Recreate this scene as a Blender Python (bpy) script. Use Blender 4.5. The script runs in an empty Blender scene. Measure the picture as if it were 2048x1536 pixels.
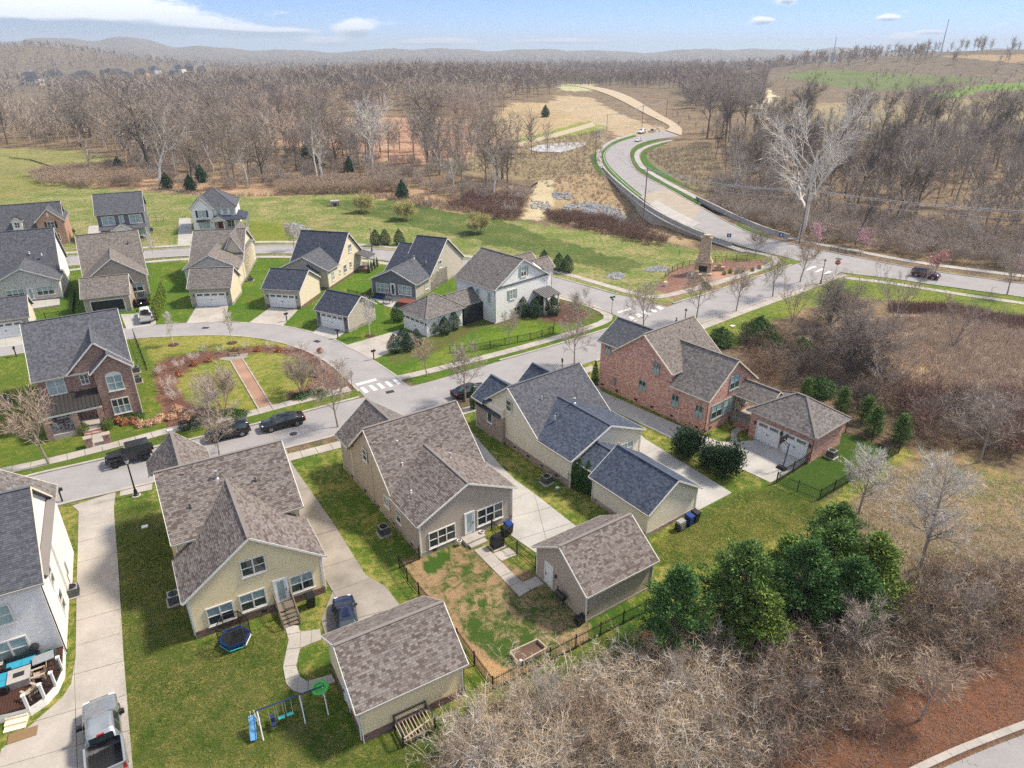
import bpy, math, random
import numpy as np
from mathutils import Vector, Matrix
R = math.radians
rng = random.Random(7)
nrng = np.random.default_rng(11)

# ------------------------------------------------------------------ camera, sky, sun, exposure
sc = bpy.context.scene
CAM_H = 37.0
TH = math.atan(660 / 1365.0)
cam = bpy.data.cameras.new('camera')
cam.sensor_width = 36.0
cam.lens = 36.0 * 1365.0 / 2048.0
cam.clip_start = 0.5
cam.clip_end = 60000
camo = bpy.data.objects.new('camera', cam)
sc.collection.objects.link(camo)
camo.location = (0, 0, CAM_H)
camo.rotation_euler = (math.pi / 2 - TH, 0, 0)
sc.camera = camo

SUN_AZ, SUN_EL = R(22), R(51)          # azimuth from +X towards +Y
world = bpy.data.worlds.new('World')
sc.world = world
world.use_nodes = True
wn, wl = world.node_tree.nodes, world.node_tree.links
wn.clear()
def W(t, **k):
    n = wn.new(t)
    for a, b in k.items():
        setattr(n, a, b)
    return n
sky = W('ShaderNodeTexSky', sky_type='NISHITA', sun_disc=False, sun_elevation=SUN_EL,
        sun_rotation=math.pi / 2 - SUN_AZ, altitude=200, air_density=0.5, dust_density=0.0, ozone_density=6.0)
# cloud layer: noise on the sky dome, flattened as if seen on a plane overhead
geo = W('ShaderNodeNewGeometry')
tc = W('ShaderNodeTexCoord')
sep = W('ShaderNodeSeparateXYZ')
wl.new(tc.outputs['Generated'], sep.inputs[0])
def wm(op, a, b=None, c=None):
    n = W('ShaderNodeMath', operation=op)
    for i, v in enumerate((a, b, c)):
        if v is None: continue
        if isinstance(v, (int, float)): n.inputs[i].default_value = v
        else: wl.new(v, n.inputs[i])
    return n.outputs[0]
CLOUDS = [  # azimuth (x/y), elevation tangent, half width, half height : cumulus banks in the sky
    (-0.70, 0.050, 0.13, 0.030), (-0.58, 0.047, 0.14, 0.028), (-0.475, 0.041, 0.085, 0.019), (-0.62, 0.036, 0.20, 0.018), (-0.41, 0.029, 0.08, 0.007), (-0.345, 0.026, 0.05, 0.007), (-0.30, 0.026, 0.04, 0.006),
    (-0.204, 0.029, 0.022, 0.010), (-0.242, 0.014, 0.030, 0.005), (-0.54, 0.022, 0.10, 0.006), (-0.80, 0.045, 0.12, 0.02), (-1.0, 0.06, 0.15, 0.02),
    (0.325, 0.039, 0.013, 0.005), (0.352, 0.063, 0.010, 0.005), (0.515, 0.019, 0.022, 0.006), (0.545, 0.026, 0.022, 0.003), (0.487, 0.042, 0.014, 0.004),
    (-0.10, 0.014, 0.05, 0.004), (0.07, 0.015, 0.06, 0.003), (0.85, 0.05, 0.12, 0.015), (1.2, 0.08, 0.2, 0.02), (-1.5, 0.08, 0.3, 0.03)]
ysafe = wm('MAXIMUM', sep.outputs[1], 0.02)
az = wm('DIVIDE', sep.outputs[0], ysafe)
el = wm('DIVIDE', sep.outputs[2], ysafe)
comb = W('ShaderNodeCombineXYZ')
wl.new(wm('MULTIPLY', az, 14.0), comb.inputs[0]); wl.new(wm('MULTIPLY', el, 46.0), comb.inputs[1])
nz = W('ShaderNodeTexNoise'); nz.inputs['Scale'].default_value = 1.0; nz.inputs['Detail'].default_value = 7; nz.inputs['Roughness'].default_value = 0.62
wl.new(comb.outputs[0], nz.inputs['Vector'])
tot = None; shade = None
for (ca, ce, hw, hh) in CLOUDS:
    dx = wm('DIVIDE', wm('SUBTRACT', az, ca), hw)
    dy = wm('DIVIDE', wm('SUBTRACT', el, ce), hh)
    d2 = wm('ADD', wm('MULTIPLY', dx, dx), wm('MULTIPLY', dy, dy))
    g = wm('POWER', 2.718, wm('MULTIPLY', d2, -0.9))
    tot = g if tot is None else wm('MAXIMUM', tot, g)
    s = wm('MULTIPLY', g, dy)
    shade = s if shade is None else wm('ADD', shade, s)
front = wm('GREATER_THAN', sep.outputs[1], 0.03)
dens = wm('MULTIPLY', wm('ADD', tot, wm('MULTIPLY', wm('SUBTRACT', nz.outputs[0], 0.5), 1.5)), front)
mr = W('ShaderNodeMapRange', interpolation_type='SMOOTHSTEP'); mr.inputs['From Min'].default_value = 0.16; mr.inputs['From Max'].default_value = 0.5
wl.new(dens, mr.inputs['Value'])
sh = W('ShaderNodeMapRange', interpolation_type='SMOOTHSTEP'); sh.inputs['From Min'].default_value = -0.42; sh.inputs['From Max'].default_value = 0.22
wl.new(wm('ADD', shade, wm('MULTIPLY', wm('SUBTRACT', nz.outputs[0], 0.5), 0.9)), sh.inputs['Value'])
ccol = W('ShaderNodeMix', data_type='RGBA')
ccol.inputs['A'].default_value = (1.7, 2.7, 4.1, 1); ccol.inputs['B'].default_value = (9.0, 9.2, 9.4, 1)
wl.new(sh.outputs[0], ccol.inputs['Factor'])
mixc = W('ShaderNodeMix', data_type='RGBA')
skb = W('ShaderNodeMix', data_type='RGBA', blend_type='MULTIPLY')
skb.inputs['Factor'].default_value = 1.0; skb.inputs['B'].default_value = (0.76, 0.92, 1.08, 1)
wl.new(sky.outputs[0], skb.inputs['A'])
wl.new(wm('MULTIPLY', mr.outputs[0], 0.92), mixc.inputs['Factor'])
wl.new(skb.outputs['Result'], mixc.inputs['A']); wl.new(ccol.outputs['Result'], mixc.inputs['B'])
# broken bright cloud added over the unseen upper dome to lift ambient light
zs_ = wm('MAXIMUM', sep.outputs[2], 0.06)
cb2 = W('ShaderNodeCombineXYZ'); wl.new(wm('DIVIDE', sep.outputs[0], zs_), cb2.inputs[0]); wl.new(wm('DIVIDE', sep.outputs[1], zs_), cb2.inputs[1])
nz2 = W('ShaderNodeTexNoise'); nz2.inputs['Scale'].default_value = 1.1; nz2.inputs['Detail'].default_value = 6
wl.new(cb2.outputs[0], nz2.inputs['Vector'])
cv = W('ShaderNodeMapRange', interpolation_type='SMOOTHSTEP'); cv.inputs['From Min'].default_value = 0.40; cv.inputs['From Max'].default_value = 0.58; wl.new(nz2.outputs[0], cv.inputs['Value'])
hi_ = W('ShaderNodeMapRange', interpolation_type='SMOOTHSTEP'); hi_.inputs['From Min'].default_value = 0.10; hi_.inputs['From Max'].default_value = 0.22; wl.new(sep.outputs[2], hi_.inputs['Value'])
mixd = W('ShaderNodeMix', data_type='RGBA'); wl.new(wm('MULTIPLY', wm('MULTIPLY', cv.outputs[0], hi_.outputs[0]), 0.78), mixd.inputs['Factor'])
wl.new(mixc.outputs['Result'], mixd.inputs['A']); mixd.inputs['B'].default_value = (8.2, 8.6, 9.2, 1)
bg = W('ShaderNodeBackground'); bg.inputs['Strength'].default_value = 0.07
wo = W('ShaderNodeOutputWorld')
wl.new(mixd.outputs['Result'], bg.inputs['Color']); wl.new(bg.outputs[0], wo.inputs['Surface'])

sun = bpy.data.lights.new('sun', 'SUN')
sun.energy = 2.65; sun.angle = R(8.0); sun.color = (1.0, 0.89, 0.74)
suno = bpy.data.objects.new('sun', sun); sc.collection.objects.link(suno)
sd = Vector((math.cos(SUN_AZ) * math.cos(SUN_EL), math.sin(SUN_AZ) * math.cos(SUN_EL), math.sin(SUN_EL)))
suno.rotation_euler = sd.to_track_quat('Z', 'Y').to_euler()
suno.location = (60, 20, 90)
vs = sc.view_settings
vs.view_transform = 'Standard'; vs.look = 'None'; vs.exposure = 1.26; vs.gamma = 1.0
try: vs.use_curve_mapping = False
except Exception: pass
try:
    sc.cycles.max_bounces = 5; sc.cycles.diffuse_bounces = 2; sc.cycles.glossy_bounces = 2; sc.cycles.transparent_max_bounces = 6
    sc.cycles.volume_bounces = 0; sc.cycles.use_adaptive_sampling = True; sc.cycles.adaptive_threshold = 0.025; sc.cycles.use_denoising = False; sc.cycles.caustics_reflective = False; sc.cycles.caustics_refractive = False
except Exception: pass

# ------------------------------------------------------------------ survey: sight line of the surveyed camera station -> ground point
_c, _s, _f = math.cos(TH), math.sin(TH), 1365.0
def G(px, py, z=0.0):
    u, v = (px - 1024) / _f, -(py - 768) / _f
    d = (u, _c + v * _s, -_s + v * _c)
    t = (z - CAM_H) / d[2]
    return (d[0] * t, d[1] * t)
def GP(pts, z=0.0): return [G(x, y, z) for x, y in pts]
def PROJ(x, y, z):
    dd = y * _c - (z - CAM_H) * _s
    dd = np.maximum(dd, 1e-3)
    return 1024 + _f * x / dd, 768 - _f * (y * _s + (z - CAM_H) * _c) / dd

def hgt(x, y):
    """terrain height (numpy friendly)"""
    x = np.asarray(x, float); y = np.asarray(y, float)
    def g(cx, cy, sx, sy, a): return a * np.exp(-((x - cx) / sx) ** 2 - ((y - cy) / sy) ** 2)
    z = g(-70, 600, 190, 170, 15) + g(540, 800, 330, 250, 41)
    z = z + g(-1020, 1560, 260, 260, 52) + g(-450, 900, 300, 250, 8) + g(260, 1500, 700, 260, 14)
    r = np.hypot(x, y)
    k = np.clip((r - 3000) / 2500, 0, 1); k = k * k * (3 - 2 * k)
    t = x / np.maximum(y, 1.0)
    t = np.clip(t, -1.4, 1.4)
    rid = 62 + 26 * np.exp(-((t + 0.58) / 0.16) ** 2) + 44 * np.exp(-((t + 0.62) / 0.06) ** 2) + 40 * np.exp(-((t + 0.50) / 0.045) ** 2) + 20 * np.exp(-((t + 0.41) / 0.03) ** 2) + 26 * np.exp(-((t + 0.80) / 0.1) ** 2)
    rid = rid + 14 * np.sin(t * 23 + 1) * np.sin(t * 9) + 6 * np.sin(t * 61) + 4 * np.sin(t * 120 + r / 400)
    z = z + k * rid * np.clip(1.15 - np.abs(r - 6200) / 4200, 0.3, 1.0)
    # the field beside the bridge lies lower than the road
    xl = np.interp(y, [146, 152, 160, 170, 182, 200, 225, 255], [46.0, 42.2, 38.6, 35.9, 34.3, 32.0, 31.0, 32.0])
    dd = x - xl
    kk = np.clip((dd + 26) / 25.0, 0, 1); kk = kk * kk
    z = z - 2.3 * np.exp(-((y - 190) / 38.0) ** 4) * np.where(dd < 0.2, kk, np.clip(1 - dd / 9.0, 0, 1))
    z = z - 2.6 * np.exp(-((y - 183 - 0.10 * (x - 20)) / 9.0) ** 2) * np.exp(-((x - 32) / 24.0) ** 4)
    return z
def hz(x, y): return float(hgt(x, y))
# ------------------------------------------------------------------ mesh and object helpers
COL = sc.collection
def setp(o, label=None, cat=None, group=None, kind=None):
    if label: o['label'] = label
    if cat: o['category'] = cat
    if group: o['group'] = group
    if kind: o['kind'] = kind
    return o
def thing(name, label, cat, loc=(0, 0, 0), rz=0.0, group=None, s=1.0):
    o = bpy.data.objects.new(name, None); COL.objects.link(o)
    o.empty_display_size = 0.3
    o.location = loc; o.rotation_euler = (0, 0, rz); o.scale = (s, s, s)
    return setp(o, label, cat, group)
def link(name, me, parent=None, loc=None, rz=None):
    o = bpy.data.objects.new(name, me); COL.objects.link(o)
    if parent is not None: o.parent = parent
    if loc is not None: o.location = loc
    if rz is not None: o.rotation_euler = (0, 0, rz)
    return o
def copy_tree(o, parent=None):
    c = o.copy(); COL.objects.link(c); c.parent = parent
    for ch in o.children: copy_tree(ch, c)
    return c

class MB:
    """collects geometry for one mesh"""
    def __init__(s): s.v, s.f, s.uv = [], [], None
    def add(s, vs, fs):
        b = len(s.v); s.v += [tuple(p) for p in vs]; s.f += [tuple(i + b for i in f) for f in fs]; return s
    def box(s, x0, x1, y0, y1, z0, z1):
        return s.add([(x0, y0, z0), (x1, y0, z0), (x1, y1, z0), (x0, y1, z0), (x0, y0, z1), (x1, y0, z1), (x1, y1, z1), (x0, y1, z1)],
                     [(0, 3, 2, 1), (4, 5, 6, 7), (0, 1, 5, 4), (1, 2, 6, 5), (2, 3, 7, 6), (3, 0, 4, 7)])
    def rbox(s, cx, cy, z0, z1, sx, sy, rz=0.0):
        c, n = math.cos(rz), math.sin(rz); p = []
        for z in (z0, z1):
            for (a, b) in ((-sx, -sy), (sx, -sy), (sx, sy), (-sx, sy)): p.append((cx + (a * c - b * n) / 2, cy + (a * n + b * c) / 2, z))
        return s.add(p, [(0, 3, 2, 1), (4, 5, 6, 7), (0, 1, 5, 4), (1, 2, 6, 5), (2, 3, 7, 6), (3, 0, 4, 7)])
    def prism(s, poly, z0, z1):
        n = len(poly); a = sum(poly[i][0] * poly[(i + 1) % n][1] - poly[(i + 1) % n][0] * poly[i][1] for i in range(n))
        if a < 0: poly = poly[::-1]
        return s.add([(x, y, z0) for x, y in poly] + [(x, y, z1) for x, y in poly],
                     [tuple(range(n - 1, -1, -1)), tuple(range(n, 2 * n))] + [(i, (i + 1) % n, n + (i + 1) % n, n + i) for i in range(n)])
    def extr(s, prof, axis, a0, a1):
        """profile (h, z) extruded along local axis 'x' or 'y'"""
        n = len(prof); P = (lambda h, z, t: (t, h, z)) if axis == 'x' else (lambda h, z, t: (h, t, z))
        return s.add([P(h, z, a0) for h, z in prof] + [P(h, z, a1) for h, z in prof],
                     [tuple(range(n)), tuple(range(2 * n - 1, n - 1, -1))] + [(i, n + i, n + (i + 1) % n, (i + 1) % n) for i in range(n)])
    def tube(s, p, q, r0, r1=None, n=6, cap=True):
        r1 = r0 if r1 is None else r1
        p, q = Vector(p), Vector(q); d = (q - p)
        if d.length < 1e-6: return s
        d.normalize(); u = d.orthogonal().normalized(); w = d.cross(u)
        vs = []
        for c, r in ((p, r0), (q, r1)):
            for i in range(n):
                t = 2 * math.pi * i / n; vs.append(c + (u * math.cos(t) + w * math.sin(t)) * r)
        fs = [(i, (i + 1) % n, n + (i + 1) % n, n + i) for i in range(n)]
        if cap: fs += [tuple(range(n - 1, -1, -1)), tuple(range(n, 2 * n))]
        return s.add(vs, fs)
    def path(s, pts, r, n=6):
        for a, b in zip(pts[:-1], pts[1:]): s.tube(a, b, r, r, n)
        return s
    def beam(s, p, q, w, h):
        """rectangular bar from p to q, w across, h in the upward direction"""
        p, q = Vector(p), Vector(q); d = (q - p).normalized()
        up = Vector((0, 0, 1)) if abs(d.z) < 0.98 else Vector((0, 1, 0))
        x = d.cross(up).normalized(); z = x.cross(d)
        vs = [c + x * a * w / 2 + z * b * h / 2 for c in (p, q) for a, b in ((-1, -1), (1, -1), (1, 1), (-1, 1))]
        return s.add(vs, [(3, 2, 1, 0), (4, 5, 6, 7), (0, 1, 5, 4), (1, 2, 6, 5), (2, 3, 7, 6), (3, 0, 4, 7)])
    def lathe(s, prof, cx=0, cy=0, n=12):
        vs, fs = [], []
        m = len(prof)
        for i in range(n):
            t = 2 * math.pi * i / n
            for r, z in prof: vs.append((cx + r * math.cos(t), cy + r * math.sin(t), z))
        for i in range(n):
            j = (i + 1) % n
            for k in range(m - 1): fs.append((i * m + k, j * m + k, j * m + k + 1, i * m + k + 1))
        b = len(s.v); s.add(vs, fs)
        s.f.append(tuple(b + i * m for i in range(n - 1, -1, -1))); s.f.append(tuple(b + i * m + m - 1 for i in range(n)))
        return s
    def mesh(s, name, m=None, smooth=False):
        me = bpy.data.meshes.new(name); me.from_pydata(s.v, [], s.f)
        if s.uv:
            l = me.uv_layers.new(name='UVMap')
            l.data.foreach_set('uv', np.array(s.uv, dtype=np.float32).ravel())
        if m: me.materials.append(M[m] if isinstance(m, str) else m)
        if smooth: me.shade_smooth()
        me.update(); return me
    def build(s, name, m=None, parent=None, loc=None, rz=None, smooth=False):
        return link(name, s.mesh(name, m, smooth), parent, loc, rz)
def mesh_np(name, V, F, m=None, tri=True):
    """fast mesh from numpy arrays (all faces the same size)"""
    me = bpy.data.meshes.new(name); V = np.asarray(V, np.float32); F = np.asarray(F, np.int32)
    k = F.shape[1]
    me.vertices.add(len(V)); me.vertices.foreach_set('co', V.ravel())
    me.loops.add(F.size); me.loops.foreach_set('vertex_index', F.ravel())
    me.polygons.add(len(F)); me.polygons.foreach_set('loop_start', np.arange(0, F.size, k, dtype=np.int32))
    try: me.polygons.foreach_set('loop_total', np.full(len(F), k, np.int32))
    except Exception: pass
    if m: me.materials.append(M[m] if isinstance(m, str) else m)
    me.update(calc_edges=True); me.validate(); me.shade_flat()
    return me

# ------------------------------------------------------------------ procedural materials
M = {}
class NT:
    def __init__(s, name):
        s.m = bpy.data.materials.new(name); s.m.use_nodes = True; s.n = s.m.node_tree.nodes; s.l = s.m.node_tree.links
        s.n.clear(); s.out = s.n.new('ShaderNodeOutputMaterial'); s.b = s.n.new('ShaderNodeBsdfPrincipled'); s.l.new(s.b.outputs[0], s.out.inputs[0])
        M[name] = s.m
    def node(s, t, ins=None, **k):
        n = s.n.new(t)
        for a, b in k.items(): setattr(n, a, b)
        for a, b in (ins or {}).items(): s.put(n.inputs[a], b)
        return n
    def put(s, sock, v):
        if hasattr(v, 'is_linked') or hasattr(v, 'links'): s.l.new(v, sock)
        elif isinstance(v, (tuple, list)) and len(v) == 3 and sock.type == 'RGBA': sock.default_value = (*v, 1)
        else: sock.default_value = v
    def coord(s, kind='Object'): return s.node('ShaderNodeTexCoord').outputs[kind]
    def noise(s, scale, detail=4, rough=0.55, vec=None, dist=0.0):
        return s.node('ShaderNodeTexNoise', {'Vector': vec if vec is not None else s.coord(), 'Scale': scale, 'Detail': detail, 'Roughness': rough, 'Distortion': dist}).outputs['Fac']
    def mix(s, f, a, b, blend='MIX'):
        n = s.node('ShaderNodeMix', data_type='RGBA', blend_type=blend)
        s.put(n.inputs['Factor'], f); s.put(n.inputs['A'], a); s.put(n.inputs['B'], b); return n.outputs['Result']
    def math(s, op, a, b=0.0):
        n = s.node('ShaderNodeMath', operation=op); s.put(n.inputs[0], a); s.put(n.inputs[1], b); return n.outputs[0]
    def mr(s, v, a, b, c=0.0, d=1.0):
        n = s.node('ShaderNodeMapRange', {'Value': v, 'From Min': a, 'From Max': b, 'To Min': c, 'To Max': d}); return n.outputs[0]
    def bump(s, h, st=0.3, dist=0.02): s.l.new(s.node('ShaderNodeBump', {'Height': h, 'Strength': st, 'Distance': dist}).outputs[0], s.b.inputs['Normal'])
    def fin(s, col=None, rough=0.8, metal=0.0, spec=0.3, **k):
        if col is not None: s.put(s.b.inputs['Base Color'], col)
        s.put(s.b.inputs['Roughness'], rough); s.put(s.b.inputs['Metallic'], metal); s.put(s.b.inputs['Specular IOR Level'], spec)
        for a, b in k.items(): s.put(s.b.inputs[a.replace('_', ' ')], b)
        return s.m
def plain(name, c, rough=0.6, metal=0.0, spec=0.4, var=0.12, scale=3.0):
    t = NT(name); n = t.noise(scale, 3)
    lo = tuple(x * (1 - var) for x in c); hi = tuple(min(1, x * (1 + var)) for x in c)
    return t.fin(t.mix(n, lo, hi), rough, metal, spec)
def siding(name, c, step=0.17):
    t = NT(name); co = t.coord(); sp = t.node('ShaderNodeSeparateXYZ', {0: co})
    fr = t.math('FRACT', t.math('DIVIDE', sp.outputs[2], step))
    line = t.mr(fr, 0.0, 0.14, 1.0, 0.0)
    n = t.noise(1.2, 5); n2 = t.noise(9.0, 3)
    base = t.mix(n, tuple(x * 0.88 for x in c), tuple(min(1, x * 1.08) for x in c))
    base = t.mix(t.mr(n2, .4, .9, 0, .12), base, tuple(x * .75 for x in c))
    t.bump(t.math('SUBTRACT', 1.0, fr), 0.55, 0.02)
    return t.fin(t.mix(t.math('MULTIPLY', line, 0.35), base, tuple(x * 0.45 for x in c)), 0.75)
def brickm(name, cs, mortar, scale=1.0, w=0.215, h=0.075):
    t = NT(name); co = t.coord(); sp = t.node('ShaderNodeSeparateXYZ', {0: co})
    cb = t.node('ShaderNodeCombineXYZ', {0: t.math('ADD', sp.outputs[0], sp.outputs[1]), 1: sp.outputs[2], 2: 0.0})
    br = t.node('ShaderNodeTexBrick', {'Vector': cb.outputs[0], 'Color1': (*cs[0], 1), 'Color2': (*cs[1], 1), 'Mortar': (*mortar, 1), 'Scale': 1.0,
                                       'Mortar Size': 0.009 * scale, 'Brick Width': w * scale, 'Row Height': h * scale, 'Bias': 0.0})
    cells = t.node('ShaderNodeTexWhiteNoise', noise_dimensions='2D')
    fl = t.node('ShaderNodeVectorMath', {0: cb.outputs[0], 1: (1 / (w * scale), 1 / (h * scale), 1)}, operation='MULTIPLY')
    fl2 = t.node('ShaderNodeVectorMath', {0: fl.outputs[0]}, operation='FLOOR'); t.l.new(fl2.outputs[0], cells.inputs['Vector'])
    c = t.mix(t.mr(cells.outputs[0], .72, .86), br.outputs['Color'], cs[2])
    c = t.mix(t.mr(cells.outputs[0], .10, .02), c, cs[3])
    n = t.noise(2.2, 5)
    c = t.mix(t.mr(n, .35, .75, 0, .35), c, mortar)
    t.bump(br.outputs['Fac'], -0.5, 0.01)
    return t.fin(c, 0.85)
def shingle(name, cs, u=0.36, v=0.17):
    """asphalt shingles on a UV in metres"""
    t = NT(name); uv = t.coord('UV')
    br = t.node('ShaderNodeTexBrick', {'Vector': uv, 'Color1': (*cs[0], 1), 'Color2': (*cs[1], 1), 'Mortar': tuple(x * .45 for x in cs[2]) + (1,), 'Scale': 1.0,
                                       'Mortar Size': 0.012, 'Brick Width': u, 'Row Height': v, 'Bias': 0.0})
    br.offset = 0.37; br.offset_frequency = 2
    fl = t.node('ShaderNodeVectorMath', {0: uv, 1: (1 / (u * .6), 1 / v, 1)}, operation='MULTIPLY')
    sx = t.node('ShaderNodeSeparateXYZ', {0: fl.outputs[0]}); row = t.math('FLOOR', sx.outputs[1])
    uo = t.math('FLOOR', t.math('ADD', sx.outputs[0], t.math('MULTIPLY', row, 0.37)))
    wnz = t.node('ShaderNodeTexWhiteNoise', {'Vector': t.node('ShaderNodeCombineXYZ', {0: uo, 1: row}).outputs[0]}, noise_dimensions='2D')
    c = t.mix(t.mr(wnz.outputs[0], .55, .8), br.outputs['Color'], cs[2])
    c = t.mix(t.mr(wnz.outputs[0], .22, .05), c, cs[3])
    c = t.mix(t.mr(t.noise(.35, 4), .3, .75, 0, .28), c, cs[0])
    g = t.noise(40, 2)
    c = t.mix(t.mr(g, .2, .8, 0, .25), c, tuple(x * .6 for x in cs[2]))
    fr = t.math('FRACT', sx.outputs[1])
    t.bump(t.math('ADD', t.math('MULTIPLY', t.math('SUBTRACT', 1.0, fr), .6), t.math('MULTIPLY', wnz.outputs[0], .5)), 0.6, 0.03)
    return t.fin(c, 0.92, 0, .15)
def piecem(name, cs, island=True):
    """colour differs from piece to piece"""
    t = NT(name)
    r = t.node('ShaderNodeNewGeometry').outputs['Random Per Island'] if island else t.node('ShaderNodeObjectInfo').outputs['Random']
    cr = t.node('ShaderNodeValToRGB', {0: r}); cr.color_ramp.interpolation = 'CONSTANT'
    e = cr.color_ramp.elements; e[0].color = (*cs[0], 1); e[1].color = (*cs[-1], 1); e[1].position = (len(cs) - 1) / len(cs)
    for i, c in enumerate(cs[1:-1]): q = e.new((i + 1) / len(cs)); q.color = (*c, 1)
    n = t.noise(30, 3)
    c = t.mix(t.mr(n, .25, .8, 0, .3), cr.outputs[0], tuple(x * .55 for x in cs[0]))
    c = t.mix(t.mr(t.noise(.5, 4, vec=t.node('ShaderNodeNewGeometry').outputs['Position']), .35, .7, 0, .3), c, cs[1])
    return t.fin(c, .92, 0, .15)
# roofs
RB = [(.155, .135, .123), (.19, .168, .152), (.235, .21, .19), (.095, .077, .071)]
RN = [(.044, .052, .074), (.057, .067, .096), (.078, .089, .118), (.025, .028, .042)]
shingle('shingle_brown', RB); shingle('shingle_grey', [(.135, .124, .12), (.172, .157, .15), (.225, .204, .19), (.082, .074, .073)])
shingle('shingle_slate', [(.082, .085, .1), (.102, .106, .124), (.13, .134, .15), (.054, .057, .07)]); shingle('shingle_navy', RN)
shingle('shingle_blue', [(.052, .066, .096), (.07, .085, .12), (.092, .11, .148), (.033, .042, .064)])
SB = [(.150, .126, .115), (.180, .155, .142), (.215, .19, .176), (.255, .23, .213), (.105, .080, .073), (.20, .174, .162), (.125, .098, .09), (.235, .207, .19)]
piecem('shingle_piece', SB, False); piecem('shingle_field', SB, True)
SG = [(.092, .096, .114), (.105, .11, .13), (.128, .132, .152), (.078, .081, .098)]
piecem('slate_piece', SG, False); piecem('slate_field', SG, True)
# walls
siding('siding_yellow', (.84, .70, .43)); siding('siding_taupe', (.43, .37, .305)); siding('siding_cream', (.74, .68, .55)); siding('siding_tan', (.42, .36, .285))
siding('siding_greyblue', (.15, .16, .178)); siding('siding_white', (.84, .83, .80)); siding('siding_pale', (.72, .63, .47)); siding('siding_beige', (.47, .425, .355))
siding('siding_sage', (.42, .385, .30))
brickm('brick_red', [(.44, .165, .115), (.53, .22, .16), (.68, .48, .40), (.26, .095, .07)], (.52, .38, .32))
brickm('brick_brown', [(.25, .12, .092), (.32, .16, .125), (.42, .29, .235), (.12, .06, .05)], (.38, .31, .265))
brickm('brick_base', [(.13, .06, .052), (.19, .085, .07), (.24, .15, .12), (.07, .035, .03)], (.22, .17, .15))
brickm('brick_white', [(.76, .745, .72), (.81, .795, .77), (.84, .83, .81), (.66, .64, .61)], (.74, .72, .69))
brickm('brick_wash', [(.50, .45, .41), (.58, .53, .49), (.66, .62, .58), (.30, .235, .205)], (.55, .51, .48))
brickm('brick_mixed', [(.22, .15, .125), (.33, .25, .215), (.46, .38, .33), (.10, .065, .06)], (.36, .31, .28))
brickm('brick_orange', [(.42, .20, .11), (.50, .26, .15), (.58, .36, .25), (.27, .12, .07)], (.45, .35, .28))
brickm('stone_base', [(.27, .235, .205), (.33, .29, .255), (.40, .36, .32), (.16, .14, .125)], (.36, .33, .30), 1.6, .3, .13)
brickm('ledge_stone', [(.44, .33, .21), (.52, .41, .27), (.60, .50, .36), (.28, .20, .125)], (.30, .24, .17), 2.2, .2, .08)
plain('trim_white', (.70, .68, .63), .5); plain('trim_gutter', (.36, .34, .31), .5); plain('trim_cream', (.74, .66, .50), .5); plain('door_white', (.80, .80, .79), .45, var=.05)
plain('black_metal', (.013, .013, .014), .45); plain('dark_metal', (.05, .052, .056), .5, .3); plain('grey_metal', (.32, .33, .34), .42, .5)
plain('galvanised', (.50, .52, .54), .38, .6); plain('seam_metal', (.19, .185, .18), .45, .4); plain('seam_dark', (.055, .05, .047), .5, .3)
plain('shutter_black', (.018, .02, .024), .6); plain('shutter_green', (.30, .36, .33), .6)
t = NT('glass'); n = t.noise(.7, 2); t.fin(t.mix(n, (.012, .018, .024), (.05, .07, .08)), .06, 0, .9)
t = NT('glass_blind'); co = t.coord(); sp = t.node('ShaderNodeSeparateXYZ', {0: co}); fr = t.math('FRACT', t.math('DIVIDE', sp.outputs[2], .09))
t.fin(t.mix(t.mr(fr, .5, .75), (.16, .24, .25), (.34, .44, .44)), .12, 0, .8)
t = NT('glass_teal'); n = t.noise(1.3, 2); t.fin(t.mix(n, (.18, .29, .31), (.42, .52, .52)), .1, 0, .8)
# ground surfaces
def paving(name, c, rough=.9, stain=.35):
    t = NT(name); p = t.node('ShaderNodeNewGeometry').outputs['Position']
    n = t.noise(.35, 6, .6, p); n2 = t.noise(6, 4, .6, p); n3 = t.noise(60, 2, .5, p)
    k = t.mix(t.mr(n, .3, .75), tuple(x * (1 - stain) for x in c), tuple(x * 1.12 for x in c))
    k = t.mix(t.mr(n2, .45, .8, 0, .45), k, tuple(x * .6 for x in c))
    k = t.mix(t.mr(t.noise(1.4, 6, .75, p, 1.5), .56, .66, 0, .28), k, tuple(x * .55 for x in c))
    k = t.mix(t.mr(n3, .3, .8, 0, .22), k, tuple(x * .7 for x in c))
    k = t.mix(t.mr(t.node('ShaderNodeObjectInfo').outputs['Random'], 0, 1, 0, .16), k, tuple(x * .8 for x in c))
    t.bump(n3, .15, .01)
    return t.fin(k, rough, 0, .2)
paving('concrete', (.47, .43, .385)); paving('concrete_pale', (.46, .44, .41), stain=.25); paving('concrete_dirty', (.36, .325, .285), stain=.5); paving('asphalt', (.33, .315, .315), stain=.14)
paving('asphalt_tan', (.40, .345, .275), stain=.2); paving('gravel_brick', (.40, .245, .17)); paving('mulch_red', (.10, .05, .042)); paving('soil', (.16, .10, .07))
paving('road_paint', (.72, .71, .68), stain=.2); paving('rock', (.35, .355, .365), stain=.4); paving('deck_brown', (.085, .042, .032))
plain('tan_gravel', (.42, .34, .24), .95)
plain('water', (.52, .51, .48), .25, 0, .5, .05)  # whitish base colour carries the sky's reflection on the pond
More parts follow.
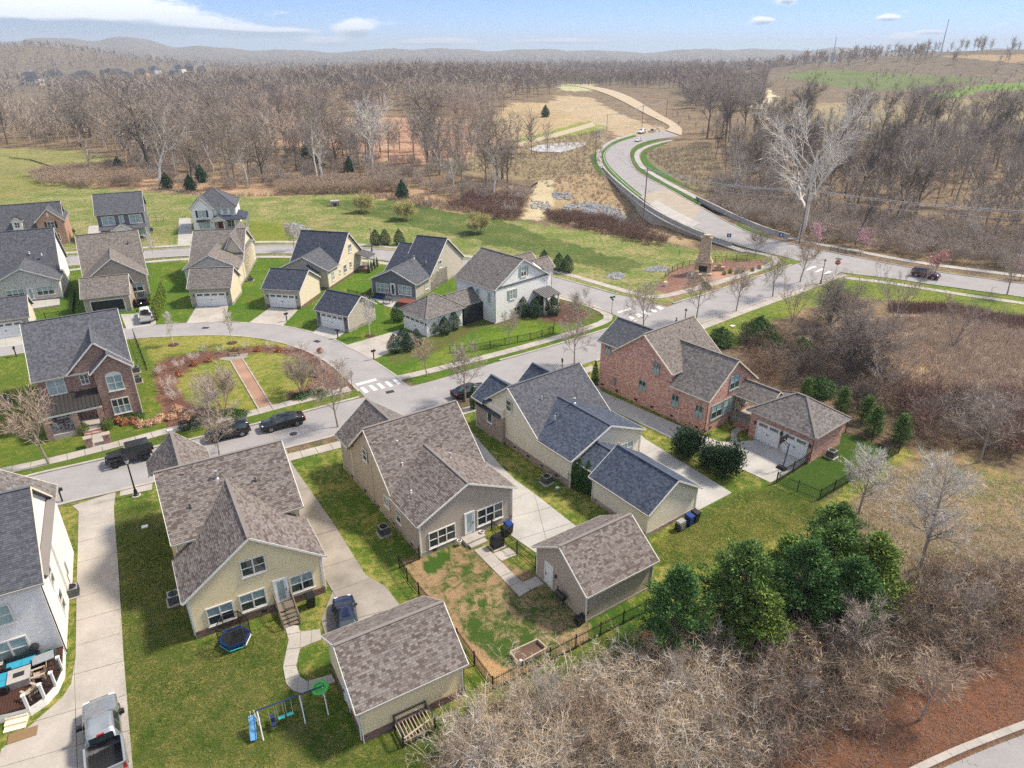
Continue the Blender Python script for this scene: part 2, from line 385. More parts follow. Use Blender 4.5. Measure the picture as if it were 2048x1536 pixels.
# wood, plastics, paints
plain('weathered_wood', (.20, .165, .125), .85, var=.3, scale=8); plain('pale_wood', (.42, .34, .26), .8, var=.25, scale=8); plain('pole_wood', (.17, .13, .10), .9, var=.3)
plain('plastic_black', (.016, .016, .018), .42); plain('plastic_blue', (.012, .045, .20), .4); plain('plastic_teal', (.05, .52, .46), .45); plain('plastic_green', (.07, .46, .07), .45)
plain('sky_blue', (.12, .32, .56), .5); plain('navy_blue', (.015, .035, .12), .45); plain('mat_black', (.02, .022, .025), .8); plain('cushion_blue', (.03, .30, .45), .85)
plain('white_paint', (.78, .78, .77), .4); plain('hose_green', (.05, .14, .12), .5); plain('sign_red', (.50, .015, .02), .45); plain('sign_green', (.01, .16, .08), .45); plain('sign_blue', (.02, .06, .25), .45)
plain('rubber', (.018, .018, .018), .85); plain('rim', (.42, .43, .45), .3, .8); plain('lamp_red', (.35, .01, .01), .25); plain('lamp_clear', (.65, .67, .70), .15); plain('doormat', (.22, .14, .075), .95)
plain('terracotta', (.34, .14, .08), .8); plain('yellow_bloom', (.70, .48, .03), .7); plain('orange_cloth', (.6, .18, .05), .8); plain('red_wood', (.17, .05, .03), .7)
def paint(name, c, rough=.22, metal=.25):
    t = NT(name); n = t.noise(1.5, 4); return t.fin(t.mix(t.mr(n, .4, .8, 0, .25), c, tuple(x * .7 + .01 for x in c)), rough, metal, .6, Coat_Weight=.5, Coat_Roughness=.08)
paint('car_black', (.008, .009, .012)); paint('car_navy', (.012, .017, .055)); paint('car_silver', (.36, .38, .40), .28, .6); paint('car_white', (.72, .72, .70)); paint('car_maroon', (.07, .014, .012)); paint('car_matte', (.012, .012, .013), .5, 0)
# plants
def bark(name, a, b):
    t = NT(name); r = t.node('ShaderNodeObjectInfo').outputs['Random']; n = t.noise(2.5, 4)
    c = t.mix(n, a, b); return t.fin(t.mix(t.mr(r, 0, 1, 0, .35), c, tuple(x * .72 for x in a)), .95, 0, .1)
bark('bark_grey', (.27, .225, .19), (.42, .36, .305)); bark('bark_dark', (0.101, 0.084, 0.073), (0.189, 0.155, 0.132)); bark('bark_pale', (.58, .54, .48), (.84, .79, .72)); bark('bark_tan', (0.405, 0.304, 0.223), (0.621, 0.486, 0.365))
bark('bark_straw', (.45, .35, .245), (.66, .54, .40)); bark('twig_brown', (.215, .155, .11), (.35, .265, .195)); bark('weed', (.44, .34, .265), (.62, .51, .41)); bark('bark_red', (0.203, 0.128, 0.108), (0.324, 0.209, 0.169)); bark('bark_willow', (0.486, 0.446, 0.189), (0.648, 0.594, 0.270)); bark('bark_mauve', (.36, .295, .245), (.51, .43, .36)); bark('bark_blue', (.30, .25, .22), (.42, .36, .315))
def leaf(name, cs):
    t = NT(name); r = t.node('ShaderNodeNewGeometry').outputs['Random Per Island']
    cr = t.node('ShaderNodeValToRGB', {0: r}); e = cr.color_ramp.elements
    e[0].color = (*cs[0], 1); e[1].color = (*cs[-1], 1)
    for i, c in enumerate(cs[1:-1]): q = e.new((i + 1) / (len(cs) - 1)); q.color = (*c, 1)
    n = t.noise(.8, 3, vec=t.node('ShaderNodeNewGeometry').outputs['Position'])
    c = t.mix(t.mr(n, .3, .7, 0, .5), cr.outputs[0], cs[0])
    return t.fin(c, .7, 0, .2)
leaf('needle_green', [(.045, .11, .032), (.09, .19, .05), (.165, .28, .07)]); leaf('needle_mid', [(.062, .125, .032), (.12, .215, .05), (.21, .30, .075)]); leaf('needle_light', [(.09, .155, .028), (.17, .255, .048), (.30, .36, .085)]); leaf('holly', [(0.011, 0.038, 0.019), (0.022, 0.068, 0.027), (0.041, 0.101, 0.041)])
leaf('arbor', [(0.016, 0.054, 0.016), (0.041, 0.108, 0.022), (0.081, 0.162, 0.027)]); leaf('arbor_yellow', [(0.081, 0.135, 0.016), (0.162, 0.230, 0.027), (0.270, 0.311, 0.041)]); leaf('juniper', [(.02, .05, .026), (.04, .085, .035), (.07, .12, .05)]); leaf('box_green', [(0.041, 0.095, 0.016), (0.095, 0.162, 0.020), (0.189, 0.243, 0.027)]); leaf('blossom_pink', [(0.567, 0.297, 0.365), (0.743, 0.446, 0.513), (0.891, 0.621, 0.675)])
leaf('blossom_coral', [(0.486, 0.230, 0.203), (0.634, 0.338, 0.297), (0.675, 0.446, 0.405)]); leaf('leaf_gold', [(0.540, 0.324, 0.041), (0.810, 0.567, 0.068), (0.945, 0.405, 0.054)]); leaf('tuft_red', [(0.270, 0.108, 0.047), (0.405, 0.176, 0.081), (0.486, 0.243, 0.135)]); leaf('tuft_tan', [(0.513, 0.297, 0.176), (0.648, 0.405, 0.270), (0.743, 0.540, 0.378)])
leaf('groundcover', [(0.027, 0.081, 0.020), (0.068, 0.135, 0.034), (0.108, 0.176, 0.054)])
# ------------------------------------------------------------------ ground sheet: terrain with painted ground cover (soil, turf, leaf litter)
def inpoly(u, v, poly):
    ins = np.zeros(u.shape, bool); n = len(poly)
    for i in range(n):
        x0, y0 = poly[i]; x1, y1 = poly[(i + 1) % n]
        c = ((y0 > v) != (y1 > v)) & (u < (x1 - x0) * (v - y0) / (y1 - y0 + 1e-9) + x0)
        ins ^= c
    return ins
def vnoise(x, y, s, seed=0):
    """cheap smooth value noise"""
    r = np.random.default_rng(seed).random((64, 64))
    X, Y = x / s, y / s; i, j = np.floor(X).astype(int), np.floor(Y).astype(int); a, b = X - i, Y - j
    a = a * a * (3 - 2 * a); b = b * b * (3 - 2 * b)
    g = lambda p, q: r[p % 64, q % 64]
    return (g(i, j) * (1 - a) + g(i + 1, j) * a) * (1 - b) + (g(i, j + 1) * (1 - a) + g(i + 1, j + 1) * a) * b
LG, LY, DG = (.082, .145, .022), (.33, .29, .095), (.05, .095, .022)
STRAW, REDS, TAN, PINK, FLOOR, LITT = (0.500, 0.344, 0.194), (0.325, 0.138, 0.069), (0.362, 0.294, 0.188), (0.312, 0.225, 0.175), (0.144, 0.110, 0.083), (0.375, 0.269, 0.175)
MUL = (0.144, 0.077, 0.065)
ZONES = [  # outline on the survey picture, main cover, second cover, share of the second, edge roughness (m)
    ([(-900, 480), (-400, 395), (180, 372), (420, 388), (700, 380), (1000, 436), (1400, 500), (1470, 500), (1560, 520), (1400, 590), (1290, 620), (900, 590), (400, 560), (-900, 640)], (.115, .17, .042), (.32, .265, .15), .47, 1.5),
    ([(480, 440), (560, 445), (600, 470), (540, 500), (470, 500)], (0.119, 0.169, 0.027), (0.200, 0.206, 0.050), .5, .6),
    ([(620, 400), (800, 402), (1000, 440), (1150, 490), (1290, 530), (1240, 548), (1100, 515), (900, 470), (700, 425)], (.075, .115, .035), (.19, .18, .075), .42, 1.5),
    ([(-900, 360), (-900, 300), (140, 297), (240, 318), (235, 334), (120, 342), (60, 352)], (.13, .16, .05), (.25, .22, .11), .52, 2),
    ([(-900, 420), (-900, 362), (60, 352), (130, 372), (0, 400)], (.12, .16, .04), (.25, .215, .10), .5, 2),
    ([(130, 345), (260, 330), (560, 378), (800, 372), (1000, 420), (1000, 440), (700, 386), (560, 392), (380, 390), (180, 372)], (0.413, 0.281, 0.188), (0.250, 0.175, 0.125), .5, 2.5),
    ([(580, 235), (900, 235), (960, 262), (960, 330), (700, 330), (560, 290)], (0.413, 0.275, 0.188), (0.263, 0.144, 0.125), .5, 5),
    ([(840, 330), (1060, 285), (1200, 268), (1240, 330), (1190, 345), (1080, 360), (940, 352)], (.27, .215, .15), (.19, .175, .095), .45, 3),
    ([(940, 262), (1020, 205), (1110, 205), (1170, 225), (1200, 250), (1110, 280), (1000, 300)], (0.312, 0.250, 0.163), (0.388, 0.294, 0.188), .5, 4),
    ([(1010, 285), (1180, 240), (1215, 240), (1200, 262), (1050, 290)], (0.175, 0.213, 0.056), (0.325, 0.312, 0.150), .4, 2),
    ([(1090, 212), (1120, 190), (1180, 195), (1230, 222), (1290, 245), (1340, 265), (1250, 285), (1200, 250)], (.36, .285, .205), (.25, .215, .165), .4, 4),
    ([(1280, 300), (1420, 288), (1440, 330), (1480, 420), (1380, 380), (1300, 345)], (.20, .165, .12), (.12, .115, .06), .45, 2),
    ([(1080, 360), (1190, 345), (1300, 425), (1390, 480), (1390, 500), (1160, 440), (1070, 430)], (0.325, 0.244, 0.163), (0.125, 0.144, 0.044), .35, 1.5),
    ([(1045, 440), (1060, 395), (1075, 362), (1110, 360), (1108, 400), (1085, 442)], (0.450, 0.388, 0.275), (0.338, 0.294, 0.200), .4, .8),
    ([(1400, 520), (1560, 500), (2600, 640), (2600, 760), (2000, 640), (1830, 606), (1690, 590), (1560, 640), (1480, 690), (1430, 690), (1400, 660), (1590, 560)], (0.106, 0.163, 0.027), (0.237, 0.225, 0.075), .45, .8),
    ([(1690, 640), (1900, 620), (2600, 720), (2600, 1000), (2000, 900), (1880, 840), (1760, 800), (1600, 760), (1560, 700)], (.37, .285, .23), (.24, .18, .15), .5, 1.5),
    ([(1690, 690), (1860, 690), (1920, 730), (1860, 780), (1720, 770)], (0.525, 0.388, 0.237), (0.350, 0.250, 0.163), .5, 1.5),
    ([(1640, 1000), (1720, 960), (1850, 920), (2600, 1000), (2600, 1500), (1800, 1300), (1560, 1280), (1540, 1100)], (.29, .215, .15), (.15, .14, .07), .5, 1),
    ([(1770, 900), (1900, 900), (2048, 960), (2100, 1060), (1940, 1050), (1850, 990)], (0.175, 0.181, 0.056), (0.350, 0.250, 0.156), .52, 1.2),
    # turf of the near lots
    ([(-900, 1250), (-300, 1080), (0, 1040), (300, 965), (690, 880), (1000, 795), (1175, 715), (1200, 700), (1330, 740), (1480, 800), (1560, 860), (1600, 990), (1650, 1000), (1790, 890), (1830, 905), (1690, 1010), (1640, 1060), (1600, 1140), (1520, 1290), (1290, 1290), (1230, 1330), (1100, 1400), (1000, 1460), (900, 1540), (700, 1700), (-900, 2300)], LG, LY, .47, .25),
    ([(230, 1020), (300, 1000), (350, 1100), (400, 1290), (700, 1500), (600, 1560), (270, 1560), (245, 1300)], (.085, .145, .022), (.31, .265, .10), .53, .4),
    ([(1080, 1260), (1230, 1190), (1300, 1230), (1200, 1330), (1010, 1390)], (0.056, 0.125, 0.020), (0.188, 0.188, 0.044), .42, .4),
    ([(1480, 1000), (1640, 1000), (1600, 1060), (1420, 1110), (1330, 1130), (1310, 1080)], (.11, .165, .024), (.30, .27, .08), .52, .3),
    ([(1617, 922), (1552, 968), (1638, 1001), (1797, 906), (1690, 864), (1640, 880)], (.055, .105, .02), (.12, .145, .035), .35, .15),
    # dug-up yard behind the taupe house
    ([(803, 1122), (845, 1120), (930, 1085), (1075, 1150), (1180, 1250), (1180, 1290), (985, 1372), (920, 1290), (870, 1210)], (.36, .24, .155), (.055, .105, .024), .45, .3),
    ([(845, 1125), (905, 1095), (905, 1125), (870, 1150), (850, 1150)], (.055, .115, .022), (.4, .27, .15), .25, .3),
    ([(905, 1205), (960, 1170), (1040, 1180), (1110, 1180), (1180, 1255), (1180, 1290), (1100, 1320), (1000, 1330), (930, 1290)], (.055, .105, .024), (.38, .27, .18), .47, .5),
    ([(960, 1320), (1010, 1330), (1020, 1355), (985, 1372)], (.46, .30, .17), (.08, .11, .03), .35, .3),
    ([(1275, 1270), (1300, 1255), (1330, 1290), (1310, 1310)], (0.425, 0.131, 0.062), (0.250, 0.112, 0.062), .4, .3),
    ([(930, 1440), (1100, 1370), (1280, 1310), (1450, 1280), (1600, 1330), (1760, 1420), (1480, 1560), (860, 1600)], (0.194, 0.144, 0.100), (0.094, 0.106, 0.044), .42, .8),
    ([(1440, 1560), (1700, 1430), (1850, 1340), (2048, 1240), (2600, 1000), (2700, 1250), (2048, 1470), (1700, 1600)], (.23, .105, .062), (.14, .075, .045), .45, .3),
    # across the street
    ([(-900, 1190), (0, 969), (331, 892), (500, 855), (724, 798), (700, 730), (560, 672), (270, 668), (-100, 700), (-900, 800)], (0.094, 0.150, 0.025), (0.213, 0.219, 0.050), .42, .2),
    ([(270, 672), (450, 668), (600, 690), (690, 745), (610, 700), (520, 690), (430, 695), (345, 705), (310, 735), (290, 700)], (0.150, 0.181, 0.037), (0.275, 0.256, 0.075), .5, .25),
    ([(303, 746), (317, 723), (361, 707), (445, 700), (528, 691), (598, 694), (653, 721), (695, 757), (706, 778), (690, 788), (585, 808), (460, 838), (335, 868), (322, 820), (312, 780)], MUL, (0.250, 0.144, 0.106), .42, .2),
    ([(353, 770), (370, 745), (400, 728), (436, 718), (470, 711), (520, 706), (560, 707), (600, 717), (625, 732), (628, 748), (615, 770), (603, 775), (575, 788), (582, 806), (540, 819), (485, 828), (440, 822), (372, 802)], (0.131, 0.175, 0.033), (0.269, 0.256, 0.075), .5, .12),
    ([(-900, 760), (-100, 700), (240, 655), (450, 640), (620, 662), (740, 715), (800, 758), (840, 772), (1000, 725), (1083, 703), (1218, 662), (1240, 640), (1225, 625), (1100, 580), (900, 545), (590, 512), (130, 535), (-900, 620)], (0.073, 0.144, 0.019), (0.175, 0.194, 0.040), .4, .2),
    ([(1125, 600), (1190, 618), (1205, 630), (1180, 645), (1120, 650), (1060, 640), (950, 660), (880, 700), (790, 730), (770, 710), (850, 660), (1000, 640)], (0.106, 0.131, 0.037), (0.125, 0.075, 0.056), .42, .2),
    ([(900, 690), (1010, 660), (1180, 650), (1020, 690), (850, 738), (800, 748)], (0.106, 0.181, 0.025), (0.213, 0.219, 0.056), .4, .15),
    ([(1100, 600), (1140, 606), (1180, 630), (1150, 645), (1080, 640)], (0.106, 0.056, 0.048), (0.163, 0.100, 0.069), .4, .15),
    ([(1307, 579), (1344, 539), (1391, 526), (1430, 522), (1526, 520), (1540, 530), (1482, 545), (1402, 551), (1420, 577), (1384, 582), (1350, 598)], (0.188, 0.106, 0.094), (0.275, 0.175, 0.150), .45, .15),
    # far hill
    ([(1560, 152), (1640, 138), (1850, 150), (1990, 158), (1880, 172), (1760, 182), (1660, 172)], (.13, .16, .075), (.19, .185, .10), .35, 4),
    ([(1850, 190), (1960, 168), (2200, 160), (2200, 180), (1960, 182), (1900, 205), (1850, 205)], (0.150, 0.237, 0.062), (0.250, 0.250, 0.100), .35, 4),
    ([(1870, 112), (2100, 108), (2300, 120), (2300, 135), (2060, 128)], (.31, .225, .155), (.25, .2, .14), .4, 4),
    ([(1560, 210), (1800, 200), (2300, 190), (2300, 300), (1700, 300), (1560, 240)], (.28, .225, .16), (.18, .165, .08), .45, 5),
    ([(1460, 175), (1540, 175), (1560, 215), (1500, 218)], (0.550, 0.500, 0.375), (0.425, 0.375, 0.250), .4, 3),
    ([(190, 160), (390, 150), (420, 160), (330, 170), (200, 172)], (0.200, 0.225, 0.075), (0.312, 0.275, 0.125), .4, 6),
    ([(1115, 182), (1180, 182), (1190, 168), (1120, 168)], (0.375, 0.388, 0.250), (0.375, 0.275, 0.150), .4, 5),
]
def make_ground():
    ang = np.concatenate([np.arange(-178, -54, 4.0), np.arange(-54, 54.01, 0.30), np.arange(58, 179, 4.0), [182.0]]) * math.pi / 180
    rr = [0.0, 8.0]
    r = 14.0
    while r < 1500: rr.append(r); r *= 1.0095
    while r < 16000: rr.append(r); r *= 1.03
    rr = np.array(rr); A, Rr = np.meshgrid(ang, rr)
    x = np.sin(A) * Rr; y = np.cos(A) * Rr; z = hgt(x, y)
    px, py = PROJ(x, y, z); vis = y * _c - (z - CAM_H) * _s > 2
    n1 = vnoise(x, y, 9, 1); n2 = vnoise(x, y, 1.1, 2); n3 = vnoise(x, y, 60, 3); n4 = vnoise(x, y, 3.2, 5)
    far = np.clip((Rr - 350) / 500, 0, 1)[..., None]
    c1 = np.array(FLOOR) * (1 - far) + np.array((.125, .108, .098)) * far
    c2 = np.array(LITT) * .75 * (1 - far) + np.array((.20, .165, .13)) * far
    c1 = np.broadcast_to(c1, x.shape + (3,)).copy(); c2 = np.broadcast_to(c2, x.shape + (3,)).copy(); am = np.full(x.shape, .45)
    dx, dy = (vnoise(x, y, 2.5, 8) - .5), (vnoise(x, y, 2.5, 9) - .5)
    for poly, a, b, s, j in ZONES:
        qx, qy = PROJ(x + dx * 2 * j, y + dy * 2 * j, z)
        k = inpoly(qx, qy, poly) & vis
        c1[k] = a; c2[k] = b; am[k] = s
    f = (1.0 + .34 * (n3 * .5 + n1 * .5))[..., None]
    c1 *= f; c2 *= f
    nr, na = x.shape
    V = np.stack([x, y, z], -1).reshape(-1, 3)
    i = np.arange(nr - 1)[:, None] * na + np.arange(na - 1)[None]
    F = np.stack([i, i + na, i + na + 1, i + 1], -1).reshape(-1, 4)[:, ::-1]
    me = mesh_np('ground', V, F, 'ground_cover')
    for nm, c in (('Cov', c1), ('Cov2', c2)):
        at = me.attributes.new(nm, 'FLOAT_COLOR', 'POINT')
        at.data.foreach_set('color', np.concatenate([c.reshape(-1, 3), np.ones((len(V), 1))], 1).astype(np.float32).ravel())
    at = me.attributes.new('Share', 'FLOAT', 'POINT'); at.data.foreach_set('value', am.ravel().astype(np.float32))
    me.shade_smooth()
    return setp(link('ground', me), kind='structure')
t = NT('ground_cover')
p = t.node('ShaderNodeNewGeometry').outputs['Position']
A1 = t.node('ShaderNodeAttribute', attribute_name='Cov').outputs['Color']; A2 = t.node('ShaderNodeAttribute', attribute_name='Cov2').outputs['Color']
SH = t.node('ShaderNodeAttribute', attribute_name='Share').outputs['Fac']
big = t.noise(.16, 5, .6, p); mid = t.noise(1.3, 6, .7, p, .6); fine = t.noise(14, 3, .7, p); fine2 = t.noise(55, 2, .6, p)
v = t.math('ADD', t.math('ADD', t.math('MULTIPLY', big, .30), t.math('MULTIPLY', mid, .46)), t.math('MULTIPLY', fine, .24))
th = t.math('ADD', t.math('MULTIPLY', SH, -.50), .755)
mask = t.mr(t.math('SUBTRACT', v, th), -.05, .05)
c = t.mix(mask, A1, A2)
c = t.mix(t.mr(fine, .25, .75), t.mix(1.0, c, (.55, .58, .54), 'MULTIPLY'), t.mix(1.0, c, (1.38, 1.34, 1.26), 'MULTIPLY'))
c = t.mix(t.mr(fine2, .3, .7), t.mix(1.0, c, (.55, .58, .56), 'MULTIPLY'), t.mix(1.0, c, (1.4, 1.36, 1.3), 'MULTIPLY'))
t.bump(t.math('ADD', t.math('ADD', fine2, t.math('MULTIPLY', fine, 2.0)), t.math('MULTIPLY', mid, 2.0)), .7, .10)
t.fin(c, .95, 0, .08)
make_ground()

# ------------------------------------------------------------------ roads, kerbs, pavements
def resample(pts, n):
    p = np.array(pts, float)
    for _ in range(2):  # Chaikin rounding
        q = [p[0]]
        for a, b in zip(p[:-1], p[1:]): q += [a * .75 + b * .25, a * .25 + b * .75]
        p = np.array(q + [p[-1]])
    d = np.concatenate([[0], np.cumsum(np.linalg.norm(np.diff(p, axis=0), axis=1))]); t = np.linspace(0, d[-1], n)
    return np.stack([np.interp(t, d, p[:, 0]), np.interp(t, d, p[:, 1])], 1)
def strip(name, L, Rr, z, m, n=60, flat=False, parent=None, world=False):
    a, b = (L, Rr) if world else (GP(L), GP(Rr))
    a, b = resample(a, n), resample(b, n); mb = MB()
    zz = lambda p: (max(0.0, hz(*p)) if flat else hz(*p)) + z
    k = 4
    for i in range(n):
        for j in range(k + 1):
            q = a[i] * (1 - j / k) + b[i] * j / k; mb.v.append((q[0], q[1], zz(q)))
    for i in range(n - 1):
        for j in range(k):
            u = i * (k + 1) + j; mb.f.append((u, u + 1, u + k + 2, u + k + 1))
    me = mb.mesh(name, m)
    if sum(pp.normal.z for pp in me.polygons) < 0: me.flip_normals()
    o = link(name, me, parent)
    return o if parent else setp(o, kind='structure')
def offset(p, d):
    p = np.asarray(p, float); t = np.gradient(p, axis=0); t /= np.linalg.norm(t, axis=1)[:, None] + 1e-9
    return p + np.stack([-t[:, 1], t[:, 0]], 1) * d
def kerb(name, pts, w=.32, h=.13, m='concrete', side=1, n=50, parent=None, world=False, flat=False):
    a = resample(pts if world else GP(pts), n); b = offset(a, w * side); mb = MB()
    for p, q in zip(a, b):
        z = max(0.0, hz(*p)) if flat else hz(*p)
        mb.v += [(p[0], p[1], z - .1), (p[0], p[1], z + h), (q[0], q[1], z + h), (q[0], q[1], z - .1)]
    for i in range(n - 1):
        for j in range(3): mb.f.append((4 * i + j, 4 * i + j + 1, 4 * i + j + 5, 4 * i + j + 4))
    o = mb.build(name, m, parent)
    return o if parent else setp(o, kind='structure')
def walk(name, pts, w=1.45, step=1.55, z=.06, m='concrete', side=0, world=False, flat=False, joint=.03):
    """pavement of separate slabs along a line"""
    p0 = np.array(pts if world else GP(pts)); L = np.sum(np.linalg.norm(np.diff(p0, axis=0), axis=1)); n = max(2, int(L / step) + 1)
    c = resample(p0, n); a, b = offset(c, w / 2 + side * w / 2), offset(c, -w / 2 + side * w / 2)
    root = bpy.data.objects.new(name, None); COL.objects.link(root); setp(root, kind='structure')
    root.location = (c[0][0], c[0][1], 0)
    for i in range(n - 1):
        q = [a[i], a[i + 1], b[i + 1], b[i]]; cen = sum(q) / 4
        q = [v + (cen - v) / (np.linalg.norm(cen - v) + 1e-6) * joint for v in q]
        g = max(0.0, hz(*cen)) if flat else hz(*cen)
        MB().prism([(v[0] - c[0][0], v[1] - c[0][1]) for v in q], g - .1, g + z + .006 * math.sin(i * 12.9)).build('slab', m, root)
    return root
def cutpoly(poly, a, b):
    """split a polygon by the line a-b"""
    out = [[], []]; nx, ny = -(b[1] - a[1]), b[0] - a[0]; ll = math.hypot(nx, ny); nx, ny = nx / ll, ny / ll
    d = [(p[0] - a[0]) * nx + (p[1] - a[1]) * ny for p in poly]
    for i in range(len(poly)):
        p, q = poly[i], poly[(i + 1) % len(poly)]; e, g = d[i], d[(i + 1) % len(poly)]
        if abs(e) < .03: out[0].append(p); out[1].append(p); continue
        out[0 if e >= 0 else 1].append(p)
        if abs(g) >= .03 and e * g < 0:
            t = e / (e - g); r = (p[0] + (q[0] - p[0]) * t, p[1] + (q[1] - p[1]) * t); out[0].append(r); out[1].append(r)
    return [o for o in out if len(o) > 2]
def slabs(name, poly, cuts=(), z=.05, m='concrete', joint=.022, z0=-.1):
    """drive of poured panels: outline and joint lines on the survey picture"""
    ps = [GP(poly)]
    for c in cuts:
        a, b = G(*c[0]), G(*c[1]); nx = []
        for q in ps: nx += cutpoly(q, a, b)
        ps = nx
    cx, cy = np.mean(np.array(ps[0]), 0)
    root = bpy.data.objects.new(name, None); COL.objects.link(root); setp(root, kind='structure'); root.location = (cx, cy, 0)
    for i, q in enumerate(ps):
        c = np.mean(np.array(q), 0); qq = []
        for v in q:
            v = np.array(v); d = c - v; qq.append(v + d / (np.linalg.norm(d) + 1e-6) * joint - (cx, cy))
        MB().prism([tuple(v) for v in qq], z0, z + .004 * (i % 3)).build('slab', m, root)
    return root
S1F = [(-600, 1105), (-200, 1018), (0, 969), (78, 949), (216, 918), (331, 891), (381, 882), (500, 853), (603, 827), (720, 796), (847, 768), (1000, 722), (1083, 700), (1207, 662), (1290, 634), (1347, 608), (1446, 579), (1585, 530), (1625, 518)]
S1N = [(-600, 1190), (-200, 1094), (0, 1039), (153, 1000), (297, 967), (570, 896), (670, 871), (915, 803), (1060, 762), (1190, 722), (1290, 684), (1404, 645), (1468, 623), (1600, 575), (1672, 548), (1720, 535)]
S1 = strip('street', S1F, S1N, .012, 'asphalt', 90)
AO = [(-300, 730), (0, 687), (100, 675), (250, 659), (306, 651), (445, 644), (528, 648), (567, 652), (624, 665), (670, 679), (745, 721), (798, 757), (830, 780)]
AI = [(-300, 760), (0, 712), (100, 698), (250, 678), (333, 672), (445, 669), (528, 676), (584, 690), (640, 712), (681, 743), (720, 783), (735, 800)]
A_ = strip('alley', AO, AI, .017, 'asphalt', 70)
S2F = [(-500, 570), (0, 527), (130, 513), (286, 502), (376, 496), (508, 491), (600, 490), (700, 495), (792, 502), (900, 515), (1000, 530), (1101, 552), (1235, 590), (1312, 607), (1350, 620)]
S2N = [(-500, 610), (0, 552), (135, 531), (308, 516), (375, 512), (508, 507), (590, 507), (700, 512), (780, 522), (900, 541), (1000, 560), (1124, 591), (1225, 627), (1262, 645)]
S2 = strip('cross_street', S2F, S2N, .022, 'asphalt', 70)
ML = [(1330, 268), (1281, 277), (1233, 290), (1206, 308), (1212, 331), (1243, 362), (1281, 393), (1322, 426), (1373, 451), (1428, 473), (1490, 495), (1581, 517), (1680, 545), (1786, 557), (1870, 570), (2048, 594), (2300, 632)]
MR = [(1360, 277), (1325, 281), (1281, 288), (1254, 304), (1264, 338), (1290, 356), (1325, 372), (1402, 415), (1468, 453), (1526, 477), (1610, 495), (1702, 513), (1830, 539), (2048, 568), (2300, 604)]
M_ = strip('main_road', ML, MR, .027, 'asphalt', 140, flat=True)
strip('bridge_deck', [(1283, 392), (1322, 424), (1372, 449)], [(1330, 377), (1360, 393), (1408, 416)], .033, 'asphalt_tan', 20, flat=True)
strip('bridge_deck', [(1300, 408), (1334, 431), (1384, 455)], [(1312, 400), (1350, 422), (1400, 446)], .037, 'concrete_pale', 20, flat=True)
kerb('kerb', S1F[3:10], side=1); kerb('kerb', S1F[11:15], side=1); kerb('kerb', S1F[15:18], side=1); kerb('kerb', S1N[3:9], side=-1); kerb('kerb', S1N[9:15], side=-1)
kerb('kerb', S1F[0:4], side=1); kerb('kerb', S1N[0:4], side=-1)
kerb('kerb', AI[:11], .25, .06, side=-1); kerb('kerb', AO[:12], .25, .05, side=1)
kerb('kerb', S2F[:13], .3, .12, side=1); kerb('kerb', S2N[:13], .3, .12, side=-1)
kerb('kerb', ML[1:12], .3, .14, side=-1, flat=True, n=90); kerb('kerb', MR[1:], .3, .14, side=1, flat=True, n=110); kerb('kerb', ML[12:], .3, .12, side=-1)
# pavements beside the streets
walk('pavement', [(-300, 1000), (39, 938), (216, 894), (338, 861), (367, 855), (487, 832), (570, 809), (700, 778)])
walk('pavement', [(240, 985), (305, 972)], z=.055); walk('pavement', [(572, 917), (678, 890), (905, 832), (1010, 795), (1190, 735)], z=.055)
walk('pavement', [(1395, 658), (1409, 652), (1504, 616), (1600, 582), (1665, 556), (1690, 549)], w=1.6)
walk('pavement', [(795, 757), (850, 745), (1030, 700), (1159, 662), (1217, 642), (1219, 630), (1185, 612), (1124, 596), (1000, 567), (900, 549), (780, 528), (700, 519), (590, 514), (508, 514), (375, 518), (308, 523), (135, 540), (0, 562)], step=2.0)
walk('pavement', [(0, 519), (130, 506), (286, 496), (376, 490), (508, 484), (600, 484), (700, 488), (792, 495), (900, 508), (1000, 522), (1110, 541), (1235, 578), (1300, 597), (1345, 590), (1446, 563), (1560, 525), (1545, 512), (1490, 501)], step=2.4, w=1.6)
walk('pavement', [(1322, 262), (1281, 271), (1226, 284), (1196, 304), (1200, 334), (1232, 366), (1270, 398), (1312, 430), (1366, 457), (1424, 480), (1490, 504)], w=1.9, step=3.0, flat=True, m='concrete_pale', z=.1)
walk('pavement', [(1345, 284), (1298, 294), (1270, 308), (1280, 334), (1310, 352), (1345, 372), (1420, 409), (1490, 446), (1545, 468), (1600, 482), (1700, 500), (1830, 526), (2048, 553), (2300, 586)], w=2.0, step=3.0, flat=True, m='concrete_pale', z=.1)
walk('pavement', [(1690, 556), (1786, 567), (1900, 586), (2048, 607), (2300, 645)], w=1.6, step=2.4)
# bright new turf between kerb and pavement of the main road
leafless = None
t = NT('new_turf'); pz = t.node('ShaderNodeNewGeometry').outputs['Position']; t.fin(t.mix(t.noise(3, 4, .6, pz), (.035, .10, .016), (.08, .16, .03)), .95, 0, .1)
def turf(a, b, n=30): setp(strip('turf_strip', a, b, .07, 'new_turf', n, flat=True), kind='structure')
turf([(1268, 276), (1229, 286), (1200, 306), (1206, 333), (1238, 364), (1276, 396)], [(1275, 278.5), (1236, 289), (1208, 307), (1214, 330), (1246, 360), (1284, 391)], 50)
turf([(1325, 432), (1362, 449), (1405, 465)], [(1330, 430), (1366, 447), (1408, 463)])
turf([(1316, 282), (1284, 289), (1258, 304), (1268, 336), (1298, 356), (1330, 372), (1400, 410)], [(1322, 285), (1292, 292), (1264, 307), (1274, 334), (1302, 352), (1336, 370), (1404, 407)], 60)
turf([(1330, 288), (1290, 300), (1278, 315), (1292, 338), (1340, 362), (1392, 384)], [(1335, 290), (1298, 302), (1290, 315), (1306, 335), (1352, 360), (1398, 385)], 50)
